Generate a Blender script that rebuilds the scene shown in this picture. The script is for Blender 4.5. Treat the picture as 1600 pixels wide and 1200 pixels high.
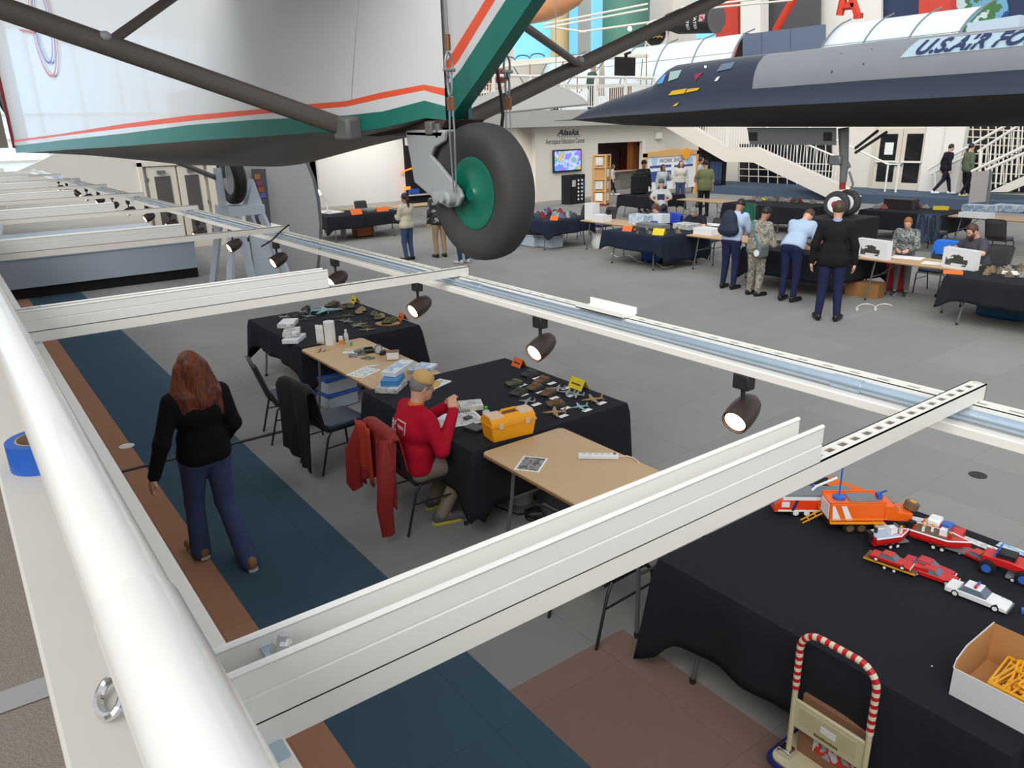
import bpy, bmesh, math, random
import numpy as np
from mathutils import Matrix, Vector, Quaternion
for o in list(bpy.data.objects): bpy.data.objects.remove(o, do_unlink=True)
S = bpy.context.scene
COL = S.collection
PI = math.pi
RND = random.Random(7)
# ------------------------------------------------------------------ camera
EYE = np.array([0, 0, 3.10])
FOC = 1189.2
CAM = np.array([[0.80257, -0.59601, -0.02548], [-0.21105, -0.24374, -0.94660], [0.55797, 0.76509, -0.32140]])
cd = bpy.data.cameras.new('camera'); cam = bpy.data.objects.new('camera', cd); COL.objects.link(cam)
cd.sensor_width = 36; cd.lens = FOC * 36 / 1600; cd.clip_start = 0.02; cd.clip_end = 300
r3 = Matrix((CAM[0], -CAM[1], -CAM[2])).transposed()
cam.matrix_world = Matrix.Translation(EYE) @ r3.to_4x4()
S.camera = cam
# ------------------------------------------------------------------ daylight through the glazed roof
W = bpy.data.worlds.new('daylight'); S.world = W; W.use_nodes = True
bg = W.node_tree.nodes['Background']
bg.inputs[0].default_value = (0.90, 0.955, 1.0, 1)
bg.inputs[1].default_value = 0.62
sd = bpy.data.lights.new('soft_sun', 'SUN'); sd.energy = 2.1; sd.angle = 0.8; sd.color = (1, 0.98, 0.95)
so = bpy.data.objects.new('soft_sun', sd); COL.objects.link(so)
so.rotation_euler = Vector((0.72, 0.42, -0.58)).to_track_quat('-Z', 'Y').to_euler()
S.view_settings.view_transform = 'Standard'; S.view_settings.look = 'None'
S.view_settings.gamma = 1; S.view_settings.use_curve_mapping = False
S.view_settings.exposure = 0.32
# ------------------------------------------------------------------ survey helpers: sight lines to real planes
def ray(x, y): return CAM.T @ np.array([(x - 800) / FOC, (y - 600) / FOC, 1.0])
def pz(x, y, z=0.0):
    d = ray(x, y); return Vector(EYE + d * ((z - EYE[2]) / d[2]))
def pX(x, y, X):
    d = ray(x, y); return Vector(EYE + d * (X / d[0]))
def pY(x, y, Y):
    d = ray(x, y); return Vector(EYE + d * (Y / d[1]))
def pD(x, y, dep): return Vector(EYE + ray(x, y) * dep)
# ------------------------------------------------------------------ materials
def lin(c):
    if isinstance(c, str):
        c = c.lstrip('#'); c = [int(c[i:i + 2], 16) for i in (0, 2, 4)]
    return tuple(((v / 255) / 12.92 if v <= 10 else ((v / 255 + 0.055) / 1.055) ** 2.4) for v in c) + (1,)
MATS = {}
def mat(name, c, rough=0.6, metal=0.0, var=0.06, scale=20, bump=0.0, emit=0.0, spec=0.5, alpha=1.0, trans=0.0, coat=0.0):
    if name in MATS: return MATS[name]
    m = bpy.data.materials.new(name); m.use_nodes = True; MATS[name] = m
    nt = m.node_tree; b = nt.nodes['Principled BSDF']
    c = lin(c)
    b.inputs['Roughness'].default_value = rough; b.inputs['Metallic'].default_value = metal
    b.inputs['Specular IOR Level'].default_value = spec
    if coat: b.inputs['Coat Weight'].default_value = coat
    if trans: b.inputs['Transmission Weight'].default_value = trans
    if alpha < 1: b.inputs['Alpha'].default_value = alpha
    tc = nt.nodes.new('ShaderNodeTexCoord'); nz = nt.nodes.new('ShaderNodeTexNoise')
    nz.inputs['Scale'].default_value = scale; nz.inputs['Detail'].default_value = 3
    nt.links.new(tc.outputs['Object'], nz.inputs['Vector'])
    mx = nt.nodes.new('ShaderNodeMix'); mx.data_type = 'RGBA'
    mx.inputs['A'].default_value = tuple(max(0, v * (1 - var)) for v in c[:3]) + (1,)
    mx.inputs['B'].default_value = tuple(min(1, v * (1 + var)) for v in c[:3]) + (1,)
    nt.links.new(nz.outputs['Fac'], mx.inputs['Factor']); nt.links.new(mx.outputs['Result'], b.inputs['Base Color'])
    if bump:
        bp = nt.nodes.new('ShaderNodeBump'); bp.inputs['Strength'].default_value = bump; bp.inputs['Distance'].default_value = 0.02
        nt.links.new(nz.outputs['Fac'], bp.inputs['Height']); nt.links.new(bp.outputs['Normal'], b.inputs['Normal'])
    if emit:
        nt.links.new(mx.outputs['Result'], b.inputs['Emission Color']); b.inputs['Emission Strength'].default_value = emit
    return m
def ramp_mat(name, cols, rough=0.8, scale=8, detail=2, kind='noise', stretch=(1, 1, 1), emit=0, const=True):
    if name in MATS: return MATS[name]
    m = bpy.data.materials.new(name); m.use_nodes = True; MATS[name] = m
    nt = m.node_tree; b = nt.nodes['Principled BSDF']; b.inputs['Roughness'].default_value = rough
    tc = nt.nodes.new('ShaderNodeTexCoord'); mp = nt.nodes.new('ShaderNodeMapping'); mp.inputs['Scale'].default_value = stretch
    nt.links.new(tc.outputs['Object'], mp.inputs['Vector'])
    if kind == 'noise':
        t = nt.nodes.new('ShaderNodeTexNoise'); t.inputs['Scale'].default_value = scale; t.inputs['Detail'].default_value = detail
        fac = t.outputs['Fac']
    elif kind == 'wave':
        t = nt.nodes.new('ShaderNodeTexWave'); t.inputs['Scale'].default_value = scale; fac = t.outputs['Fac']
    else:
        t = nt.nodes.new('ShaderNodeTexVoronoi'); t.inputs['Scale'].default_value = scale; fac = t.outputs['Color']
    nt.links.new(mp.outputs['Vector'], t.inputs['Vector'])
    rp = nt.nodes.new('ShaderNodeValToRGB'); rp.color_ramp.interpolation = 'CONSTANT' if const else 'LINEAR'
    n = len(cols); el = rp.color_ramp.elements
    while len(el) < n: el.new(0.5)
    for i, c in enumerate(cols):
        el[i].position = (0.0 if i == 0 else 0.30 + 0.40 * i / n) if kind == 'noise' else i / n
        el[i].color = lin(c)
    nt.links.new(fac, rp.inputs['Fac']); nt.links.new(rp.outputs['Color'], b.inputs['Base Color'])
    if emit: nt.links.new(rp.outputs['Color'], b.inputs['Emission Color']); b.inputs['Emission Strength'].default_value = emit
    return m
# ------------------------------------------------------------------ mesh builder
class MB:
    def __init__(s): s.v = []; s.f = []; s.m = []
    def add(s, vs, fs, mi=0):
        o = len(s.v); s.v += [tuple(v) for v in vs]; s.f += [tuple(i + o for i in f) for f in fs]; s.m += [mi] * len(fs); return s
    def box(s, x0, x1, y0, y1, z0, z1, mi=0):
        vs = [(x, y, z) for x in (x0, x1) for y in (y0, y1) for z in (z0, z1)]
        return s.add(vs, [(0, 1, 3, 2), (4, 6, 7, 5), (0, 4, 5, 1), (2, 3, 7, 6), (0, 2, 6, 4), (1, 5, 7, 3)], mi)
    def cb(s, c, sz, rz=0, mi=0, rx=0, ry=0):
        R = Matrix.Rotation(rz, 3, 'Z') @ Matrix.Rotation(ry, 3, 'Y') @ Matrix.Rotation(rx, 3, 'X'); c = Vector(c)
        vs = [c + R @ Vector((x * sz[0] / 2, y * sz[1] / 2, z * sz[2] / 2)) for x in (-1, 1) for y in (-1, 1) for z in (-1, 1)]
        return s.add(vs, [(0, 1, 3, 2), (4, 6, 7, 5), (0, 4, 5, 1), (2, 3, 7, 6), (0, 2, 6, 4), (1, 5, 7, 3)], mi)
    def tube(s, pts, r, n=8, mi=0, closed=False, cap=True, rs=None, flat=1.0):
        pts = [Vector(p) for p in pts]; k = len(pts); base = len(s.v); up = None; vs = []
        for i, p in enumerate(pts):
            a = pts[(i - 1) % k] if (closed or i) else p; b = pts[(i + 1) % k] if (closed or i < k - 1) else p
            t = (b - a); t = t.normalized() if t.length > 1e-9 else Vector((0, 0, 1))
            if up is None:
                up = Vector((0, 0, 1)) if abs(t.z) < 0.9 else Vector((1, 0, 0))
            n1 = (up - t * up.dot(t)); n1 = n1.normalized() if n1.length > 1e-6 else t.orthogonal().normalized()
            up = n1; n2 = t.cross(n1); rr = rs[i] if rs else r
            for j in range(n):
                an = 2 * PI * j / n; vs.append(p + n1 * (math.cos(an) * rr) + n2 * (math.sin(an) * rr * flat))
        fs = []
        for i in range(k if closed else k - 1):
            i2 = (i + 1) % k
            for j in range(n):
                j2 = (j + 1) % n; fs.append((i * n + j, i * n + j2, i2 * n + j2, i2 * n + j))
        if cap and not closed:
            fs.append(tuple(range(n))[::-1]); fs.append(tuple((k - 1) * n + j for j in range(n)))
        return s.add(vs, fs, mi)
    def cyl(s, a, b, r, r2=None, n=12, mi=0): return s.tube([a, b], r, n, mi, rs=[r, r if r2 is None else r2])
    def lathe(s, prof, c=(0, 0, 0), ax=(0, 0, 1), n=24, mi=0, cap=True):
        ax = Vector(ax).normalized(); c = Vector(c); u = ax.orthogonal().normalized(); w = ax.cross(u); vs = []
        for (r, h) in prof:
            for j in range(n):
                an = 2 * PI * j / n; vs.append(c + ax * h + u * (math.cos(an) * r) + w * (math.sin(an) * r))
        fs = []; k = len(prof)
        for i in range(k - 1):
            for j in range(n):
                j2 = (j + 1) % n; fs.append((i * n + j, i * n + j2, (i + 1) * n + j2, (i + 1) * n + j))
        if cap:
            fs.append(tuple(range(n))[::-1]); fs.append(tuple((k - 1) * n + j for j in range(n)))
        return s.add(vs, fs, mi)
    def prism(s, poly, d, mi=0):
        poly = [Vector(p) for p in poly]; d = Vector(d); n = len(poly)
        vs = poly + [p + d for p in poly]
        fs = [tuple(range(n))[::-1], tuple(range(n, 2 * n))] + [(i, (i + 1) % n, n + (i + 1) % n, n + i) for i in range(n)]
        return s.add(vs, fs, mi)
    def ball(s, c, r, n=10, mi=0):
        c = Vector(c); r = Vector(r) if hasattr(r, '__len__') else Vector((r, r, r)); k = n // 2 + 1; vs = []
        for i in range(k + 1):
            ph = PI * i / k
            for j in range(n):
                an = 2 * PI * j / n; vs.append(c + Vector((math.sin(ph) * math.cos(an) * r.x, math.sin(ph) * math.sin(an) * r.y, math.cos(ph) * r.z)))
        fs = [(i * n + j, (i + 1) * n + j, (i + 1) * n + (j + 1) % n, i * n + (j + 1) % n) for i in range(k) for j in range(n)]
        return s.add(vs, fs, mi)
    def grid(s, fn, nu, nv, mi=0, closeu=False):
        vs = [fn(i / nu, j / nv) for i in range(nu + (0 if closeu else 1)) for j in range(nv + 1)]
        N = nu if closeu else nu + 1
        fs = [(i * (nv + 1) + j, ((i + 1) % N) * (nv + 1) + j, ((i + 1) % N) * (nv + 1) + j + 1, i * (nv + 1) + j + 1) for i in range(nu) for j in range(nv)]
        return s.add(vs, fs, mi)
def mesh_obj(name, v, f, mats, parent=None, mi=None, smooth=35, bevel=0, solid=0):
    me = bpy.data.meshes.new(name); me.from_pydata([tuple(p) for p in v], [], f)
    for m in (mats if isinstance(mats, (list, tuple)) else [mats]): me.materials.append(m)
    if mi is not None and any(mi): me.polygons.foreach_set('material_index', mi)
    bm = bmesh.new(); bm.from_mesh(me); bmesh.ops.remove_doubles(bm, verts=bm.verts, dist=1e-6)
    bmesh.ops.recalc_face_normals(bm, faces=bm.faces); bm.to_mesh(me); bm.free()
    if smooth:
        me.polygons.foreach_set('use_smooth', [True] * len(me.polygons))
        if smooth < 180: me.set_sharp_from_angle(angle=math.radians(smooth))
    o = bpy.data.objects.new(name, me); COL.objects.link(o)
    if parent is not None: o.parent = parent
    if solid:
        md = o.modifiers.new('thick', 'SOLIDIFY'); md.thickness = solid; md.offset = 0
    if bevel:
        md = o.modifiers.new('bevel', 'BEVEL'); md.width = bevel; md.segments = 2; md.limit_method = 'ANGLE'
    return o
def root_mat(p):
    M = Matrix.Identity(4); q = p
    while q is not None:
        M = Matrix.Translation(q.location) @ q.rotation_euler.to_matrix().to_4x4() @ Matrix.Diagonal(q.scale).to_4x4() @ M; q = q.parent
    return M
def part(name, mb, mats, parent=None, world=False, **k):
    """one mesh object; world=True: the builder holds world coordinates"""
    v = mb.v
    if world and parent is not None:
        I = root_mat(parent).inverted(); v = [I @ Vector(p) for p in v]
    return mesh_obj(name, v, mb.f, mats, parent, mb.m, **k)
LABELS = {}
def tag(o, label, cat, group=None):
    o['label'] = label; o['category'] = cat
    if group: o['group'] = group
    return o
def struct(o): o['kind'] = 'structure'; return o
def thing(name, label, cat, loc=(0, 0, 0), rz=0, group=None):
    o = bpy.data.objects.new(name, None); COL.objects.link(o); o.empty_display_size = 0.1
    o.location = loc; o.rotation_euler = (0, 0, rz); return tag(o, label, cat, group)
def solo(name, label, cat, mb, mats, group=None, origin=None, **k):
    """a thing that is a single mesh, origin at its base"""
    vs = np.array(mb.v)
    if origin is None: origin = ((vs[:, 0].min() + vs[:, 0].max()) / 2, (vs[:, 1].min() + vs[:, 1].max()) / 2, vs[:, 2].min())
    o = mesh_obj(name, [tuple(p) for p in vs - np.array(origin)], mb.f, mats, None, mb.m, **k)
    o.location = origin; return tag(o, label, cat, group)
def copy_tree(o, parent=None):
    c = o.copy(); COL.objects.link(c); c.parent = parent
    for ch in list(o.children): copy_tree(ch, c)
    return c
def text_mesh(txt, size, shear=0, sx=1.0, bold=0.0):
    cu = bpy.data.curves.new('lettering', 'FONT'); cu.body = txt; cu.size = size; cu.shear = shear; cu.offset = bold; cu.resolution_u = 3
    ob = bpy.data.objects.new('lettering', cu); COL.objects.link(ob)
    dg = bpy.context.evaluated_depsgraph_get(); dg.update()
    me = bpy.data.meshes.new_from_object(ob.evaluated_get(dg))
    bpy.data.objects.remove(ob, do_unlink=True)
    v = [(p.co.x * sx, p.co.y) for p in me.vertices]; f = [tuple(p.vertices) for p in me.polygons]
    bpy.data.meshes.remove(me); return v, f
def letter(mb, txt, size, org, udir, vdir, shear=0, sx=1.0, bold=0.0, mi=0, center=False):
    v, f = text_mesh(txt, size, shear, sx, bold); org = Vector(org); u = Vector(udir).normalized(); w = Vector(vdir).normalized()
    if center and v: org = org - u * (max(p[0] for p in v) / 2)
    mb.add([org + u * a + w * b for a, b in v], f, mi); return mb
# ------------------------------------------------------------------ smooth bodies: blended round cones, polygonised by surface nets
def sdf_eval(P, prims, k):
    F = None
    for pr in prims:
        if pr[0] == 'c':
            a, b, ra, rb = np.array(pr[1], float), np.array(pr[2], float), pr[3], pr[4]
            ab = b - a; L = max(ab @ ab, 1e-9); t = np.clip(((P - a) @ ab) / L, 0, 1)
            d = np.linalg.norm(P - a - t[..., None] * ab, axis=-1) - (ra + (rb - ra) * t)
        else:
            c, r = np.array(pr[1], float), np.array(pr[2], float)
            q = (P - c)
            if len(pr) > 3: q = q @ np.array(pr[3])
            q = q / r; l = np.linalg.norm(q, axis=-1); d = (l - 1) * r.min() * (0.6 + 0.4 * np.minimum(l, 2))
        kk = pr[5] if pr[0] == 'c' and len(pr) > 5 else k
        if F is None: F = d
        else:
            h = np.clip(0.5 + 0.5 * (F - d) / kk, 0, 1); F = F * (1 - h) + d * h - kk * h * (1 - h)
    return F
def surf(prims, vox=0.02, k=0.03, cut=None, pad=0.04):
    lo = np.full(3, 1e9); hi = -lo
    for pr in prims:
        if pr[0] == 'c':
            for p, r in ((pr[1], pr[3]), (pr[2], pr[4])): lo = np.minimum(lo, np.array(p) - r); hi = np.maximum(hi, np.array(p) + r)
        else:
            m = max(pr[2]) if len(pr) > 3 else np.array(pr[2]); lo = np.minimum(lo, np.array(pr[1]) - m); hi = np.maximum(hi, np.array(pr[1]) + m)
    lo -= pad; hi += pad; n = np.ceil((hi - lo) / vox).astype(int) + 1
    ax = [lo[i] + vox * np.arange(n[i]) for i in range(3)]
    P = np.stack(np.meshgrid(*ax, indexing='ij'), -1)
    F = sdf_eval(P, prims, k)
    if cut is not None: F = np.maximum(F, cut(P))
    s = F < 0
    V = np.zeros(tuple(n - 1) + (3,)); C = np.zeros(tuple(n - 1)); idx = np.stack(np.meshgrid(*[np.arange(m - 1) for m in n], indexing='ij'), -1)
    cs = [(i, j, l) for i in (0, 1) for j in (0, 1) for l in (0, 1)]
    sl = lambda o: tuple(slice(o[i], n[i] - 1 + o[i]) for i in range(3))
    for a in cs:
        for d in range(3):
            if a[d]: continue
            b = list(a); b[d] = 1
            fa, fb = F[sl(a)], F[sl(b)]; x = (fa < 0) != (fb < 0)
            t = np.where(x, fa / np.where(x, fa - fb, 1), 0)
            for q in range(3): V[..., q] += np.where(x, a[q] + (t if q == d else 0), 0)
            C += x
    act = C > 0; ids = -np.ones(act.shape, int); ids[act] = np.arange(act.sum())
    verts = lo + vox * (idx[act] + V[act] / C[act][:, None])
    faces = []
    for d in range(3):
        u, w = (d + 1) % 3, (d + 2) % 3
        a = [slice(None)] * 3; b = [slice(None)] * 3
        a[d] = slice(0, n[d] - 1); b[d] = slice(1, n[d])
        x = s[tuple(a)] != s[tuple(b)]
        x = x.copy()
        e = [slice(None)] * 3; e[u] = 0; x[tuple(e)] = False; e[u] = slice(None); e[w] = 0; x[tuple(e)] = False
        e = [slice(None)] * 3; e[u] = n[u] - 1; x[tuple(e)] = False; e[u] = slice(None); e[w] = n[w] - 1; x[tuple(e)] = False
        I = np.argwhere(x)
        if not len(I): continue
        fl = s[tuple(a)][x]
        q = []
        for du, dw in ((1, 1), (0, 1), (0, 0), (1, 0)):
            J = I.copy(); J[:, u] -= du; J[:, w] -= dw; q.append(ids[J[:, 0], J[:, 1], J[:, 2]])
        Q = np.stack(q, 1); Q[fl] = Q[fl][:, ::1]; Q[~fl] = Q[~fl][:, ::-1]
        faces.append(Q)
    fc = np.concatenate(faces) if faces else np.zeros((0, 4), int)
    return verts, fc
def sdf_obj(name, prims, m, parent=None, vox=0.02, k=0.03, cut=None, extra=None, smooth=180):
    v, f = surf(prims, vox, k, cut)
    v = [tuple(p) for p in v]; f = [tuple(int(i) for i in q) for q in f]
    if extra:
        for ev, ef in extra:
            o = len(v); v += [tuple(p) for p in ev]; f += [tuple(int(i) + o for i in q) for q in ef]
    me = bpy.data.meshes.new(name); me.from_pydata(v, [], f); me.materials.append(m)
    me.polygons.foreach_set('use_smooth', [True] * len(me.polygons))
    o = bpy.data.objects.new(name, me); COL.objects.link(o)
    if parent is not None: o.parent = parent
    return o
# ================================================================== setting
M_carpet = mat('carpet_grey', (150, 146, 141), 0.95, var=0.16, scale=260, bump=0.25, spec=0.1)
def tile_carpet(name, c, tile=0.915, var=0.10):
    m = mat(name, c, 0.95, var=0.14, scale=240, bump=0.2, spec=0.1); nt = m.node_tree; b = nt.nodes['Principled BSDF']
    src = b.inputs['Base Color'].links[0].from_socket
    tc = nt.nodes.new('ShaderNodeTexCoord'); br = nt.nodes.new('ShaderNodeTexBrick')
    br.offset = 0; br.inputs['Scale'].default_value = 1 / tile; br.inputs['Brick Width'].default_value = 1; br.inputs['Row Height'].default_value = 1
    br.inputs['Mortar Size'].default_value = 0.004; br.inputs['Color1'].default_value = (1, 1, 1, 1); br.inputs['Color2'].default_value = (1 - var, 1 - var, 1 - var, 1)
    br.inputs['Mortar'].default_value = (0.8, 0.8, 0.8, 1); br.inputs['Bias'].default_value = -0.2
    nt.links.new(tc.outputs['Object'], br.inputs['Vector'])
    nz = nt.nodes.new('ShaderNodeTexNoise'); nz.inputs['Scale'].default_value = 0.8; nz.inputs['Detail'].default_value = 5
    nt.links.new(tc.outputs['Object'], nz.inputs['Vector'])
    rm = nt.nodes.new('ShaderNodeMapRange'); rm.inputs['To Min'].default_value = 0.9; rm.inputs['To Max'].default_value = 1.1
    nt.links.new(nz.outputs['Fac'], rm.inputs['Value'])
    m1 = nt.nodes.new('ShaderNodeMix'); m1.data_type = 'RGBA'; m1.blend_type = 'MULTIPLY'; m1.inputs['Factor'].default_value = 1
    nt.links.new(src, m1.inputs['A']); nt.links.new(br.outputs['Color'], m1.inputs['B'])
    m2 = nt.nodes.new('ShaderNodeMix'); m2.data_type = 'RGBA'; m2.blend_type = 'MULTIPLY'; m2.inputs['Factor'].default_value = 1
    nt.links.new(m1.outputs['Result'], m2.inputs['A']); nt.links.new(rm.outputs['Result'], m2.inputs['B'])
    nt.links.new(m2.outputs['Result'], b.inputs['Base Color']); return m
M_floor = tile_carpet('carpet_tile_grey', (149, 147, 144))
M_orange = tile_carpet('carpet_tile_rust', (180, 132, 106), var=0.06)
M_blue = tile_carpet('carpet_tile_blue', (70, 94, 110), var=0.08)
M_brown = tile_carpet('carpet_tile_brown', (142, 116, 104), var=0.08)
M_white = mat('white_paint', (236, 233, 226), 0.3, var=0.02, scale=6, spec=0.5)
M_cream = mat('cream_wall', (226, 220, 208), 0.8, var=0.025, scale=3)
M_wallg = mat('pale_wall', (212, 206, 196), 0.85, var=0.03, scale=3)
M_steel = mat('galvanised_steel', (190, 208, 224), 0.42, metal=0.75, var=0.08, scale=30)
M_chrome = mat('chrome', (225, 225, 228), 0.12, metal=1, var=0.02)
M_blackmetal = mat('black_metal', (38, 36, 36), 0.45, var=0.08)
M_greymetal = mat('grey_leg_metal', (122, 124, 126), 0.4, metal=0.5, var=0.05)
M_dark = mat('dark_void', (26, 25, 27), 0.9, var=0.1)
M_glassdark = mat('dark_glass', (24, 27, 32), 0.12, var=0.05, spec=0.6)
fl = struct(part('floor', MB().add([(-8, -12, 0), (70, -12, 0), (70, 70, 0), (-8, 70, 0)], [(0, 1, 2, 3)]), M_floor))
part('carpet_stripe', MB().box(-4, 1.12, -6, 23, 0.0, 0.003), M_orange, fl)
part('carpet_stripe', MB().box(1.12, 2.07, -6, 23, 0.0, 0.003), M_blue, fl)
part('carpet_stripe', MB().box(2.07, 2.98, -6, 2.95, 0.0, 0.003), M_brown, fl)
# balcony the photograph is taken from
M_deckcarpet = mat('deck_carpet', (136, 128, 120), 0.95, var=0.3, scale=170, bump=0.4, spec=0.1)
dk = struct(part('floor', MB().box(-5, -0.012, -8, 24, 1.30, 1.65), M_deckcarpet))
part('metal_strip', MB().add([(-3, 2.30, 1.654), (-3, 2.40, 1.654), (-0.02, 2.24, 1.654), (-0.02, 2.14, 1.654)], [(0, 1, 2, 3)]), mat('seam_strip', (150, 150, 150), 0.5), dk)
M_sill = mat('sill_paint', (196, 191, 182), 0.55, var=0.05, scale=9)
par = struct(part('wall_left', MB().box(-0.012, 0.118, -8, 24, 1.10, 2.60), M_sill, bevel=0.004))
part('edge_lip', MB().box(0.118, 0.205, -8, 24, 2.30, 2.3995), M_white, par, bevel=0.003)
struct(part('wall_back', MB().box(-5.2, -5, -12, 24, 0, 4.2), M_wallg))
# handrail
hr = thing('handrail', 'thick glossy white pipe handrail along the balcony sill', 'handrail', (0.067, 0.62, 2.60))
M_pipe = mat('handrail_gloss', (240, 238, 233), 0.22, var=0.02, scale=5, coat=0.3)
def pipe(y0, y1, r): return MB().tube([(0.067, y0, 2.706), (0.067, y1, 2.706)], r, 40)
part('pipe', pipe(0.60, 24, 0.0335), M_pipe, hr, world=True)
part('sleeve', MB().lathe([(0.0335, 0.0), (0.0352, 0.0015), (0.0355, 0.004), (0.0355, 9.0)], (0.067, 0.655, 2.706), (0, -1, 0), 40), M_pipe, hr, world=True)
for yy in (0.62, 3.0, 5.4, 7.8, 10.2):
    part('bracket', MB().tube([(0.067, yy, 2.60), (0.067, yy, 2.675)], 0.009, 10), M_steel, hr, world=True)
c0 = pz(172, 1085, 2.615)
part('cable_loop', MB().tube([(c0.x + 0.012 * math.cos(a) * 0.9, c0.y + 0.024 * math.sin(a), 2.612 + 0.008 * math.cos(a)) for a in [2 * PI * i / 20 for i in range(20)]], 0.0045, 8, closed=True), M_chrome, hr, world=True)
# roll of tape
tp = thing('tape_roll', 'roll of blue masking tape lying on the balcony sill', 'tape', (0.056, 1.365, 2.60))
part('tape', MB().lathe([(0.036, 0), (0.050, 0), (0.050, 0.046), (0.036, 0.046), (0.036, 0)], n=32, cap=False), mat('blue_tape', (32, 88, 178), 0.5), tp)
part('core', MB().lathe([(0.0335, 0.001), (0.036, 0.001), (0.036, 0.0465), (0.0335, 0.0465), (0.0335, 0.001)], n=32, cap=False), mat('cardboard_core', (170, 150, 120), 0.8), tp)
# ------------------------------------------------------------------ lighting frame
def channel_x(mb, x0, x1, y0, z0, w=0.041, h=0.041, t=0.003, slots=None):
    mb.box(x0, x1, y0, y0 + t, z0, z0 + h); mb.box(x0, x1, y0 + w - t, y0 + w, z0, z0 + h)
    if slots is None: mb.box(x0, x1, y0, y0 + w, z0 + h - t, z0 + h)
    else:
        sw = 0.0125; mb.box(x0, x1, y0, y0 + sw, z0 + h - t, z0 + h); mb.box(x0, x1, y0 + w - sw, y0 + w, z0 + h - t, z0 + h)
        mb.box(x0, slots, y0, y0 + w, z0 + h - t, z0 + h); x = slots + 0.012
        while x < x1 - 0.02:
            mb.box(x, min(x + 0.02, x1), y0 + sw, y0 + w - sw, z0 + h - t, z0 + h); x += 0.048
    mb.box(x1 - t, x1, y0, y0 + w, z0, z0 + h)
ORD = ['nearest', 'second', 'third', 'fourth', 'fifth', 'sixth', 'seventh', 'eighth', 'ninth', 'tenth', 'eleventh', 'twelfth', 'thirteenth', 'fourteenth', 'fifteenth', 'sixteenth']
M_beam = mat('beam_white', (238, 235, 227), 0.35, var=0.015, scale=4)
M_tray = mat('tray_white', (240, 238, 233), 0.3, var=0.015, scale=4)
for k in range(9):
    y0 = 0.768 + 2.405 * k
    b = thing('lighting_beam', f'{ORD[k]} white steel beam with raceway tray reaching from balcony to light track', 'beam', (0.15, y0, 2.40), group='beams from the balcony to the track')
    mb = MB(); channel_x(mb, 0.122, 2.07, y0, 2.40, slots=1.30 if k < 5 else None); part('strut', mb, M_beam, b, world=True, smooth=0)
    zt = 2.441; x0, x1 = 0.122, 1.325
    def wall(yy, s):
        m = MB(); th = 0.005
        prof = [(0, zt), (0, zt + 0.036), (0.0022 * s, zt + 0.0375), (0.0022 * s, zt + 0.0395), (0, zt + 0.041), (0, zt + 0.072), (-0.002 * s, zt + 0.076), (0.001 * s, zt + 0.080), (0.005 * s, zt + 0.080), (0.008 * s, zt + 0.076), (0.006 * s, zt + 0.072), (0.006 * s, zt)]
        m.prism([(x0, yy + p[0], p[1]) for p in prof], (x1 - x0, 0, 0)); return m
    part('tray_wall', wall(y0 - 0.001, 1), M_tray, b, world=True, smooth=20)
    part('tray_wall', wall(y0 + 0.060, -1), M_tray, b, world=True, smooth=20)
    part('tray_floor', MB().box(x0, x1, y0, y0 + 0.06, zt, zt + 0.004), M_tray, b, world=True)
    part('bolt', MB().lathe([(0.013, 0), (0.013, 0.014), (0.007, 0.014), (0.007, 0.024)], (0.222, y0 + 0.03, 2.50), (0.3, 0, 1), 6), M_chrome, b, world=True)
    part('bolt_bridge', MB().box(0.205, 0.24, y0 + 0.003, y0 + 0.057, 2.494, 2.50), M_steel, b, world=True)
    part('bracket_plate', MB().box(0.135, 0.20, y0 - 0.03, y0 + 0.20, 2.3995, 2.4035), M_steel, b, world=True)
    part('bolt', MB().lathe([(0.012, 0), (0.012, 0.013), (0.007, 0.013), (0.007, 0.022)], (0.192, y0 + 0.155, 2.403), (0.3, 0, 1), 6), M_chrome, b, world=True)
    part('clamp', MB().box(1.995, 2.06, y0 + 0.046, y0 + 0.075, 2.33, 2.345).tube([(1.985, y0 + 0.06, 2.335), (1.985, y0 + 0.06, 2.395)], 0.008, 8), M_steel, b, world=True)
tr = thing('light_track', 'long slotted white steel track with grey conduit carrying the spotlights', 'light track', (2.03, -1, 2.33))
mb = MB()
YL = -1.6
mb.box(2.012, 2.015, YL, 22, 2.359, 2.40).box(2.053, 2.056, YL, 22, 2.359, 2.40)
mb.box(2.012, 2.0275, YL, 22, 2.396, 2.399).box(2.0405, 2.056, YL, 22, 2.396, 2.399).box(2.012, 2.056, YL, 22, 2.359, 2.361)
y = YL
while y < 9:
    mb.box(2.0275, 2.0405, y, y + 0.05, 2.396, 2.399); y += 0.085
mb.box(2.0275, 2.0405, 9, 22, 2.396, 2.399)
part('slotted_channel', mb, M_beam, tr, world=True, smooth=0)
part('conduit', MB().tube([(1.988, YL, 2.376), (1.988, 22, 2.376)], 0.0165, 16), M_steel, tr, world=True)
part('power_rail', MB().box(1.948, 1.984, YL, 22, 2.328, 2.356), M_beam, tr, world=True, bevel=0.003)
for yy in (1.05, 2.95, 4.9, 7.1):
    part('conduit_coupling', MB().tube([(1.988, yy, 2.376), (1.988, yy + 0.09, 2.376)], 0.0195, 16), M_steel, tr, world=True)
for i, (px_, py_) in enumerate(((937, 487), (425, 357))):
    p = pz(px_, py_, 2.402)
    m = MB(); m.box(1.985, 1.990, p.y - 0.13, p.y + 0.13, 2.4, 2.418).box(2.065, 2.070, p.y - 0.13, p.y + 0.13, 2.4, 2.43).box(1.985, 2.07, p.y - 0.13, p.y + 0.13, 2.4, 2.404)
    solo('channel_offcut', ['short white channel offcut lying on the light track beyond the wheel', 'short white channel offcut on the track beside the arched panel'][i], 'channel', m, M_tray)
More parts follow.
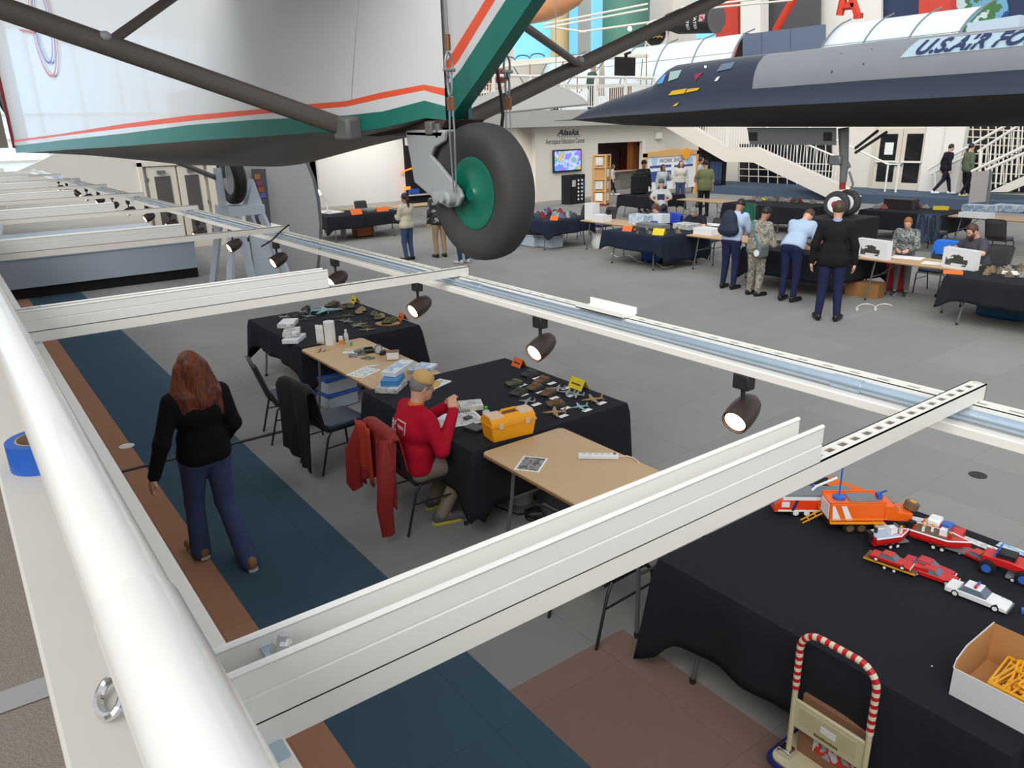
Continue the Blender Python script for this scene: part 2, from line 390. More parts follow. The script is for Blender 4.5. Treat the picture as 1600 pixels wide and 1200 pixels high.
# spotlights
M_lamp = mat('spot_housing', (58, 46, 42), 0.38, var=0.06)
M_glow = mat('spot_lamp_glow', (255, 205, 165), 0.4, emit=7.0, var=0.02)
def spotlight(i, y, aim):
    nm = ['above the toy vehicle table', 'beyond the nearest beam end', 'beside the second beam end', 'in front of the arched panel']
    lab = f'{ORD[i]} dark brown track spotlight with warm glowing lamp'
    r = thing('track_spotlight', lab, 'spotlight', (1.966, y, 2.328), group='spotlights on the track')
    part('adapter', MB().box(-0.02, 0.02, -0.03, 0.03, -0.05, 0), M_blackmetal, r, bevel=0.004)
    part('stem', MB().cyl((0, 0, -0.05), (0.0, 0, -0.092), 0.0075), M_blackmetal, r)
    a = Vector(aim).normalized(); c = Vector((0.006, 0, -0.135))
    prof = [(0.004, -0.075), (0.022, -0.072), (0.035, -0.058), (0.044, -0.03), (0.0475, 0.0), (0.047, 0.03), (0.044, 0.055), (0.0405, 0.055), (0.0405, 0.048)]
    part('housing', MB().lathe(prof, c, a, 28), M_lamp, r)
    part('lamp', MB().lathe([(0.001, 0.0495), (0.036, 0.0495), (0.036, 0.047), (0.001, 0.047)], c, a, 24), M_glow, r)
for i in range(16):
    y = 1.43 + 1.05 * i
    aim = (-0.92, -0.13, -0.38) if i != 13 else (0.5, -0.3, -0.7)
    spotlight(i, y, aim)
# cable dangling near the third beam
solo('loose_cable', 'black cable looped over the third beam end', 'cable', MB().tube([(1.80, 5.45, 2.33), (1.9, 5.5, 2.36), (1.99, 5.55, 2.41), (2.06, 5.56, 2.45)], 0.006, 6), M_blackmetal)
# floor fittings
p = pz(198, 697, 0.004); solo('floor_disc', 'small white round cover on the rust carpet stripe', 'floor cover', MB().lathe([(0.075, 0), (0.075, 0.004), (0.06, 0.006)], (p.x, p.y, 0.003), n=24), M_white)
p = pz(1528, 742, 0.004); solo('floor_socket', 'dark round floor socket cap on the open grey carpet', 'floor cap', MB().lathe([(0.075, 0), (0.075, 0.005), (0.06, 0.008)], (p.x, p.y, 0.0), n=24), M_blackmetal)
solo('floor_cable', 'dark cable cover strip running across the carpet stripes behind the woman', 'cable', MB().box(0.6, 2.95, 7.70, 7.745, 0.003, 0.018), M_blackmetal, bevel=0.006)
# ================================================================== tables, cloths, chairs
M_tan = mat('tan_laminate', (196, 164, 124), 0.55, var=0.05, scale=14)
M_tanedge = mat('tan_edge', (150, 112, 72), 0.6, var=0.05)
M_cloth = mat('black_cloth', (34, 36, 42), 0.9, var=0.12, scale=60, bump=0.15, spec=0.2)
M_navycloth = mat('navy_cloth', (34, 42, 58), 0.9, var=0.12, scale=60, bump=0.15, spec=0.2)
TZ = 0.74
def rrect(x0, x1, y0, y1, r, n=5):
    out = []
    for cx, cy, a0 in ((x1 - r, y1 - r, 0), (x0 + r, y1 - r, PI / 2), (x0 + r, y0 + r, PI), (x1 - r, y0 + r, 1.5 * PI)):
        out += [(cx + r * math.cos(a0 + PI / 2 * i / n), cy + r * math.sin(a0 + PI / 2 * i / n)) for i in range(n + 1)]
    return out
def table(label, x0, x1, y0, y1, z=TZ, rz=0, group='tan folding tables', legs=True):
    cx, cy = (x0 + x1) / 2, (y0 + y1) / 2; hx, hy = (x1 - x0) / 2, (y1 - y0) / 2
    t = thing('folding_table', label, 'table', (cx, cy, 0), rz, group)
    part('tabletop', MB().prism([(a, b, z - 0.03) for a, b in rrect(-hx, hx, -hy, hy, 0.05)], (0, 0, 0.03)), M_tan, t, bevel=0.006)
    part('edge_band', MB().prism([(a, b, z - 0.027) for a, b in rrect(-hx - .003, hx + .003, -hy - .003, hy + .003, 0.052)], (0, 0, 0.018)), M_tanedge, t)
    lx = hy > hx
    for e in (-1, 1):
        for s in (-1, 1):
            if lx: a, b, c = (s * (hx - 0.09), e * (hy - 0.30), z - 0.03), (s * (hx - 0.09), e * (hy - 0.26), z - 0.32), (s * (hx - 0.05), e * (hy - 0.22), 0.02)
            else: a, b, c = (e * (hx - 0.30), s * (hy - 0.09), z - 0.03), (e * (hx - 0.26), s * (hy - 0.09), z - 0.32), (e * (hx - 0.22), s * (hy - 0.05), 0.02)
            l = part('leg', MB().tube([a, b, c], 0.0145, 8), M_greymetal, t)
            part('foot', MB().cyl((c[0], c[1], 0), (c[0], c[1], 0.035), 0.019, n=8), M_blackmetal, l)
        if lx: q = [(-(hx - 0.09), e * (hy - 0.26), z - 0.32), (hx - 0.09, e * (hy - 0.26), z - 0.32)]; w = [(0, e * (hy - 0.26), z - 0.32), (0, e * (hy - 0.62), z - 0.03)]
        else: q = [(e * (hx - 0.26), -(hy - 0.09), z - 0.32), (e * (hx - 0.26), hy - 0.09, z - 0.32)]; w = [(e * (hx - 0.26), 0, z - 0.32), (e * (hx - 0.62), 0, z - 0.03)]
        part('crossbar', MB().tube(q, 0.010, 6), M_greymetal, t); part('brace', MB().tube(w, 0.009, 6), M_greymetal, t)
    return t
def cloth(label, x0, x1, y0, y1, drop=0.4, seed=1, corner=0.16, m=None, z=TZ, rz=0, cat='tablecloth', sides=None):
    r = random.Random(seed); mb = MB(); N = 160; cx, cy = (x0 + x1) / 2, (y0 + y1) / 2
    hx, hy = (x1 - x0) / 2 + 0.012, (y1 - y0) / 2 + 0.012; per = 4 * (hx + hy); rc = 0.04
    pts = []
    for i in range(N):
        d = per * i / N
        for L, f in ((2 * hy, lambda q: (hx, -hy + q, 1, 0)), (2 * hx, lambda q: (hx - q, hy, 0, 1)), (2 * hy, lambda q: (-hx, hy - q, -1, 0)), (2 * hx, lambda q: (-hx + q, -hy, 0, -1))):
            if d <= L + 1e-9: pts.append(f(d)); break
            d -= L
    ph = [r.uniform(0, 6.28) for _ in range(4)]; rows = 7; V = []
    for j in range(rows + 1):
        t = j / rows
        for i, (x, y, nx, ny) in enumerate(pts):
            cd_ = min((math.hypot(abs(x) - hx, abs(y) - hy)), 0.6); cw = math.exp(-(cd_ / 0.115) ** 2)
            if cw > 0.05:
                l = math.hypot(x / hx, y / hy); nx2, ny2 = (1 if x > 0 else -1) * 0.75, (1 if y > 0 else -1) * 0.75
                nx, ny = nx * (1 - cw) + nx2 * cw, ny * (1 - cw) + ny2 * cw
            u = i / N * per
            rip = 0.018 * math.sin(u * 9 + ph[0]) + 0.012 * math.sin(u * 17 + ph[1]) + 0.012 * math.sin(u * 4 + ph[2])
            dr = drop
            if sides: dr = sides.get((round(nx), round(ny)), drop)
            dd = dr + corner * cw + 0.015 * math.sin(u * 3 + ph[3])
            off = 0.006 * (t > 0) + t * (0.02 + rip) + cw * t * 0.05
            zz = z + 0.006 - (dd * t if j else 0) - (0.008 if j else 0)
            rr = 0.97 if j == 0 else 1
            px_, py_ = x + nx * off, y + ny * off
            if j == 0: px_, py_ = x - nx * 0.012, y - ny * 0.012
            V.append((px_, py_, zz))
    F = [(j * N + i, j * N + (i + 1) % N, (j + 1) * N + (i + 1) % N, (j + 1) * N + i) for j in range(rows) for i in range(N)]
    F.append(tuple(range(N))); mb.add(V, F)
    o = mesh_obj('tablecloth', mb.v, mb.f, m or M_cloth, None, smooth=55); o.location = (cx, cy, 0); o.rotation_euler.z = rz
    md = o.modifiers.new('thick', 'SOLIDIFY'); md.thickness = 0.003; md.offset = 1
    return tag(o, label, cat)
def bare(label, *a, **k):
    return table(label, *a, group='folding tables under black cloths', **k)
# near row beside the balcony
bare('far half of the cloth covered table pair nearest the arched panel, inner table', 3.03, 3.79, 8.23, 10.03); bare('outer table under the black cloth nearest the arched panel', 3.79, 4.55, 8.23, 10.03)
cloth('black cloth over the near-row table pair with grey aircraft models and paper towels', 3.02, 4.57, 8.22, 10.04, 0.37, 3, sides={(-1, 0): .30, (0, -1): .42})
table('tan folding table with paper towel roll and glue bottles between black cloths', 3.0, 3.77, 6.36, 8.20)
bare('inner table under the black cloth where the man in red sits', 2.90, 3.71, 4.52, 6.33); bare('outer table under the black cloth with model and name card rows', 3.72, 4.53, 4.52, 6.33)
cloth('black cloth over the table pair in front of the man in red', 2.89, 4.54, 4.51, 6.34, 0.38, 5, sides={(0, -1): .50, (1, 0): .45})
table('tan folding table holding the power strip and black and white photo', 2.95, 3.75, 2.62, 4.47)
bare('inner table under the black cloth with toy vehicles', 2.90, 3.70, 0.76, 2.56); bare('outer table under the black cloth with toy vehicles', 3.71, 4.52, 0.76, 2.56)
cloth('large black cloth over the table pair with toy emergency vehicles', 2.88, 4.53, 0.75, 2.57, 0.40, 8, corner=0.28, sides={(-1, 0): .44, (0, 1): .40})
table('tan folding table at the bottom right corner beside the sprue box', 2.95, 3.75, -1.1, 0.73)
# chairs ------------------------------------------------------------
M_seat = mat('navy_vinyl', (52, 62, 82), 0.5, var=0.06); M_chairback = mat('charcoal_fabric', (50, 48, 47), 0.85, var=0.12, scale=90)
def chair(label, loc, rz, group='stacking chairs', seatm=None, backm=None):
    t = thing('stacking_chair', label, 'chair', loc, rz, group)
    part('seat', MB().prism([(a, b, 0.42) for a, b in rrect(-0.215, 0.215, -0.2, 0.23, 0.06)], (0, 0, 0.05)), seatm or M_seat, t, bevel=0.015)
    part('seat_pan', MB().prism([(a, b, 0.40) for a, b in rrect(-0.205, 0.205, -0.19, 0.22, 0.05)], (0, 0, 0.02)), M_blackmetal, t)
    part('backrest', MB().grid(lambda u, v: (-0.2 + 0.4 * u, -0.225 - 0.13 * v - 0.02 * (1 - (2 * u - 1) ** 2) , 0.47 + 0.40 * v), 6, 5), backm or M_chairback, t, solid=0.03)
    part('back_frame', MB().tube([(-0.21, -0.2, 0.42), (-0.21, -0.24, 0.5), (-0.21, -0.36, 0.86), (-0.17, -0.378, 0.885), (0.17, -0.378, 0.885), (0.21, -0.36, 0.86), (0.21, -0.24, 0.5), (0.21, -0.2, 0.42)], 0.011, 8), M_blackmetal, t)
    for s in (-1, 1):
        a = part('leg', MB().tube([(s * 0.2, 0.17, 0.41), (s * 0.215, 0.21, 0.36), (s * 0.22, 0.24, 0.0)], 0.011, 8), M_blackmetal, t)
        b = part('leg', MB().tube([(s * 0.2, -0.15, 0.41), (s * 0.215, -0.2, 0.36), (s * 0.22, -0.30, 0.0)], 0.011, 8), M_blackmetal, t)
        part('stretcher', MB().tube([(s * 0.218, 0.225, 0.26), (s * 0.218, -0.232, 0.26)], 0.008, 6), M_blackmetal, t)
    part('stretcher', MB().tube([(-0.2, 0.19, 0.38), (0.2, 0.19, 0.38)], 0.008, 6), M_blackmetal, t)
    return t
chair('dark stacking chair seen from its side nearest the blue lidded bins', (2.62, 7.60, 0), -PI / 2 - 0.15)
chair('navy seat stacking chair with a black jacket over its back', (2.68, 6.62, 0), -PI / 2 + 0.1)
chair('stacking chair with red jacket where the man in red sits', (2.79, 5.07, 0), -PI / 2 - 0.05)
chair('dark stacking chair half hidden behind the nearest beam', (3.0, 3.14, 0), -PI / 2 + 0.05)
# jackets over chair backs: draped sheet with folds
def jacket(label, ch, m, drop_b, drop_f, w=0.25, seed=0, sleeve=None, flare=0.0):
    r = random.Random(seed); ph = [r.uniform(0, 6) for _ in range(5)]
    I = root_mat(ch); mb = MB()
    def fn(u, v):
        L = drop_b + drop_f + 0.08; d = v * L; x = (-w + 2 * w * u)
        wob = 0.018 * math.sin(u * 11 + ph[0] + v * 2) + 0.012 * math.sin(u * 23 + ph[1] + 3 * v)
        if d < drop_b:
            q = 1 - d / drop_b; z = 0.91 - q * drop_b; y = -0.42 + 0.05 * 0 - q * 0.04 - q * flare
            y = -0.415 - q * (0.02 + flare) + wob * q * 1.6; x *= 1 + 0.12 * q + 0.06 * math.sin(3 * q + ph[2]) ; z += 0.06 * q * math.sin(u * 5 + ph[3])
        elif d < drop_b + 0.08:
            q = (d - drop_b) / 0.08; z = 0.915 + 0.012 * math.sin(q * PI); y = -0.415 + q * 0.085
        else:
            q = (d - drop_b - 0.08) / drop_f; z = 0.91 - q * drop_f; y = -0.33 + 0.05 * q + 0.3 * wob * q
        z -= 0.03 * (2 * u - 1) ** 2 * (abs(2 * u - 1) ** 4) * 2
        return tuple(I @ Vector((x, y, z)))
    mb.grid(fn, 22, 30)
    t = thing('jacket', label, 'jacket', tuple(I @ Vector((0, -0.4, 0.3))))
    part('body', mb, m, t, world=True, solid=0.012, smooth=60)
    if sleeve:
        for s, zl, yo in sleeve:
            pts = [I @ Vector((s * w * 0.8, -0.40, 0.86)), I @ Vector((s * (w * 1.08), -0.47 + yo, 0.62)), I @ Vector((s * (w * 1.02), -0.5 + yo, 0.35)), I @ Vector((s * w * 0.95, -0.48 + yo, zl))]
            part('sleeve', MB().tube(pts, 0.06, 10, rs=[0.07, 0.075, 0.068, 0.055], flat=0.6), m, t, world=True)
    return t
CH = {o['label']: o for o in bpy.data.objects if o.name.startswith('stacking_chair') and 'label' in o.keys()}
M_redjk = mat('rust_red_jacket', (142, 34, 30), 0.7, var=0.12, scale=18); M_orangejk = mat('orange_lining', (178, 56, 34), 0.65, var=0.08)
jk = jacket('black jacket hanging over the navy seat chair', CH['navy seat stacking chair with a black jacket over its back'], mat('black_jacket', (24, 23, 25), 0.85, var=0.15, scale=30), 0.72, 0.30, 0.29, 4)
jr = jacket('rust red jacket hanging over the chair of the man in red', CH['stacking chair with red jacket where the man in red sits'], M_redjk, 0.50, 0.28, 0.27, 9, sleeve=[(1, 0.10, 0.0), (-1, 0.30, -0.02)])
I = root_mat(CH['stacking chair with red jacket where the man in red sits'])
part('lining', MB().grid(lambda u, v: tuple(I @ Vector((-0.30 + 0.30 * u, -0.452 - 0.015 * math.sin(u * 9), 0.90 - 0.42 * v - 0.08 * u * v))), 10, 8), M_orangejk, jr, world=True, solid=0.008)
# ------------------------------------------------------------------ things on the near tables
CZ = TZ + 0.0075
def at(x, y, z=TZ): return pz(x, y, z)
M_paperw = mat('white_paper', (238, 238, 236), 0.8, var=0.02); M_boxw = mat('box_white', (226, 228, 230), 0.5, var=0.04, scale=12)
M_print = ramp_mat('printed_box', [(226, 228, 230), (204, 206, 206), (160, 160, 156), (216, 218, 218)], 0.5, 9, const=False)
M_printb = ramp_mat('printed_blue', [(96, 150, 196), (206, 216, 226), (130, 172, 206), (222, 226, 230)], 0.5, 7, const=False)
M_printp = ramp_mat('printed_page', [(236, 236, 234), (230, 230, 230), (176, 178, 178), (224, 224, 224)], 0.7, 16, const=False)
M_photo = ramp_mat('bw_photo', [(52, 52, 54), (96, 96, 98), (150, 150, 150), (64, 64, 66)], 0.4, 14, const=False)
def slab(name, label, cat, p, sx, sy, h, rz, m, lid=None, group=None, z=None, print_m=None):
    t = thing(name, label, cat, (p.x, p.y, p.z if z is None else z), rz, group)
    part('box' if h > 0.015 else 'sheet', MB().box(-sx / 2, sx / 2, -sy / 2, sy / 2, 0.0005, h), m, t, bevel=min(0.003, h * 0.3))
    if print_m: part('cover_print', MB().box(-sx * .44, sx * .44, -sy * .42, sy * .42, h, h + 0.0006), print_m, t)
    return t
# paper towels
p = at(517, 538); t = thing('paper_towel_roll', 'upright white paper towel roll with a loose sheet on tan table', 'paper towels', tuple(p))
part('roll', MB().lathe([(0.02, 0), (0.062, 0), (0.062, 0.275), (0.02, 0.275), (0.02, 0)], n=28, cap=False), M_paperw, t)
part('loose_sheet', MB().grid(lambda u, v: (-0.065 - 0.005 * math.sin(3 * u) - 0.06 * u, 0.03 + 0.02 * math.sin(u * 2) + .06 * u, 0.002 + 0.235 * v), 8, 4), M_paperw, t, solid=0.002)
p = at(521, 538); q = p + Vector((0.14, -0.06, 0)); t = thing('squeeze_bottle', 'clear plastic bottle beside the paper towel roll', 'bottle', tuple(q))
part('bottle', MB().lathe([(0.024, 0), (0.026, 0.01), (0.026, 0.11), (0.012, 0.13), (0.012, 0.14)], n=16), mat('clear_plastic', (205, 212, 216), 0.25), t); part('cap', MB().lathe([(0.014, 0.138), (0.014, 0.165)], n=12), M_white, t)
p = at(531, 539); t = thing('vitamin_jar', 'small jar with orange label and white cap on tan table', 'jar', (p.x + .02, p.y, p.z)); part('jar', MB().lathe([(0.026, 0), (0.027, 0.02), (0.027, 0.07), (0.02, 0.078)], n=16), M_white, t); part('label_band', MB().lathe([(0.0275, 0.006), (0.0275, 0.06)], n=16, cap=False), mat('orange_label', (238, 150, 20), 0.5), t); part('cap', MB().lathe([(0.024, 0.078), (0.024, 0.1)], n=14), M_white, t)
p = at(549, 540); t = solo('green_cup', 'tiny bright green cup on tan table', 'cup', MB().lathe([(0.012, 0), (0.016, 0.035), (0.013, 0.035), (0.01, 0.004)], tuple(p), n=12), mat('green_plastic', (60, 190, 80), 0.5))
for i, (x, y, c) in enumerate(((500, 547, (190, 60, 50)), (506, 548, (60, 130, 200)), (512, 546, (230, 200, 60)), (497, 549, (90, 160, 90)))):
    q = at(x, y); solo('paint_pen', ['red', 'blue', 'yellow', 'green'][i] + ' paint pen lying near the paper towels', 'pen', MB().cyl((q.x - .03, q.y - .05, q.z + .006), (q.x + .03, q.y + .04 - i * .02, q.z + .006), 0.006, n=6), mat('pen%d' % i, c))
p = at(577, 549); t = slab('black_tray', 'small black plastic tray of tools on tan table', 'tray', p, 0.10, 0.17, 0.012, -0.3, M_blackmetal)
part('wall', MB().box(-.05, .05, -.085, -.08, 0, .03).box(-.05, .05, .08, .085, 0, .03).box(-.05, -.045, -.085, .085, 0, .03).box(.045, .05, -.085, .085, 0, .03), M_blackmetal, t)
M_grey1 = mat('sprue_grey', (120, 124, 126), 0.5, var=0.2); M_grey2 = mat('sprue_dark', (92, 94, 88), 0.5, var=0.2); M_green1 = mat('sprue_green', (110, 130, 96), 0.5)
SPK = ['grey model sprue lying nearest the paper print', 'dark grey model sprue on the tan table', 'greenish model sprue on the tan table', 'pale grey model sprue by the bag', 'grey model sprue beside the tray']
for i, (x, y) in enumerate(((553, 556), (566, 553), (575, 560), (545, 551), (560, 548))):
    q = at(x, y); mb = MB()
    a = RND.uniform(0, 3); R_ = Matrix.Rotation(a, 3, 'Z')
    for s in range(6):
        d = Vector((RND.uniform(-.05, .05), RND.uniform(-.05, .05), RND.uniform(.004, .03))); mb.cb(q + R_ @ d, (RND.uniform(.02, .08), .008, .006), RND.uniform(0, 3))
    mb.cb(q + Vector((0, 0, .004)), (.13, .09, .005), a)
    solo('model_sprue', SPK[i], 'model part', mb, [M_grey1, M_grey2, M_green1, M_boxw, M_grey1][i])
p = at(592, 556); t = thing('desk_magnifier', 'round magnifier lamp with silver rim on tan table', 'magnifier', tuple(p))
part('rim', MB().tube([(0.05 * math.cos(a), 0.012 * math.cos(a), 0.075 + 0.05 * math.sin(a)) for a in [2 * PI * i / 20 for i in range(20)]], 0.007, 6, closed=True), M_greymetal, t)
part('lens', MB().lathe([(0.046, 0), (0.046, 0.004)], (0, 0, .075), (0.25, -1, 0.0), 20), mat('lens_white', (214, 216, 220), 0.2), t); part('base', MB().box(.02, .10, -.02, .04, 0, .05), M_blackmetal, t, bevel=.008)
p = at(614, 561); t = slab('small_carton', 'small brown carton with a white panel on tan table', 'carton', p, 0.14, 0.10, 0.09, -0.5, mat('brown_card', (140, 98, 70), 0.8)); part('white_panel', MB().box(-.065, .065, -.053, -.05, .01, .085), M_paperw, t)
slab('instruction_sheet', 'large printed instruction sheet on tan table', 'paper', at(568, 582), 0.30, 0.22, 0.002, 0.45, M_paperw, print_m=M_printp)
slab('decal_sheet', 'grey decal strip above the instruction sheet', 'paper', at(580, 572), 0.16, 0.05, 0.003, -0.2, M_printp)
q = at(612, 607, CZ); slab('kit_box', 'flat white model kit box lowest in the stack behind the cap', 'kit box', q, 0.22, 0.30, 0.05, -0.85, M_print, z=CZ)
slab('kit_box', 'blue model kit box in the middle of the stack behind the cap', 'kit box', at(614, 597, CZ + .05), 0.17, 0.26, 0.055, -0.75, mat('kit_blue', (62, 132, 190), .5, var=.1, scale=14), z=CZ + .05)
slab('kit_box', 'long white and blue aircraft kit box on top of the stack behind the cap', 'kit box', at(622, 578, CZ + .11), 0.16, 0.42, 0.045, -0.95, M_boxw, z=CZ + .106, print_m=M_printb)
slab('kit_bag', 'clear bag of model parts with printed card beside the kit stack', 'bag', at(660, 578), 0.30, 0.20, 0.035, 0.5, M_printb)
slab('magazine', 'white magazine with red title on black cloth', 'magazine', at(683, 601, CZ), 0.27, 0.15, 0.012, 0.35, M_paperw, z=CZ, print_m=M_print)
# black cloth pair with aircraft
for i, (x, y, rz_, h) in enumerate(((460, 529, -0.7, 0), (457, 526, -0.45, .055), (452, 518, -0.6, .105))):
    q = at(x, y + 3, CZ); slab('kit_box', ['white model kit box at the bottom of the stack beside the paper towels', 'white model kit box in the middle of the stack beside the paper towels', 'white model kit box on top of the stack beside the paper towels'][i], 'kit box', q, 0.19, 0.31, 0.05, rz_, M_print if i else M_boxw, z=CZ + h, print_m=M_boxw if i == 2 else None)
# toys: aircraft, tanks, bases
M_models = [mat('model_olive', (96, 92, 62), 0.7, var=0.2, scale=60), mat('model_grey', (140, 144, 146), 0.6, var=0.15, scale=60), mat('model_tan', (158, 132, 92), 0.7, var=0.2, scale=60), mat('model_dark', (62, 64, 60), 0.7, var=0.2, scale=60), mat('model_brown', (112, 84, 56), 0.7, var=0.2, scale=60), mat('model_pale_blue', (142, 178, 186), 0.6, var=0.08)]
def toy_plane(label, p, L, rz, m, z=CZ, group=None, jet=False):
    t = thing('model_aircraft', label, 'model aircraft', (p.x, p.y, z), rz, group); w = L * (0.5 if jet else 0.62); h = L * 0.10
    part('fuselage', MB().lathe([(L * .005, -L * .5), (L * .035, -L * .42), (L * .055, -L * .1), (L * .052, L * .15), (L * .02, L * .45), (L * .01, L * .5)], (0, 0, h), (0, 1, 0), 10), m, t)
    sw = L * (.18 if jet else .03)
    part('wing', MB().prism([(-w, -sw - .02 * L, h), (0, L * .10, h), (w, -sw - .02 * L, h), (w, -sw - .10 * L, h), (0, -L * .12, h), (-w, -sw - .10 * L, h)], (0, 0, L * .018)), m, t)
    part('tail', MB().prism([(0, -L * .5, h), (0, -L * .36, h), (0, -L * .46, h + L * .2), (0, -L * .52, h + L * .2)], (L * .015, 0, 0)).prism([(-w * .4, -L * .5, h), (0, -L * .38, h), (w * .4, -L * .5, h)], (0, 0, L * .012)), m, t)
    part('landing_gear', MB().tube([(L * .13, L * .05, 0), (L * .09, L * .05, h * .9), (-L * .09, L * .05, h * .9), (-L * .13, L * .05, 0)], L * .014, 5), m, t)
    return t
def toy_tank(label, p, L, rz, m, z=CZ, group=None, base=None):
    t = thing('model_tank', label, 'model tank', (p.x, p.y, z), rz, group); b = 0
    if base: part('wooden_base', MB().prism([(math.cos(a) * L * 1.0, math.sin(a) * L * .7, 0) for a in [PI / 8 + PI / 4 * i for i in range(8)]], (0, 0, .012)), base, t); b = .012
    for s in (-1, 1): part('track', MB().prism([(s * L * .28 - L * .08, -L * .42, b + .06 * L), (s * L * .28 - L * .08, -L * .5, b + .17 * L), (s * L * .28 - L * .08, L * .5, b + .17 * L), (s * L * .28 - L * .08, L * .42, b + .0 * L), (s * L * .28 - L * .08, -L * .36, b)], (L * .16, 0, 0)), M_models[3], t)
    part('hull', MB().prism([(-L * .27, -L * .48, b + .1 * L), (-L * .27, -L * .45, b + .26 * L), (-L * .27, L * .3, b + .26 * L), (-L * .27, L * .5, b + .12 * L)], (L * .54, 0, 0)), m, t)
    u = part('turret', MB().lathe([(L * .2, b + L * .26), (L * .19, b + L * .36), (L * .12, b + L * .41)], (0, -L * .05, 0), n=10), m, t); part('gun', MB().cyl((0, L * .1, b + L * .33), (0, L * .62, b + L * .35), L * .025, n=6), m, u)
    return t
M_wood = mat('base_wood', (172, 124, 74), 0.6, var=0.12, scale=30)
toy_plane('large pale blue jet model on the black cloth by the paper towels', at(511, 489, CZ), 0.42, -2.1, M_models[5], jet=True)
FAR = [(443, 494, 'p', 1), (455, 498, 'p', 3), (472, 486, 'p', 1), (482, 493, 'p', 1), (478, 498, 'p', 3), (528, 494, 'p', 3), (535, 499, 'p', 0), (541, 501, 'p', 1), (549, 503, 'p', 3), (557, 508, 'p', 1), (563, 505, 'p', 2), (569, 509, 'p', 0), (574, 514, 'p', 2), (516, 476, 't', 0), (522, 473, 't', 4), (548, 478, 't', 0), (566, 483, 't', 2), (561, 487, 't', 2), (585, 490, 't', 0), (591, 496, 't', 0), (596, 494, 't', 2), (480, 481, 't', 3), (606, 503, 'b', 0), (614, 500, 't', 0), (498, 483, 't', 1), (466, 492, 't', 3), (534, 481, 't', 4), (543, 492, 'p', 0)]
for i, (x, y, k_, mi) in enumerate(FAR):
    q = at(x, y + 3, CZ); rz_ = RND.uniform(-.5, .5) + 2.4
    if k_ == 'p': toy_plane('small grey or olive aircraft model in the display beside the paper towels', q, 0.16, rz_, M_models[mi], group='small aircraft models on the far cloth')
    elif k_ == 't': toy_tank('small camouflaged tank model in the display beside the paper towels', q, 0.15, rz_, M_models[mi], group='small tank models on the far cloth')
    else: toy_tank('tank model on an octagonal wooden base at the edge of the far near-row cloth', q, 0.17, rz_, M_models[mi], base=M_wood)
MODEL2 = [(827, 584, 't', 3, 'dark tank model in the row nearest the orange card'), (847, 594, 't', 4, 'brown tank model second from the orange card'), (804, 599, 't', 0, 'olive tank model at the left end of the display'), (835, 605, 't', 4, 'brown tank model with pink crew in the display centre'), (810, 613, 't', 3, 'dark olive tank model behind the white aircraft model'), (856, 614, 't', 4, 'brown tank model beside the centre card'), (871, 606, 'p', 1, 'small grey aircraft model in the display centre'), (886, 612, 'p', 1, 'pale aircraft model left of the yellow card'), (900, 616, 'p', 1, 'grey twin aircraft model under the yellow card'), (823, 626, 'p', 1, 'white and red aircraft model near the toolbox'), (868, 631, 't', 4, 'brown half-track model on a base in the display'), (866, 644, 'p', 2, 'sand coloured aircraft model nearest the toolbox'), (905, 635, 'p', 5, 'colourful blue and orange aircraft model in the display'), (925, 624, 'p', 2, 'tan aircraft model at the right end of the display')]
for x, y, k_, mi, lab in MODEL2:
    q = at(x, y + 3, CZ); rz_ = RND.uniform(-.4, .4) + 0.9
    if k_ == 'p': toy_plane(lab, q, 0.20 if 'sand' in lab or 'tan' in lab else 0.155, rz_, M_models[mi])
    else: toy_tank(lab, q, 0.155, rz_ + .6, M_models[mi])
CARDS = [(839, 591), (862, 599), (816, 602), (845, 613), (818, 617), (883, 607), (866, 622), (838, 632), (884, 638), (880, 650), (917, 641), (940, 630), (893, 618)]
for x, y in CARDS:
    q = at(x, y, CZ); slab('name_card', 'small white name card beside a model on the black cloth', 'card', q, 0.095, 0.05, 0.002, 0.1, M_paperw, group='name cards in the model display', z=CZ)
M_signO = mat('sign_orange', (238, 112, 40), 0.7, var=0.03); M_signY = mat('sign_yellow', (228, 204, 40), 0.7, var=0.03); M_ink = mat('sign_ink', (60, 44, 30), 0.8)
def tent(label, p, w, rz, m, h=0.075, z=CZ, ink=True):
    t = thing('tent_card', label, 'tent card', (p.x, p.y, z), rz)
    part('card', MB().add([(-w / 2, -h * .55, 0), (w / 2, -h * .55, 0), (w / 2, 0, h), (-w / 2, 0, h), (w / 2, h * .55, 0), (-w / 2, h * .55, 0)], [(0, 1, 2, 3), (3, 2, 4, 5)]), m, t, solid=0.002, smooth=0)
    if ink:
        mb = MB(); n = 9; r = random.Random(int(w * 1e4 + p.x * 77)); x = -w * .34
        while x < w * .32:
            l = r.uniform(.03, .07) * w; mb.cb((x + l / 2, -h * .55 * .52 - 0.003, h * .48 + r.uniform(-.03, .03) * h), (l * .8, .0008, h * r.uniform(.12, .2)), rx=-0.50); x += l
        part('lettering', mb, M_ink, t)
    return t
tent('orange tent card at the corner of the model display table', at(811, 572, CZ), 0.15, -PI / 2, M_signO, .085)
tent('yellow tent card at the edge of the model display table', at(904, 606, CZ), 0.19, -PI / 2, M_signY, 0.095)
tent('yellow tent card on the cloth with the pale blue jet', at(555, 473, CZ), 0.15, -PI / 2, M_signY, .09)
tent('orange tent card on the cloth beside the wooden base', at(629, 500, CZ), 0.14, -PI / 2, M_signO, .09)
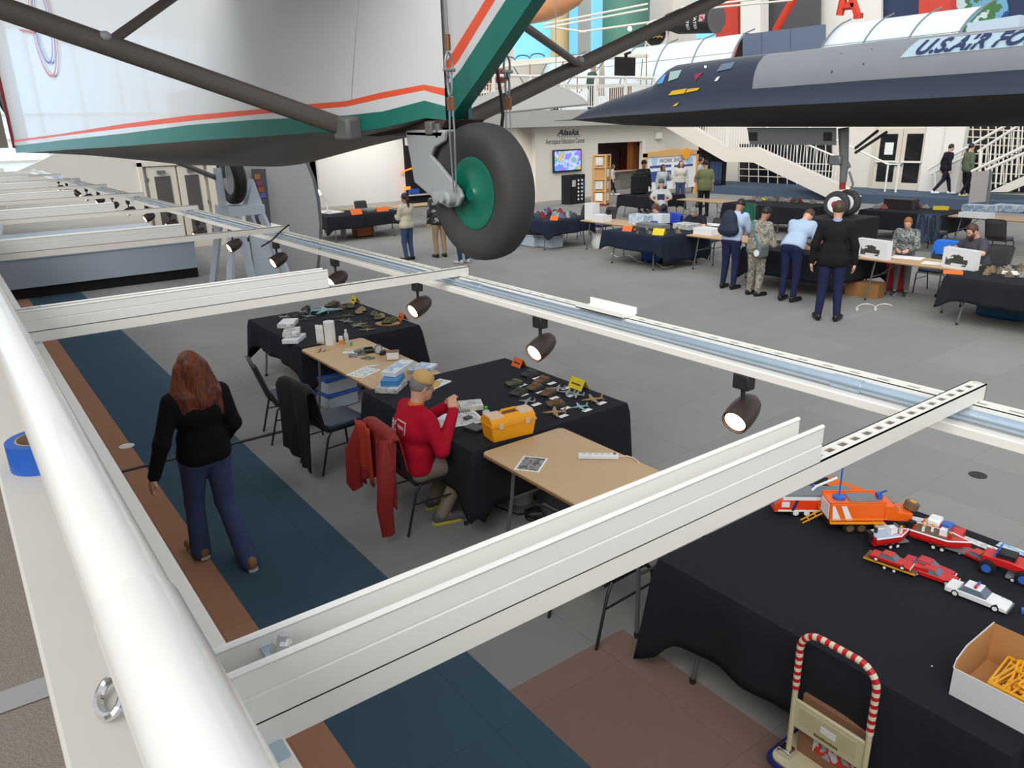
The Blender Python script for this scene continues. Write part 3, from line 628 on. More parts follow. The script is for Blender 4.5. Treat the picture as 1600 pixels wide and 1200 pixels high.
# man's work area
slab('news_page', 'large printed page spread under the hands of the man in red', 'paper', at(715, 655, CZ), 0.40, 0.33, 0.002, -0.25, M_paperw, z=CZ, print_m=M_printp)
slab('note_page', 'white page at the table edge by the red sleeve', 'paper', at(690, 652, CZ), 0.14, 0.2, 0.0045, 0.5, M_paperw, z=CZ)
slab('kit_box', 'cream kit box with a black emblem beside the printed page', 'kit box', at(736, 637, CZ), 0.20, 0.17, 0.045, -0.45, mat('cream_box', (226, 220, 200), 0.6), z=CZ, print_m=M_print)
slab('striped_book', 'small book with striped black cover between page and box', 'book', at(722, 640, CZ), 0.12, 0.16, 0.02, -0.45, ramp_mat('stripes', [(30, 30, 30), (220, 220, 216)], 0.6, 18, kind='wave'), z=CZ)
slab('sanding_block', 'orange rimmed grey sanding block on the page', 'block', at(731, 654, CZ + .003), 0.07, 0.05, 0.018, 0.2, mat('grey_orange', (90, 84, 80), .7), z=CZ + .003)
p = at(760, 655, CZ); t = thing('glue_bottle', 'clear bottle with green cap beside the yellow toolbox', 'bottle', tuple(p)); part('bottle', MB().lathe([(0.03, 0), (0.032, .02), (.032, .07), (.012, .09)], n=14), MATS['clear_plastic'], t); part('cap', MB().lathe([(.014, .088), (.014, .115)], n=10), MATS['green_plastic'], t)
slab('tool_tray', 'black tray of small tools at the table edge', 'tray', at(742, 672, CZ), 0.12, 0.16, 0.03, 0.2, M_blackmetal, z=CZ)
# yellow toolbox
p = at(797, 685, TZ); M_tb = mat('toolbox_yellow', (246, 166, 20), 0.45, var=0.03); M_tbc = mat('toolbox_clear', (222, 190, 160), 0.3)
t = thing('toolbox', 'bright yellow plastic toolbox with clear lid compartments', 'toolbox', (p.x + 0.03, p.y + 0.06, TZ + .002), -0.12)
L, Wd = 0.40, 0.20
part('body', MB().add([(-L / 2 + .02, -Wd / 2 + .015, 0), (L / 2 - .02, -Wd / 2 + .015, 0), (L / 2 - .02, Wd / 2 - .015, 0), (-L / 2 + .02, Wd / 2 - .015, 0), (-L / 2, -Wd / 2, .13), (L / 2, -Wd / 2, .13), (L / 2, Wd / 2, .13), (-L / 2, Wd / 2, .13)], [(0, 1, 2, 3), (4, 5, 6, 7), (0, 1, 5, 4), (1, 2, 6, 5), (2, 3, 7, 6), (3, 0, 4, 7)]), M_tb, t, bevel=.006)
part('rim', MB().box(-L / 2 - .006, L / 2 + .006, -Wd / 2 - .006, Wd / 2 + .006, .128, .142), M_tb, t, bevel=.003)
part('lid', MB().prism([(-L / 2, -Wd / 2, .142), (-L / 2, -Wd / 2 + .01, .175), (-L / 2, -.05, .205), (-L / 2, .05, .205), (-L / 2, Wd / 2 - .01, .175), (-L / 2, Wd / 2, .142)], (L, 0, 0)), M_tb, t, bevel=.004)
for s in (-1, 1):
    part('clear_compartment', MB().prism([(s * .135 - .062, -Wd / 2 + .018, .176), (s * .135 - .062, -.052, .209), (s * .135 - .062, .052, .209), (s * .135 - .062, Wd / 2 - .018, .176)], (.124, 0, 0)), M_tbc, t)
    part('latch', MB().box(s * .12 - .02, s * .12 + .02, -Wd / 2 - .012, -Wd / 2 - .002, .11, .16), M_tbc, t, bevel=.002)
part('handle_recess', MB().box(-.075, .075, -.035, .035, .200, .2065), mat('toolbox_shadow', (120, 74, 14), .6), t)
part('handle', MB().tube([(-.07, 0, .205), (-.06, 0, .225), (.06, 0, .225), (.07, 0, .205)], .011, 8), M_tb, t)
# power strip, photo
p = at(935, 716); t = thing('power_strip', 'white power strip with cord on tan table', 'power strip', (p.x, p.y, TZ + .001), -0.72)
part('housing', MB().box(-.15, .15, -.025, .025, 0, .035), M_boxw, t, bevel=.006)
for i in range(5): part('socket', MB().box(-.12 + i * .045, -.095 + i * .045, -.012, .012, .035, .0358), mat('socket_grey', (190, 190, 188), .6), t)
part('switch', MB().box(.11, .13, -.01, .01, .035, .041), mat('switch_brown', (120, 60, 50), .5), t)
part('cord', MB().tube([(.15, 0, .015), (.21, .0, .02), (.26, -.02, .012), (.29, -.07, .006), (.30, -.10, -.03), (.305, -.11, -.25)], .005, 6), mat('cord_cream', (214, 204, 180), .5), t)
slab('photo_print', 'black and white photo print lying on tan table', 'photo', at(830, 725), 0.25, 0.19, 0.002, 0.62, M_paperw, print_m=M_photo)
# below the tables
p = pz(805, 783, 0); t = thing('plastic_bucket', 'white translucent bucket on the floor under the tan table', 'bucket', (p.x + .05, p.y, 0)); part('tub', MB().lathe([(.12, 0), (.14, .2), (.15, .2), (.15, .22), (.135, .22), (.115, .01)], n=24), mat('bucket_white', (190, 192, 192), .4), t); part('red_knob', MB().ball((.14, -.06, .12), .02), mat('red_knob', (150, 30, 36), .4), t)
p = pz(838, 808, 0); solo('cable_coil', 'coil of black cable on the floor under the tan table', 'cable', MB().tube([(p.x + (.09 + .012 * math.sin(i)) * math.cos(i * .42), p.y + (.09 + .01 * math.cos(2 * i)) * math.sin(i * .42), .008 + .0009 * i) for i in range(60)] + [(p.x - .1 - .02 * i, p.y + .12 + .08 * i, .008) for i in range(7)], .007, 6), M_blackmetal)
p = pz(872, 812, 0); slab('grey_crate', 'grey plastic crate on the floor behind the nearest beam', 'crate', Vector((p.x + .2, p.y + .1, 0)), .3, .5, .22, 0, mat('crate_grey', (92, 96, 104), .6))
for i, h in enumerate((0.0, 0.19)):
    p = pz(440, 612, 0); t = thing('storage_bin', ['lower clear storage bin with blue lid under the black cloth', 'upper clear storage bin with blue lid under the black cloth'][i], 'storage bin', (3.35, 8.28, h), 0.1); part('tub', MB().box(-.2, .2, -.28, .28, 0, .16), mat('bin_clear', (170, 178, 190), .35), t, bevel=.02); part('lid', MB().box(-.215, .215, -.295, .295, .16, .19), mat('bin_lid_blue', (40, 90, 180), .45), t, bevel=.008)
slab('grey_case', 'flat grey case on the floor beside the blue lidded bins', 'case', pz(452, 612, 0.06), .32, .4, .12, .1, mat('case_grey', (150, 152, 164), .5), z=0)
p = pz(535, 650, .0); solo('headset_cable', 'tangled black headset and strap on the floor under the tan table', 'headset', MB().tube([(3.15 + .1 * math.cos(i * .5) + .01 * i, 6.75 + .13 * math.sin(i * .5), .02 + .06 * abs(math.sin(i * .25))) for i in range(24)], .012, 6), M_blackmetal)
# ================================================================== sprue box, cart, toy vehicles on the nearest black cloth
c = [pz(1494, 1090, CZ), pz(1505, 1062, CZ)]
t = thing('cardboard_box', 'open white box full of yellow model sprues at the right edge', 'box', (3.04, 0.86, CZ), 0.0)
M_kraft = mat('kraft_inside', (190, 140, 88), 0.8, var=0.04)
bx0, bx1, by0, by1, bh = 0.0, 0.36, -0.32, 0.20, 0.135
for i, q in enumerate((MB().box(bx0, bx0 + .004, by0, by1, 0, bh), MB().box(bx1 - .004, bx1, by0, by1, 0, bh))): part('side_panel', q, M_boxw, t)
part('side_panel', MB().prism([(bx0, by1, 0), (bx1, by1, 0), (bx1, by1, .20), (bx0 + .10, by1, .20), (bx0 + .02, by1, .17), (bx0, by1, bh)], (0, -.004, 0)), M_boxw, t)
part('side_panel', MB().box(bx0, bx1, by0, by0 + .004, 0, bh), M_boxw, t)
part('inner_liner', MB().prism([(bx0 + .005, by1 - .005, .003), (bx1 - .005, by1 - .005, .003), (bx1 - .005, by1 - .005, .199), (bx0 + .10, by1 - .005, .199), (bx0 + .022, by1 - .005, .168), (bx0 + .005, by1 - .005, bh)], (0, -.003, 0)).box(bx0 + .005, bx1 - .005, by0 + .005, by1 - .005, .002, .006).box(bx1 - .008, bx1 - .005, by0 + .005, by1 - .005, .003, .198).box(bx0 + .0045, bx0 + .007, by0 + .005, by1 - .005, .003, bh), M_kraft, t)
M_sy = mat('sprue_yellow', (240, 172, 30), 0.4, var=0.08)
for i in range(9):
    r = random.Random(i); mb = MB(); a = r.uniform(-.35, .35); cx, cy, cz_ = 3.21 + r.uniform(-.03, .03), 0.82 + r.uniform(-.12, .06), CZ + .035 + .0125 * i
    R_ = Matrix.Translation((cx, cy, cz_)) @ Matrix.Rotation(a, 4, 'Z') @ Matrix.Rotation(r.uniform(-.12, .12), 4, 'X') @ Matrix.Rotation(r.uniform(-.1, .1), 4, 'Y')
    m2 = MB(); hw, hh = .12, .105
    for x in (-hw, hw): m2.box(x - .004, x + .004, -hh, hh, 0, .008)
    for y in (-hh, hh): m2.box(-hw, hw, y - .004, y + .004, 0, .008)
    for k in range(6): y = -hh + .035 * (k + .5); m2.box(-hw, hw, y - .003, y + .003, 0, .006)
    for k in range(9): x = -hw + .026 * (k + .6); yy = r.uniform(-hh, hh * .4); m2.box(x - .005, x + .005, yy, yy + r.uniform(.03, .07), 0, .009)
    mb.add([R_ @ Vector(v) for v in m2.v], m2.f)
    solo('model_sprue', 'yellow plastic model sprue frame lying in the open white box', 'model part', mb, M_sy, group='yellow sprues in the box', smooth=0)
# platform cart ---------------------------------------------------------
M_cart = mat('cart_cream', (206, 196, 160), .4, var=.03); M_cartblue = mat('cart_blue_bumper', (36, 40, 110), .5)
t = thing('platform_cart', 'cream folding platform cart with red and white striped handle', 'cart', (2.78, 1.42, 0), 0.0)
ct = dict(parent=t, world=True)
part('deck', MB().prism([(a, b, .13) for a, b in rrect(2.70, 3.36, 1.17, 1.66, .05)], (0, 0, .03)), M_cart, bevel=.004, **ct)
part('bumper', MB().prism([(a, b, .125) for a, b in rrect(2.68, 3.38, 1.15, 1.68, .06)], (0, 0, .022)), M_cartblue, **ct)
for x, y in ((2.78, 1.25), (2.78, 1.58), (3.28, 1.25), (3.28, 1.58)):
    w = part('caster', MB().lathe([(.05, -.015), (.05, .015)], (x, y, .05), (0, 1, 0), 16), M_blackmetal, **ct); part('fork', MB().box(x - .02, x + .02, y - .022, y + .022, .05, .13), M_steel, **ct)
def hpath(s0, s1, n=60):
    yL, yR, top, rr = 1.600, 1.235, .885, .10; pts = []
    pts += [(2.775, yL, z) for z in np.linspace(.155, top - rr, 24)]
    pts += [(2.775, yL - rr + rr * math.cos(a), top - rr + rr * math.sin(a)) for a in np.linspace(0, PI / 2, 10)[1:]]
    pts += [(2.775, y, top) for y in np.linspace(yL - rr, yR + rr, 8)[1:]]
    pts += [(2.775, yR + rr - rr * math.sin(a), top - rr + rr * math.cos(a)) for a in np.linspace(0, PI / 2, 10)[1:]]
    pts += [(2.775, yR, z) for z in np.linspace(top - rr, .155, 24)[1:]]
    return pts
HP = hpath(0, 1); h = part('handle', MB().tube(HP, .0135, 12), M_cart, **ct)
acc = [0]
for a, b in zip(HP, HP[1:]): acc.append(acc[-1] + (Vector(b) - Vector(a)).length)
def along(s):
    for i in range(len(acc) - 1):
        if acc[i + 1] >= s: u = (s - acc[i]) / (acc[i + 1] - acc[i]); return Vector(HP[i]).lerp(Vector(HP[i + 1]), u)
    return Vector(HP[-1])
M_cred = mat('stripe_red', (196, 24, 36), .35); M_ccream = mat('stripe_cream', (228, 216, 190), .35)
s0, s1, n = 0.40, acc[-1] - 0.40, 46
for i in range(n):
    a, b = s0 + (s1 - s0) * i / n, s0 + (s1 - s0) * (i + 1) / n
    part('grip_stripe', MB().tube([along(a), along((a + b) / 2), along(b)], .0165, 12), M_cred if i % 2 == 0 else M_ccream, h).matrix_parent_inverse = Matrix.Translation(-t.location)
part('panel', MB().box(2.768, 2.785, 1.245, 1.592, .345, .50), M_cart, bevel=.004, **ct); part('panel_inset', MB().box(2.7655, 2.769, 1.28, 1.56, .385, .475), mat('panel_shade', (196, 186, 148), .5), **ct)
part('warning_label', MB().box(2.7638, 2.766, 1.375, 1.45, .41, .445), M_boxw, **ct)
mbx = MB()
for i in range(9): mbx.box(2.7634, 2.766, 1.478 - .0135 * i - .010, 1.478 - .0135 * i, .372, .372 + (.012 if i % 3 else .015))
part('panel_lettering', mbx, mat('label_brown', (120, 100, 60), .7), **ct)
part('hinge', MB().box(2.74, 2.80, 1.575, 1.64, .16, .20).box(2.74, 2.80, 1.195, 1.26, .16, .20), M_chrome, bevel=.006, **ct)
b_ = slab('picture_carton', 'brown carton with red vehicle picture standing on the cart', 'carton', Vector((2.93, 1.42, .16)), .20, .34, .34, 0, mat('brown_carton', (140, 100, 74), .8))
part('picture', MB().box(-.103, -.1, -.12, .09, .06, .25), ramp_mat('car_picture', [(150, 170, 180), (190, 50, 44), (200, 204, 206), (90, 60, 50)], .5, 12), b_)
slab('flat_carton', 'blue edged white carton on the cart behind the picture', 'carton', Vector((3.16, 1.32, .16)), .20, .26, .20, .1, M_boxw, print_m=M_printb)
slab('flat_carton', 'grey printed carton lying at the outer end of the cart', 'carton', Vector((3.12, 1.565, .16)), .24, .14, .24, 0, M_print)
# toy vehicles -------------------------------------------------------------
V_red = mat('toy_red', (206, 30, 28), .3, var=.03); V_or = mat('toy_orange_red', (236, 66, 28), .3, var=.03); V_org = mat('toy_orange', (240, 104, 24), .35, var=.04); V_w = mat('toy_white', (236, 238, 240), .3); V_g = mat('toy_grey', (120, 124, 130), .5, var=.1); V_k = mat('toy_black', (26, 26, 28), .5); V_y = mat('toy_yellow', (232, 160, 30), .4); V_b = mat('toy_blue', (50, 100, 190), .4); V_gl = mat('toy_glass', (96, 110, 124), .15); V_cr = mat('toy_crimson', (196, 20, 48), .3); V_br = mat('toy_brown', (110, 84, 62), .7)
def wheel(t, x, y, r, w, hub=V_w):
    q = part('wheel', MB().lathe([(r * .6, -w / 2), (r, -w / 2 * .8), (r, w / 2 * .8), (r * .6, w / 2)], (x, y, r), (1, 0, 0), 18), V_k, t)
    part('hub', MB().lathe([(r * .55, -w / 2 - .001), (r * .55, w / 2 + .001)], (x, y, r), (1, 0, 0), 14), hub, q)
def vroot(name, label, x, y, heading, z=CZ, x2=None, y2=None):
    p = pz(x, y, z); return thing(name, label, 'toy vehicle', (p.x, p.y, z), heading)
# local +Y is the nose
# airport fire truck
t = vroot('toy_fire_truck', 'large red and white toy airport fire truck half under the beam', 1268, 800, 0); t.rotation_euler.z = 0.86; t.scale = (1.2, 1.2, 1.2)
L, w = .42, .125
part('chassis', MB().box(-w / 2 + .01, w / 2 - .01, -L / 2 + .02, L / 2 - .03, .02, .04), V_k, t)
part('body', MB().prism([(-w / 2, -L / 2, .035), (-w / 2, -L / 2, .10), (-w / 2, L / 2 - .03, .10), (-w / 2, L / 2, .075), (-w / 2, L / 2, .03), (-w / 2, L / 2 - .04, .03)], (w, 0, 0)), V_or, t, bevel=.003)
part('white_band', MB().box(-w / 2 - .002, w / 2 + .002, -L / 2 + .01, L / 2 - .04, .100, .114), V_w, t)
part('roof_deck', MB().prism([(-w / 2 + .008, -L / 2 + .02, .114), (w / 2 - .008, -L / 2 + .02, .114), (w / 2 - .008, L / 2 - .05, .114), (-w / 2 + .008, L / 2 - .05, .114)], (0, 0, .012)), V_g, t)
part('side_window', MB().box(-w / 2 - .0015, w / 2 + .0015, L / 2 - .075, L / 2 - .035, .06, .09), V_w, t); part('windshield', MB().prism([(-w / 2 + .008, L / 2 - .028, .1), (-w / 2 + .008, L / 2 + .001, .076), (-w / 2 + .008, L / 2 + .001, .05), (-w / 2 + .008, L / 2 - .03, .06)], (w - .016, 0, 0)), V_gl, t)
part('blue_slash', MB().prism([(-w / 2 - .0018, L / 2 - .10, .04), (-w / 2 - .0018, L / 2 - .085, .04), (-w / 2 - .0018, L / 2 - .105, .1), (-w / 2 - .0018, L / 2 - .12, .1)], (w + .0036, 0, 0)), mat('toy_navy', (40, 50, 110), .4), t)
part('side_trim', MB().box(-w / 2 - .0015, w / 2 + .0015, -L / 2 + .02, L / 2 - .02, .035, .045), V_w, t)
part('turret_nozzle', MB().tube([(0, L / 2 - .2, .126), (0, L / 2 - .22, .15), (0, L / 2 - .32, .20)], .007, 8), V_w, t)
part('beacon', MB().box(w / 2 - .03, w / 2 - .015, -.02, -.005, .126, .138), V_b, t)
for y in (L / 2 - .11, L / 2 - .165, -L / 2 + .13, -L / 2 + .075):
    for s in (-1, 1): wheel(t, s * (w / 2 - .012), y, .027, .026)
# orange truck
t = vroot('toy_expedition_truck', 'large orange toy expedition truck with yellow ladder and blue mast', 1350, 825, 0); t.rotation_euler.z = -2.25; t.scale = (1.22, 1.22, 1.22)
L, w = .40, .13
part('chassis', MB().box(-w / 2 + .015, w / 2 - .015, -L / 2, L / 2 - .02, .05, .065), V_k, t)
part('cabin_box', MB().box(-w / 2, w / 2, -L / 2, L / 2 - .14, .072, .165), V_org, t, bevel=.004)
part('roof_panel', MB().box(-w / 2 + .02, w / 2 - .02, -L / 2 + .10, L / 2 - .17, .165, .172), V_g, t); part('roof_rail', MB().box(-w / 2, -w / 2 + .006, -L / 2, L / 2 - .14, .165, .175).box(w / 2 - .006, w / 2, -L / 2, L / 2 - .14, .165, .175), V_org, t)
for s in (-1, 1):
    part('hazard_stripe', MB().prism([(s * (w / 2 + .001), -L / 2 + .015, .08), (s * (w / 2 + .001), -L / 2 + .055, .08), (s * (w / 2 + .001), -L / 2 + .02, .155), (s * (w / 2 + .001), -L / 2 + .008, .155)], (.001, 0, 0)).prism([(s * (w / 2 + .001), -L / 2 + .08, .08), (s * (w / 2 + .001), -L / 2 + .11, .08), (s * (w / 2 + .001), -L / 2 + .075, .155), (s * (w / 2 + .001), -L / 2 + .05, .155)], (.001, 0, 0)), V_w, t)
    part('catwalk', MB().box(s * w / 2, s * (w / 2 + .02), -L / 2, L / 2 - .14, .068, .072), V_y, t)
    part('catwalk_rail', MB().tube([(s * (w / 2 + .019), -L / 2, .095), (s * (w / 2 + .019), L / 2 - .14, .095)], .002, 5).tube([(s * (w / 2 + .019), -L / 2, .07), (s * (w / 2 + .019), -L / 2, .095)], .002, 5).tube([(s * (w / 2 + .019), 0, .07), (s * (w / 2 + .019), 0, .095)], .002, 5), V_y, t)
    part('white_step', MB().box(s * (w / 2 - .01), s * (w / 2 + .014), .02, .08, .04, .052), V_w, t)
part('rear_door', MB().box(-w / 2 + .015, w / 2 - .015, -L / 2 - .003, -L / 2, .08, .155), V_w, t)
part('cab', MB().prism([(-w / 2 + .012, L / 2 - .135, .07), (-w / 2 + .012, L / 2 - .135, .15), (-w / 2 + .012, L / 2 - .09, .15), (-w / 2 + .012, L / 2 - .07, .115), (-w / 2 + .012, L / 2, .105), (-w / 2 + .012, L / 2, .06)], (w - .024, 0, 0)), V_org, t, bevel=.004)
part('windshield', MB().prism([(-w / 2 + .018, L / 2 - .088, .147), (-w / 2 + .018, L / 2 - .069, .117), (-w / 2 + .018, L / 2 - .066, .118), (-w / 2 + .018, L / 2 - .085, .148)], (w - .036, 0, 0)), V_gl, t)
part('mast', MB().cyl((0, -L / 2 + .06, .17), (0, -L / 2 + .06, .36), .004, n=6), V_b, t); part('mast_base', MB().lathe([(.03, .165), (.03, .178), (.015, .185)], (0, -L / 2 + .06, 0), n=12), V_b, t)
part('crane_figure', MB().box(-.02, .02, L / 2 - .16, L / 2 - .14, .165, .19).cyl((0, L / 2 - .15, .19), (.03, L / 2 - .13, .22), .005, n=5), V_b, t)
part('spare_wheel', MB().lathe([(.02, -.02), (.034, -.016), (.034, .016), (.02, .02)], (0, L / 2 + .012, .125), (0, .3, 1), 16), V_br, t); part('spare_hub', MB().lathe([(.017, .012), (.017, .022)], (0, L / 2 + .012, .125), (0, .3, 1), 12), V_y, t)
part('ladder', MB().tube([(-w / 2 + .01, -L / 2, .07), (-w / 2 - .01, -L / 2 - .085, .004)], .004, 5).tube([(-w / 2 + .04, -L / 2, .07), (-w / 2 + .02, -L / 2 - .085, .004)], .004, 5).box(-w / 2 - .01, -w / 2 + .03, -L / 2 - .03, -L / 2 - .024, .045, .05).box(-w / 2 - .01, -w / 2 + .03, -L / 2 - .06, -L / 2 - .054, .02, .026), V_y, t)
for y in (L / 2 - .045, -L / 2 + .16, -L / 2 + .105):
    for s in (-1, 1): wheel(t, s * (w / 2 - .018), y, .034, .034, V_br)
# cars
def toy_car(label, x, y, rz, L, w, body, roof=None, glass=V_gl, deckz=.03, z=CZ, lights=None, hood=None, name='toy_car'):
    t = vroot(name, label, x, y, rz, z); h = L * .13
    part('body', MB().prism([(-w / 2, -L / 2, .012), (-w / 2, -L / 2, h * 1.15), (-w / 2, -L * .2, h * 1.25), (-w / 2, L * .18, h * 1.25), (-w / 2, L * .46, h * 1.05), (-w / 2, L / 2, h * .8), (-w / 2, L / 2, .012)], (w, 0, 0)), body, t, bevel=.004)
    part('cabin_glass', MB().add([(-w * .46, -L * .30, h * 1.2), (w * .46, -L * .30, h * 1.2), (w * .46, L * .17, h * 1.2), (-w * .46, L * .17, h * 1.2), (-w * .36, -L * .20, h * 1.95), (w * .36, -L * .20, h * 1.95), (w * .36, L * .05, h * 1.95), (-w * .36, L * .05, h * 1.95)], [(0, 1, 5, 4), (1, 2, 6, 5), (2, 3, 7, 6), (3, 0, 4, 7), (4, 5, 6, 7)]), glass, t)
    part('roof', MB().prism([(-w * .37, -L * .21, h * 1.95), (w * .37, -L * .21, h * 1.95), (w * .37, L * .055, h * 1.95), (-w * .37, L * .055, h * 1.95)], (0, 0, .004)), roof or body, t, bevel=.0015)
    for yy in (L * .32, -L * .32):
        for s in (-1, 1): wheel(t, s * (w / 2 - .007), yy, L * .075, .016)
    if lights: part('light_bar', MB().box(-w * .3, 0, -L * .06, -L * .02, h * 1.95 + .004, h * 1.95 + .014, 0).box(0, w * .3, -L * .06, -L * .02, h * 1.95 + .004, h * 1.95 + .014, 1), [V_b, V_cr], t)
    part('bumper', MB().box(-w * .5, w * .5, L * .5, L * .515, .014, .026), V_w if body is not V_w else V_g, t)
    return t
D = PI + 0.17
toy_car('white toy police car with blue light bar in front of the other vehicles', 1527, 938, D - .08, .235, .085, V_w, lights=True).scale = (1.22, 1.22, 1.22)
toy_car('crimson toy saloon car parked behind the red pickup', 1450, 893, D - .05, .25, .09, V_cr)
tk = toy_car('red toy pickup truck pulling the car trailer', 1458, 903, D, .23, .085, V_red); part('bed_box', MB().box(-.038, .038, -.095, -.02, .034, .055), V_red, tk); part('door_sign', MB().box(-.0412, .0412, -.06, -.02, .018, .036), V_w, tk)
tl = thing('toy_trailer', 'flat toy car trailer under the red stock car', 'toy vehicle', (*pz(1392, 887, CZ).xy, CZ), D); L = .27
part('deck', MB().box(-.045, .045, -L / 2, L / 2, .026, .034), V_br, tl); part('edge_trim', MB().box(-.047, -.045, -L / 2, L / 2, .026, .036).box(.045, .047, -L / 2, L / 2, .026, .036), V_y, tl)
for y in (-.02, .03):
    for s in (-1, 1): wheel(tl, s * .042, y, .014, .012)
toy_car('red toy stock car with white roof lettering on the trailer', 1392, 880, D, .21, .075, V_red, z=CZ + .034)
toy_car('small red toy car beside the big wheeled red truck', 1522, 872, D + PI * .9, .19, .08, V_red)
# boats on trailers
def toy_boat(label, x, y, rz, L, w, deckm, fig):
    t = vroot('toy_boat', label, x, y, rz)
    part('hull', MB().prism([(-w / 2, -L / 2, .05), (w / 2, -L / 2, .05), (w / 2, L * .15, .05), (0, L / 2, .06), (-w / 2, L * .15, .05)], (0, 0, .03)).prism([(-w * .35, -L / 2, .03), (w * .35, -L / 2, .03), (w * .35, L * .1, .03), (0, L * .38, .035), (-w * .35, L * .1, .03)], (0, 0, .02)), V_red, t)
    part('gunwale', MB().tube([(-w / 2, -L / 2, .082), (-w / 2, L * .15, .082), (0, L / 2, .088), (w / 2, L * .15, .082), (w / 2, -L / 2, .082)], .005, 6), V_w, t)
    part('deck', MB().prism([(-w * .42, -L * .46, .078), (w * .42, -L * .46, .078), (w * .42, L * .12, .078), (0, L * .4, .08), (-w * .42, L * .12, .078)], (0, 0, .006)), deckm, t)
    part('console', MB().box(-.02, .02, -.01, .03, .084, .12), V_w, t); part('screen', MB().box(-.02, .02, .03, .034, .10, .135), V_gl, t)
    part('outboard_motor', MB().box(-.018, .018, -L / 2 - .03, -L / 2, .05, .11), V_k, t)
    for i, (fx, fy, m) in enumerate(fig): g = part('figure', MB().box(fx - .008, fx + .008, fy - .006, fy + .006, .084, .115), m, t); part('helmet', MB().ball((fx, fy, .124), .009), V_y, g)
    for s in (-1, 1):
        wheel(t, s * (w / 2 - .012), -.02, .017, .014); wheel(t, s * (w / 2 - .012), .025, .017, .014)
    part('trailer_frame', MB().box(-w * .3, w * .3, -.05, L * .45, .022, .03), V_g, t)
    return t
toy_boat('red and white toy rescue boat with pale blue deck beside the orange truck', 1388, 852, D + 0.95, .24, .10, mat('toy_pale_blue', (170, 200, 220), .4), [(-.02, -.08, V_k), (.02, .05, V_w)])
toy_boat('red toy fireboat crowded with white gear behind the stock car', 1468, 855, D, .30, .12, V_br, [(-.03, -.1, V_w), (.0, -.05, V_w), (.03, -.09, V_w), (.03, .05, V_red)])
t = vroot('toy_rover', 'red toy rescue truck with blue gear standing behind the fireboat', 1470, 842, D); part('body', MB().box(-.05, .05, -.11, .11, .03, .085), V_red, t, bevel=.006); part('canopy', MB().box(-.045, .045, -.08, -.01, .085, .125), V_w, t, bevel=.01); part('gear', MB().box(-.03, .03, .0, .05, .085, .11), V_b, t)
for y in (.07, -.07):
    for s in (-1, 1): wheel(t, s * .05, y, .03, .024, V_g)
t = vroot('toy_monster_truck', 'red toy monster truck with blue hubs and brown ladder at the right edge', 1573, 898, D)
part('body', MB().prism([(-.055, -.12, .06), (-.055, -.12, .10), (-.055, .0, .105), (-.055, .12, .095), (-.055, .13, .06)], (.11, 0, 0)), V_red, t, bevel=.006); part('cockpit', MB().box(-.04, .04, -.06, .03, .10, .13), V_k, t); part('roll_cage', MB().tube([(-.045, -.07, .1), (-.045, -.05, .15), (.045, -.05, .15), (.045, -.07, .1)], .004, 5), V_b, t)
for i in range(3): part('headlight', MB().ball((-.03 + .03 * i, .128, .09), .009), V_w, t)
part('ladder', MB().tube([(-.06, -.11, .09), (-.09, -.15, .005)], .004, 5).tube([(-.03, -.12, .09), (-.06, -.16, .005)], .004, 5).cb((-.065, -.13, .05), (.03, .006, .006)), V_y, t)
for y in (.085, -.085):
    for s in (-1, 1): wheel(t, s * .062, y, .042, .04, V_b)
toy_car('grey and white toy vehicle cut by the right edge of the picture', 1606, 912, D, .2, .085, V_g)
solo('toy_ball', 'small bright blue toy block at the right edge of the black cloth', 'toy', MB().cb(pz(1600, 958, CZ) + Vector((0, 0, .012)), (.03, .03, .024), .4), V_b, bevel=.003)
for x, y, sx, sy, rz_, lab, m in ((1452, 826, .36, .045, -0.0, 'long white caption strip along the far edge of the black cloth', M_paperw), (1530, 850, .20, .06, 0, 'white caption sheet behind the small red car', M_printp), (1592, 862, .22, .06, 0, 'white caption sheet with blue print at the right edge', M_printb), (1432, 815, .10, .12, .4, 'pale blue printed sheet behind the orange truck', M_printb)):
    slab('caption_sheet', lab, 'paper', pz(x, y, CZ), sx, sy, .002, rz_ + PI / 2, m, z=CZ)
t = tent('large orange card lying behind the fire truck', pz(1340, 772, CZ), .42, PI / 2, M_signO, .05, ink=False)
p = pz(1456, 1041, CZ); solo('paper_scrap', 'tiny white scrap on the black cloth', 'scrap', MB().cb(p, (.008, .006, .002)), M_paperw)
# ================================================================== hanging silver airliner (tail towards the balcony)
M_silver = mat('silver_dope', (206, 207, 208), 0.33, metal=0.0, var=0.04, scale=2.5, coat=0.25)
M_teal = mat('trim_green', (14, 108, 96), 0.4, var=0.06, scale=4); M_trimO = mat('trim_orange', (228, 84, 48), 0.45, var=0.04)
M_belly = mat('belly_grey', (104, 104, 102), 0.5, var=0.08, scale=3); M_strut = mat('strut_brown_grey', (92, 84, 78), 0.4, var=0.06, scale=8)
M_forkg = mat('fork_grey', (158, 162, 164), 0.45, var=0.04); M_tyre = mat('tyre_rubber', (58, 57, 57), 0.75, var=0.14, scale=14); M_hubg = mat('hub_green', (12, 104, 84), 0.35, var=0.05, scale=6)
M_copper = mat('copper_sleeve', (136, 92, 60), 0.4, metal=0.4); M_wire = mat('steel_wire', (160, 164, 166), 0.35, metal=0.7)
CX = 2.12
PL = thing('silver_airliner', 'silver vintage airliner with green and orange trim hanging tail first beside the balcony', 'aircraft', (CX, 3.3, 2.48))
kw = dict(parent=PL, world=True)
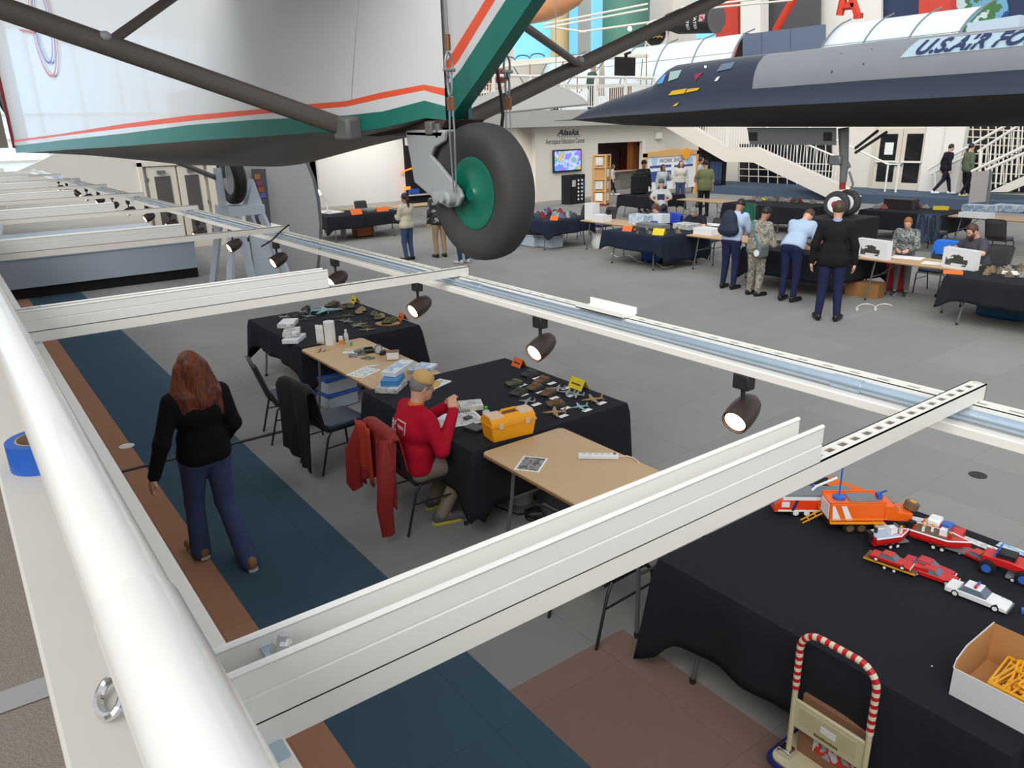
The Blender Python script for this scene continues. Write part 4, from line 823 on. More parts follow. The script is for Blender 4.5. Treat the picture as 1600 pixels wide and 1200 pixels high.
# station: picture column, side X, green bottom, green top, orange bottom, orange top
ST = [(697, 2.055, 188, 166, 150, 138), (665, 1.985, 184.5, 157, 141, 132), (600, 1.88, 199.5, 174, 154, 144), (545, 1.80, 208, 180, 166.5, 157.5), (490, 1.72, 207, 183, 171, 162), (400, 1.62, 214, 187, 179, 171), (300, 1.52, 220, 195, 189, 180), (200, 1.45, 228, 208, 200, 193), (100, 1.38, 234, 219, 212.5, 209), (25, 1.32, 239, 228, 222.5, 219)]
rows = []
for x, X_, gb, gt, ob, ot in ST:
    b = pX(x, gb, X_); Yb = b.y
    def zz(y): return pX(x, y, X_).z
    rows.append((X_, Yb, b.z, zz(gt), zz(ob), zz(ot)))
def side(lo, hi, mirror, n=1):
    vs = []; k = len(rows)
    for X_, Y_, *zs in rows:
        for q in range(n + 1):
            if hi == 'top':
                u = q / n; z = zs[3] + u * min(3.2, 1.2 + max(0, Y_ - 3.4) * .28); x = X_ + (CX - X_) * (0.02 + 0.75 * max(0, u - .55) ** 2 / .2)
                if n and u == 1: x = CX
            else:
                z = zs[lo] + (zs[hi] - zs[lo]) * q / n; x = X_
            vs.append((2 * CX - x if mirror else x, Y_, z))
    fs = [(i * (n + 1) + q, (i + 1) * (n + 1) + q, (i + 1) * (n + 1) + q + 1, i * (n + 1) + q + 1) for i in range(k - 1) for q in range(n)]
    return vs, fs
for nm, lo, hi, m, n in (('green_stripe', 0, 1, M_teal, 1), ('silver_stripe', 1, 2, M_silver, 1), ('orange_stripe', 2, 3, M_trimO, 1), ('fuselage_skin', 3, 'top', M_silver, 10)):
    mb = MB()
    for mir in (False, True): mb.add(*side(lo, hi, mir, n))
    part(nm, mb, m, smooth=25, **kw)
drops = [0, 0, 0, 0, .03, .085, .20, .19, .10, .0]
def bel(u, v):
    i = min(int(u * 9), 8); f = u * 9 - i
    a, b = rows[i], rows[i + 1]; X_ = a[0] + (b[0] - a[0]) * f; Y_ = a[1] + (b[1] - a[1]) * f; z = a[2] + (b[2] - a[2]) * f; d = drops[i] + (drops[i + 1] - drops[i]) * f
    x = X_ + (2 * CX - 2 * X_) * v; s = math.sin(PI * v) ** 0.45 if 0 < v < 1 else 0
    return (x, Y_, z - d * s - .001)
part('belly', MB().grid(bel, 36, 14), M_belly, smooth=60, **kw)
part('nose_edge', MB().box(1.29, 1.33, 16.30, 16.42, 2.95, 5.6), mat('edge_maroon', (112, 24, 34), .5), **kw)
part('outer_nacelle', MB().box(1.04, 1.27, 16.9, 17.3, 2.95, 5.2), mat('nacelle_taupe', (128, 120, 108), .6), **kw)
part('engine_cowl', MB().lathe([(.2, 16.42), (.8, 16.5), (.85, 17.1), (.5, 17.4)], (CX, 0, 3.85), (0, 1, 0), 24), M_greymetal, **kw)
# rudder
def rp(x, y, X_=2.085): return pX(x, y, X_)
def ext(a, b, k): return b + (b - a) * k
low = [rp(669, 133), rp(672, 146), rp(682, 154), rp(700, 190)]; mid = [rp(702, 90), rp(715, 97), rp(720, 108), rp(748, 122)]; hi_ = [rp(758, 0), rp(774, 0), rp(790, 0), rp(831, 0)]
far_ = [ext(m, h, 1.6) for m, h in zip(mid, hi_)]
for i, (nm, m) in enumerate((('rudder_orange_stripe', M_trimO), ('rudder_silver_stripe', M_silver), ('rudder_green_edge', M_teal))):
    q = MB()
    for s0, s1 in ((low, mid), (mid, hi_), (hi_, far_)): q.prism([s0[i], s0[i + 1], s1[i + 1], s1[i]], (.07, 0, 0))
    part(nm, q, m, smooth=10, **kw)
part('rudder', MB().prism([low[0], mid[0], hi_[0], far_[0], Vector((2.085, far_[0].y, 5.2)), Vector((2.085, 3.9, 5.2)), rp(625, 0), rp(660, 80)], (.07, 0, 0)), M_silver, smooth=10, **kw)
# tail struts
dS = Vector((-.944, .05, .327)); A1 = Vector((1.80, 3.84, 3.105)); A2 = Vector((2 * CX - 1.80, 3.84, 3.105)); dF = Vector((.944, .05, .327))
for a, d, jt, je in ((A1, dS, 1.13, pD(268, -3, 3.55)), (A2, dF, 1.05, pX(796, 24, 2.45))):
    st = part('stabiliser_strut', MB().tube([a - d * .05, a + d * 3.0], .046, 14, flat=.55), M_strut, smooth=60, **kw)
    part('jury_strut', MB().tube([a + d * jt, je, je + (je - (a + d * jt)) * .3], .022, 10), M_strut, **kw)
    part('strut_clip', MB().ball(a + d * jt + Vector((0, 0, .03)), (.03, .03, .025)), M_forkg, **kw)
part('strut_joint', MB().cb(A1 + Vector((-.02, -.03, 0)), (.10, .13, .12), .2), M_belly, bevel=.02, **kw)
part('stabiliser', MB().prism([(-.9, 3.2, 4.12), (-.9, 4.3, 4.12), (2.0, 4.9, 4.12), (2.24, 4.9, 4.12), (5.2, 4.3, 4.12), (5.2, 3.2, 4.12)], (0, 0, .09)), M_silver, **kw)
# tail wheel
WC = Vector((2.105, 3.085, 2.80)); wax = Vector((1, .05, 0)).normalized(); R = .318
tw = part('tyre', MB().lathe([(.165, -.055), (.20, -.075), (.25, -.088), (.29, -.082), (.312, -.055), (R, -.02), (R, .02), (.312, .055), (.29, .082), (.25, .088), (.20, .075), (.165, .055)], WC, wax, 56, cap=False), M_tyre, smooth=70, **kw)
part('hub', MB().lathe([(.004, -.072), (.03, -.075), (.04, -.062), (.13, -.050), (.160, -.062), (.168, -.060), (.168, .060), (.03, .07)], WC, wax, 40), M_hubg, smooth=50, **kw)
def fpoly(px_): return [pX(x, y, 1.985) for x, y in px_]
FP = [(633, 205), (636, 222), (647, 285), (680, 313), (700, 325), (714, 322), (721, 308), (717, 297), (684, 256), (672, 243), (678, 230), (693, 221), (694, 205)]
part('fork', MB().prism(fpoly(FP), (.022, 0, 0)), M_forkg, bevel=.006, **kw)
part('fork', MB().prism([p + Vector((.225, 0, 0)) for p in fpoly(FP)], (.022, 0, 0)), M_forkg, bevel=.006, **kw)
part('fork_crown', MB().prism(fpoly([(633, 203), (635, 214), (690, 216), (694, 203)]), (.24, 0, 0)), M_forkg, bevel=.01, **kw)
part('pivot_collar', MB().lathe([(.075, 0), (.085, .01), (.085, .035), (.07, .05), (.07, .09)], pX(664, 207, 2.1) + Vector((0, 0, -.01)), (0, .05, 1), 24), M_forkg, **kw)
part('axle_boss', MB().lathe([(.034, 0), (.034, .04), (.02, .05), (.02, .07)], pX(708, 309, 1.985), (-1, 0, 0), 20), M_forkg, **kw)
part('axle_nut', MB().lathe([(.03, 0), (.03, .03), (.014, .034)], pX(688, 308, 1.985), (-1, 0, 0), 18), M_forkg, **kw)
part('steering_linkage', MB().cb(pX(675, 200, 2.0), (.05, .06, .06)).cb(pX(686, 205, 2.0), (.03, .03, .07)), M_belly, bevel=.006, **kw)
part('tail_fairing', MB().prism([pX(545, 209, 2.0), pX(560, 212, 2.0), pX(590, 213, 2.0), pX(640, 206, 2.0), pX(690, 200, 2.0), pX(697, 188, 2.0), pX(640, 188, 2.0), pX(560, 200, 2.0)], (.22, 0, 0)), mat('dark_fairing', (66, 48, 48), .7), **kw)
# door oval and red lines painted on the fuselage side
def Xs(Y_):
    for a, b in zip(rows, rows[1:]):
        if a[1] <= Y_ <= b[1]: return a[0] + (b[0] - a[0]) * (Y_ - a[1]) / (b[1] - a[1])
    return rows[-1][0]
def onside(x, y, off=.006):
    X_ = 1.4
    for _ in range(8): X_ = Xs(pX(x, y, X_).y) + .02 * (CX - X_) * 0
    return pX(x, y, X_ - off)
def oval(rx, ry, wd, cx=66, cy=40, off=.006, n=40):
    vs = []; fs = []
    for i in range(n):
        a = 2 * PI * i / n; sl = -0.20
        for k in (0, 1):
            rr, ss = rx - wd * k * .6, ry - wd * k * 1.6; dx, dy = rr * math.sin(a), ss * math.cos(a); vs.append(onside(cx + dx - sl * dy * .9 - .0, cy + dy, off))
    for i in range(n): j = (i + 1) % n; fs.append((2 * i, 2 * j, 2 * j + 1, 2 * i + 1))
    return MB().add(vs, fs)
part('emblem_red_ring', oval(17, 81, 2.2), mat('emblem_red', (206, 110, 124), .5), **kw)
part('emblem_blue_ring', oval(12.5, 60, 2.0), mat('emblem_blue', (64, 96, 200), .5), **kw)
part('red_line', MB().add([onside(92, 59), onside(145, 70), onside(145, 74), onside(91, 63)], [(0, 1, 2, 3)]).add([onside(30, 45), onside(51, 49), onside(51, 53), onside(30, 48)], [(0, 1, 2, 3)]), MATS['emblem_red'], **kw)
part('panel_seam', MB().tube([onside(549, 156, .001), onside(553, 90, .001), onside(560, 0, .001), onside(563, -40, .001)], .0022, 5), M_forkg, **kw)
# main wheel
mw = part('main_tyre', MB().lathe([(.30, -.08), (.36, -.12), (.44, -.12), (.49, -.07), (.5, 0), (.49, .07), (.44, .12), (.36, .12), (.30, .08)], (4.92, 16.2, 2.22), (1, .12, 0), 40, cap=False), mat('main_tyre_black', (20, 20, 21), .6), **kw)
part('main_hub', MB().lathe([(.02, -.1), (.22, -.07), (.30, -.07), (.30, .07), (.02, .1)], (4.92, 16.2, 2.22), (1, .12, 0), 30), M_silver, **kw)
part('main_gear_strut', MB().tube([(4.7, 16.2, 2.22), (3.2, 16.1, 2.95)], .05, 8).tube([(4.75, 16.2, 2.25), (4.9, 16.4, 3.6)], .06, 8).tube([(4.95, 16.25, 2.25), (5.4, 16.6, 3.2)], .035, 8), M_belly, **kw)
# rigging
def sling(label, c, top, ax):
    t = thing('hanging_cable', label, 'cable', tuple(c)); k2 = dict(parent=t, world=True)
    c = Vector(c); zS = c.z + .56
    part('wire_rope', MB().tube([(c.x, c.y, zS + .06), (c.x + .0, c.y + .02, 6.5)], .006, 8), M_wire, **k2)
    part('crimp_sleeve', MB().cyl((c.x, c.y, zS + .05), (c.x, c.y, zS + .115), .012, n=10), M_copper, **k2)
    part('shackle', MB().tube([(c.x + .018 * math.cos(a), c.y, zS - .01 + .05 * math.sin(a)) for a in np.linspace(0, 2 * PI, 18)[:-1]], .006, 6, closed=True).cyl((c.x - .03, c.y, zS - .03), (c.x + .03, c.y, zS - .03), .008, n=8), M_wire, **k2)
    part('shackle', MB().tube([(c.x, c.y + .016 * math.cos(a), zS - .09 + .05 * math.sin(a)) for a in np.linspace(0, 2 * PI, 18)[:-1]], .006, 6, closed=True), M_wire, **k2)
    for s in (-1, 1):
        part('sling_wire', MB().tube([(c.x, c.y + s * .012, zS - .14), (c.x, c.y + s * .02, zS - .3), (c.x, c.y + s * .012, c.z)], .0045, 6), M_wire, **k2)
        part('crimp_sleeve', MB().cyl((c.x, c.y + s * .014, zS - .20), (c.x, c.y + s * .018, zS - .145), .010, n=8), M_copper, **k2)
    return t
p = pX(711, 300, 1.965); sling('steel sling with copper sleeves holding the tail wheel on its near side', p, 6, 0)
p = Vector((2.30, p.y + .02, p.z)); sling('steel sling holding the tail wheel on its far side', p, 6, 0)
solo('black_cable', 'black cable hanging behind the tail wheel', 'cable', MB().tube([pX(773, 60, 2.42), pX(777, 110, 2.42), pX(783, 150, 2.42), pX(786, 180, 2.42), pX(783, 205, 2.42)], .009, 8), M_blackmetal)
# stand under the main wheel, banner and arched panel
M_stand = mat('stand_white', (198, 206, 216), .5, var=.03)
t = thing('timber_stand', 'pale timber trestle stand under the airliner main wheel', 'stand', (5.2, 17.2, 0)); k2 = dict(parent=t, world=True)
part('top_beam', MB().cb((5.05, 16.35, 1.60), (.75, .9, .20)), M_stand, bevel=.01, **k2)
for a, b in (((4.75, 15.95, 1.5), (4.45, 15.8, 0)), ((5.35, 15.95, 1.5), (5.75, 15.8, 0)), ((4.75, 16.75, 1.5), (4.45, 17.0, 0)), ((5.35, 16.75, 1.5), (5.75, 17.0, 0)), ((4.85, 15.93, 1.5), (4.95, 15.75, 0))):
    part('leg', MB().tube([a, b], .085, 4), M_stand, smooth=0, **k2)
part('side_sheet', MB().prism([(5.05, 15.9, .1), (5.6, 15.85, .1), (5.45, 15.93, 1.0), (5.05, 15.93, 1.1)], (0, .03, 0)), M_stand, **k2)
part('upright_post', MB().box(4.60, 4.72, 16.1, 16.25, 1.7, 2.45), M_stand, **k2)
part('chock', MB().prism([(5.1, 16.0, 1.7), (5.42, 16.0, 1.7), (5.30, 16.0, 2.2)], (0, .3, 0)), M_stand, **k2)
t = thing('display_banner', 'dark grey display banner with coloured letters beside the arched panel', 'banner', (5.75, 17.05, 0)); k2 = dict(parent=t, world=True)
part('panel', MB().prism([pY(393, 264, 17.0), pY(415, 264, 17.0), pY(432, 425, 17.0), pY(408, 428, 17.0)], (0, .05, 0)), mat('banner_grey', (84, 86, 92), .6), **k2)
for i, (x, y, c) in enumerate(((402, 276, (190, 120, 60)), (405, 286, (150, 70, 110)), (408, 296, (180, 90, 60)), (411, 305, (100, 100, 180)))):
    part('printed_patch', MB().cb(pY(x, y, 16.99), (.12, .01, .11)), mat('patch%d' % i, c, .6), **k2)
ar = [pY(x, y, 17.3) for x, y in ((402, 236), (464, 236), (478, 256), (488, 280), (495, 312), (499, 350), (498, 385), (494, 424))]; ar = ar + [Vector((ar[-1].x, 17.3, 0)), Vector((5.55, 17.3, 0)), Vector((5.5, 17.3, ar[0].z))]
t = thing('arched_panel', 'tall pale grey display panel with curved dark edge', 'display panel', (6.3, 17.4, 0)); k2 = dict(parent=t, world=True)
part('face_panel', MB().prism(ar, (0, .05, 0)), mat('arch_grey', (178, 178, 178), .6, var=.03, scale=2), **k2)
part('edge_band', MB().prism([p + Vector((.10 if p.x > 5.7 else 0, .051, 0)) for p in ar], (0, .22, 0)), mat('arch_edge', (110, 112, 114), .6), **k2)
# ================================================================== black jet
NB = Vector((17.25, 20.05, 0)); NT = Vector((18.0, 10.7, 0)); axv = (NT - NB).normalized(); lat = Vector((-axv.y, axv.x, 0))
if lat.x > 0: lat = -lat                      # towards the balcony
def onax(x, y, off=0.0):
    d = ray(x, y); n = np.array(lat); o = np.array(NB + lat * off) - EYE
    t = (o @ n) / (d @ n); P = Vector(EYE + d * t); return (P - NB - lat * off).dot(axv), P.z
def interp(tab, s):
    if s <= tab[0][0]: return tab[0][1]
    for a, b in zip(tab, tab[1:]):
        if s <= b[0]: return a[1] + (b[1] - a[1]) * (s - a[0]) / (b[0] - a[0])
    a, b = tab[-2], tab[-1]; return b[1] + (b[1] - a[1]) * (s - b[0]) / (b[0] - a[0])
halfw = [(0, .0), (.4, .10), (1.5, .36), (3, .62), (6, .95), (10, 1.15), (14, 1.3), (22, 1.6)]
TOP = [onax(*q) for q in ((893, 187), (912, 176), (929, 167), (967, 152), (1009, 139), (1030, 131), (1042, 116), (1052, 106), (1062, 101), (1105, 95), (1160, 88), (1242, 80), (1380, 63), (1517, 49.5), (1600, 41))]
def chine_tab():
    out = []
    for q in ((895, 187), (930, 184), (967, 181), (1050, 176), (1160, 168), (1380, 157), (1600, 146)):
        off = 0.3
        for _ in range(6): s, z = onax(q[0], q[1], off); off = interp(halfw, s)
        out.append((s, z))
    return out
CHI = chine_tab()
BOT = [onax(q[0], q[1], min(.62, max(0, (q[0] - 893) / 180))) for q in ((893, 187.5), (926, 191), (967, 196), (1022, 198.5), (1160, 199), (1380, 199), (1600, 198.5))]
SEND = 22.0
def section(s):
    """half section towards the balcony: list of (lateral, z) from keel over chine to spine"""
    w = max(interp(halfw, s), .004); zt, zc, zb = interp(TOP, s), interp(CHI, s), interp(BOT, s)
    if s > TOP[-1][0]: zt = TOP[-1][1] + .0 * s
    zt = max(zt, zc + .004); zb = min(zb, zc - .003); h = zt - zc
    br = min(w * .78, h * .75 + .02)            # body radius
    pts = [(0, zb), (w * .35, zb + (zc - zb) * .03), (w * .7, zb + (zc - zb) * .32), (w * .93, zb + (zc - zb) * .80), (w, zc)]
    pts += [(w * .94, zc + h * .06), (w * .80 * .6 + br * .4 + .0, zc + h * .17), (br * 1.00, zc + h * .34), (br * .99, zc + h * .5), (br * .92, zc + h * .66), (br * .76, zc + h * .81), (br * .5, zc + h * .93), (br * .22, zc + h * .985), (0, zt)]
    return pts
sta = sorted(set([0, .15, .35, .6, 1.0, 1.5, 2, 2.6, 3.2] + [round(x, 2) for x in np.arange(3.3, SEND, .3)] + [t_[0] for t_ in TOP if t_[0] > 0]))
BJ = thing('black_jet', 'black supersonic reconnaissance jet with pale grey fuselage panel and pointed nose', 'aircraft', (NT.x, NT.y, 0.75)); kb = dict(parent=BJ, world=True)
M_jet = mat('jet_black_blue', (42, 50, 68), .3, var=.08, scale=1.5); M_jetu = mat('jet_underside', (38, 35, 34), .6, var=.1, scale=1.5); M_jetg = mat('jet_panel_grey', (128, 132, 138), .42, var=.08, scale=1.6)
up, un, gr = MB(), MB(), MB(); S0 = onax(1190, 110, .7)[0]
def P3(s, l, z): return NB + axv * s + lat * l + Vector((0, 0, z))
for a, b in zip(sta, sta[1:]):
    A, B = section(a), section(b)
    for sg in (1, -1):
        for k in range(len(A) - 1):
            q = [P3(a, sg * A[k][0], A[k][1]), P3(b, sg * B[k][0], B[k][1]), P3(b, sg * B[k + 1][0], B[k + 1][1]), P3(a, sg * A[k + 1][0], A[k + 1][1])]
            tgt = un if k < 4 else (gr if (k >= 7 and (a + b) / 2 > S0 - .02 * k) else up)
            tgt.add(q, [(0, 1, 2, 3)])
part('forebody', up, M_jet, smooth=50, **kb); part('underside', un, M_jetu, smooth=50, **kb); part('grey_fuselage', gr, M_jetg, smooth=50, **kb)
part('pitot', MB().cyl(P3(-.75, 0, NB.z + interp(CHI, 0) - .02), P3(.2, 0, interp(CHI, .2)), .008, .03, n=8), M_greymetal, **kb)
def surf_l(s, z):
    A = section(s)
    for k in range(4, len(A) - 1):
        z0, z1 = A[k][1], A[k + 1][1]
        if min(z0, z1) - 1e-6 <= z <= max(z0, z1) + 1e-6 and abs(z1 - z0) > 1e-6: return A[k][0] + (A[k + 1][0] - A[k][0]) * (z - z0) / (z1 - z0)
    return A[-2][0]
def decal(px_, off=.012, n=6):
    """picture outline -> polygon lying on the jet's near side"""
    out = []
    for x, y in px_:
        l = .6
        for _ in range(10): s, z = onax(x, y, l); l = .5 * l + .5 * surf_l(s, z)
        out.append(P3(s, l + off, z))
    return out
def dpart(nm, px_, m, off=.014): 
    q = decal(px_, off); return part(nm, MB().prism(q, -lat * .01), m, smooth=0, **kb)
V_win = mat('cockpit_glass', (150, 178, 176), .1, var=.1, scale=6); V_winb = mat('windscreen_blue', (90, 150, 220), .08, var=.1)
dpart('side_window', [(1045, 127), (1048, 112), (1066, 109), (1060, 122)], V_win, .03)
dpart('windscreen', [(1026, 132), (1037, 118), (1042, 116), (1036, 130)], V_winb, .03)
dpart('rear_window', [(1120, 112), (1129, 100), (1150, 96), (1143, 107)], mat('rear_glass', (92, 112, 130), .1), .03)
dpart('warning_triangle', [(1086, 127), (1087, 116), (1100, 113)], mat('decal_red', (150, 40, 56), .6), .03)
dpart('rescue_decal', [(1045, 149), (1051, 142), (1074, 138), (1070, 146)], mat('decal_yellow', (226, 178, 30), .6), .03); dpart('rescue_decal', [(1072, 145), (1075, 139), (1095, 137), (1091, 141)], MATS['decal_yellow'], .03)
dpart('rescue_arrow', [(1052, 166), (1057, 162), (1062, 160), (1058, 165)], MATS['decal_yellow'], .03)
dpart('white_mark', [(1117, 127), (1121, 121), (1126, 119), (1122, 126)], V_w, .03); dpart('white_mark', [(1102, 102), (1105, 103), (1104, 107), (1101, 105)], V_w, .03)
# service lettering on its pale panel, laid over the curved side
def sz(x, y):
    l = .8
    for _ in range(10): s, z = onax(x, y, l); l = .5 * l + .5 * surf_l(s, z)
    return s, z
(s_a, z_a), (s_b, z_b), (s_c, z_c) = sz(1420, 88), sz(1600, 70), sz(1428, 62)
hL = (z_c - z_a); slope = (z_b - z_a) / (s_b - s_a)
Lp = 5.2; mbp = MB()
def lay(u, v, off): z = z_a + slope * u + v; s = s_a + u; return P3(s, surf_l(s, z) + off, z)
mbp.grid(lambda a, b: lay(-.18 + Lp * a + .10 * b * 2, -.04 * hL + hL * 1.02 * b, .012), 40, 6)
part('name_panel', mbp, mat('decal_pale_blue', (168, 192, 204), .6), smooth=60, **kb)
hl = hL * .80; v, f = text_mesh('U.S.AIR FORCE', hl * 1.38, shear=.36, sx=1.12, bold=.012)
part('lettering', MB().add([lay(a + .08, b + hL * .10, .055) for a, b in v], f), mat('decal_navy', (32, 44, 92), .6), smooth=0, **kb)
for a, b in (((1314, 83), (1298, 114)), ((1362, 76), (1348, 101))):
    q = decal([a, b, (b[0] + 2, b[1]), (a[0] + 2, a[1])], .014); part('panel_seam', MB().add(q, [(0, 1, 2, 3)]), M_jetu, **kb)
# nose gear
gs = onax(1312, 300)[0]; G = P3(gs, 0, 0)
def gp(x, y): s, z = onax(x, y); return P3(s, 0, z)
part('gear_leg', MB().tube([gp(1318, 200), gp(1319, 260), gp(1317, 285)], .10, 10, rs=[.13, .10, .085]), M_belly, **kb)
part('oleo_red', MB().tube([gp(1317, 281), gp(1316, 296)], .075, 10), mat('oleo_red', (150, 36, 34), .5), **kb)
part('torque_link', MB().tube([gp(1327, 268), gp(1333, 288), gp(1328, 298)], .025, 6).tube([gp(1327, 262), gp(1320, 245)], .05, 6), M_belly, **kb)
part('gear_box', MB().cb(gp(1311, 250) + lat * .1, (.25, .3, .22)), M_greymetal, bevel=.03, **kb)
for s, e in ((gp(1336, 232), gp(1372, 204)), (gp(1336, 239), gp(1386, 206))): part('drag_brace', MB().tube([s, e], .035, 6), M_jetu, **kb)
d0 = [gp(1180, 199), gp(1318, 199), gp(1318, 226), gp(1184, 225)]
part('gear_door', MB().prism([p + lat * .35 for p in d0], lat * .03), mat('gear_door_grey', (92, 92, 92), .5, var=.08), **kb)
for x in (1183, 1299): part('door_grille', MB().prism([gp(x, 206) + lat * .385, gp(x + 13, 206) + lat * .385, gp(x + 13, 219) + lat * .385, gp(x, 219) + lat * .385], lat * .01), M_dark, **kb)
wc = gp(1316, 318)
for k, o_ in enumerate((.28, -.28)):
    c_ = wc + lat * o_; r_ = .325
    w_ = part('nose_tyre', MB().lathe([(.19, -.09), (.27, -.095), (.315, -.06), (r_, 0), (.315, .06), (.27, .095), (.19, .09)], c_, lat, 32, cap=False), M_tyre, **kb)
    part('nose_hub', MB().lathe([(.09, .10), (.185, .10), (.2, .085), (.2, -.085), (.185, -.10), (.09, -.10)], c_, lat, 28), V_w, **kb); part('hub_centre', MB().lathe([(.10, .095), (.04, .12), (.04, -.12), (.10, -.095)], c_, lat, 20), M_cred, **kb)
part('axle', MB().cyl(wc + lat * .3, wc - lat * .3, .05), M_belly, **kb)
solo('jet_plinth', 'dark plinth under the nose wheels of the black jet', 'plinth', MB().box(wc.x - .75, wc.x + .75, wc.y - .6, wc.y + .6, 0, wc.z - .325), M_dark, bevel=.02)
# grey wing behind the tail wheel
gw = [pD(x, y, 21) for x, y in ((690, 178), (720, 165), (745, 152), (790, 137), (830, 131), (862, 131), (890, 140), (910, 152), (922, 164), (880, 168), (800, 176), (720, 182))]
t = thing('grey_wing', 'pale grey rounded wing of an aircraft hanging in front of the upper gallery', 'aircraft wing', tuple(pD(800, 176, 21)))
part('wing_panel', MB().prism(gw, (.25, .35, .0)), mat('wing_grey', (162, 161, 158), .5, var=.03, scale=1), t, world=True, bevel=.05)
for x, y in ((745, 154), (870, 135)): part('suspension_wire', MB().tube([pD(x, y, 21) + Vector((.1, .15, 0)), pD(x, y, 21) + Vector((.1, .15, 5))], .012, 5), M_wire, t, world=True)
# ================================================================== far walls, doors, upper gallery
def qpart(name, pts, d, m, parent=None, **k): return part(name, MB().prism(pts, d), m, parent, world=parent is not None, **k)
M_frame = mat('door_frame_cream', (216, 208, 192), .55, var=.02); M_screenw = mat('screen_white', (244, 244, 242), .8, var=.01); M_panelb = mat('partition_blue_grey', (176, 188, 200), .7, var=.03, scale=3)
# wall with the double doors beyond the airliner
w1 = struct(part('wall_front', MB().prism([(0.9, 23.3, 0), (9.7, 23.3, 0), (9.7, 23.3, 4.2), (5.2, 23.3, 4.2), tuple(pY(75, 246, 23.3)), tuple(pY(20, 271, 23.3))], (0, .25, 0)), M_wallg))
part('wall_return', MB().box(9.5, 9.75, 23.3, 28.7, 0, 4.2), M_wallg, w1)
for i, (xa, xb, yt) in enumerate(((229, 274, 264), (277, 318, 260))):
    a, b = pY(xa, 275, 23.28), pY(xb, 272, 23.28); d = struct(part(f'door_{i + 1}', MB().box(a.x, b.x, 23.20, 23.29, 0.0, 2.28), M_frame, bevel=.01)); 
    part('door_panel', MB().box(a.x + .17, b.x - .17, 23.185, 23.20, 0.3, 2.02), mat('door_panel_brown', (84, 78, 76), .6), d); part('door_closer', MB().box(a.x + .25, b.x - .3, 23.1, 23.2, 2.10, 2.18), M_greymetal, d)
    for z in (.4, 1.2, 1.9): part('hinge', MB().box((a.x if i == 0 else b.x) - .02, (a.x if i == 0 else b.x) + .02, 23.185, 23.2, z, z + .1), M_greymetal, d)
a, b = pY(224, 275, 23.28), pY(322, 272, 23.28); t1 = struct(part('trim_1', MB().box(a.x - .12, a.x - .02, 23.15, 23.3, 0, 2.4).box(b.x + .02, b.x + .35, 23.15, 23.3, 0, 2.4).box(a.x - .12, b.x + .35, 23.15, 23.3, 2.3, 2.42), M_frame))
part('skirting', MB().box(b.x + .0, 9.5, 23.24, 23.3, 0, .12), M_dark, t1)
# bright glazing far left
wg = struct(part('window_1', MB().box(-14, 4, 36, 36.1, 1.5, 7), mat('window_sky_pale', (190, 222, 246), .3, emit=.9), None))
for i in range(9): part('mullion', MB().box(-14 + 2 * i, -13.85 + 2 * i, 35.9, 36, 1.5, 7), M_white, wg)
for z in (2.2, 3.0, 3.9): part('mullion', MB().box(-14, 4, 35.9, 36, z, z + .12), M_white, wg)
t = thing('low_partition', 'blue grey low display partition with dark plinth under the beams', 'partition', (1.2, 18.5, 0)); k2 = dict(parent=t, world=True)
pt = pY(300, 378, 18.25); part('panel', MB().box(-4, 4.5, 18.2, 18.95, .22, pt.z), M_panelb, **k2); part('plinth', MB().box(-4, 4.5, 18.25, 18.9, 0, .22), M_dark, **k2)
part('top_board', MB().box(-4, 4.52, 18.18, 23.1, pt.z, pt.z + .03), M_panelb, **k2)
# recess with projection screen
w2 = struct(part('wall_recess', MB().box(9.7, 20.6, 28.7, 28.9, 0, 4), M_wallg)); w3 = struct(part('wall_corner', MB().box(20.442, 20.6, 26.151, 28.7, 0, 3.2), M_wallg))
a, b = pY(490, 260, 28.5), pY(631, 260, 28.5); t = thing('projection_screen', 'large blank white screen wall behind the far black table', 'screen', ((a.x + b.x) / 2, 28.6, 0)); part('screen_surface', MB().box(a.x, b.x, 28.45, 28.55, .3, 3.0), M_screenw, t, world=True); part('screen_base', MB().box(a.x, b.x, 28.45, 28.55, 0, .3), M_wallg, t, world=True)
t = thing('dark_cabinet', 'dark shelving cabinet with orange light strips beside the white screen', 'cabinet', (b.x + 1, 28.4, 0)); k2 = dict(parent=t, world=True)
part('carcass', MB().box(b.x + .02, b.x + 2.2, 28.3, 28.6, 0, 2.75), M_dark, **k2); part('light_strip', MB().cb(pY(635, 266, 28.25), (.55, .03, .05), ry=-.25), mat('strip_orange_glow', (255, 120, 30), .5, emit=1.6), **k2); part('light_strip', MB().cb(pY(636, 294, 28.25), (.30, .03, .12)), MATS['strip_orange_glow'], **k2)
part('shelf', MB().box(b.x + .02, b.x + 2.2, 28.15, 28.35, .47, .53), M_wallg, **k2); part('upper_panel', MB().box(b.x + .0, b.x + .5, 28.2, 28.3, 2.45, 2.75), M_screenw, **k2)
solo('blue_bin', 'blue bin on the dark cabinet shelf beside the white screen', 'bin', MB().cb((pY(647, 308, 28.25).x, 28.25, .64), (.45, .2, .22)), mat('bin_blue', (40, 90, 190), .5), bevel=.03)
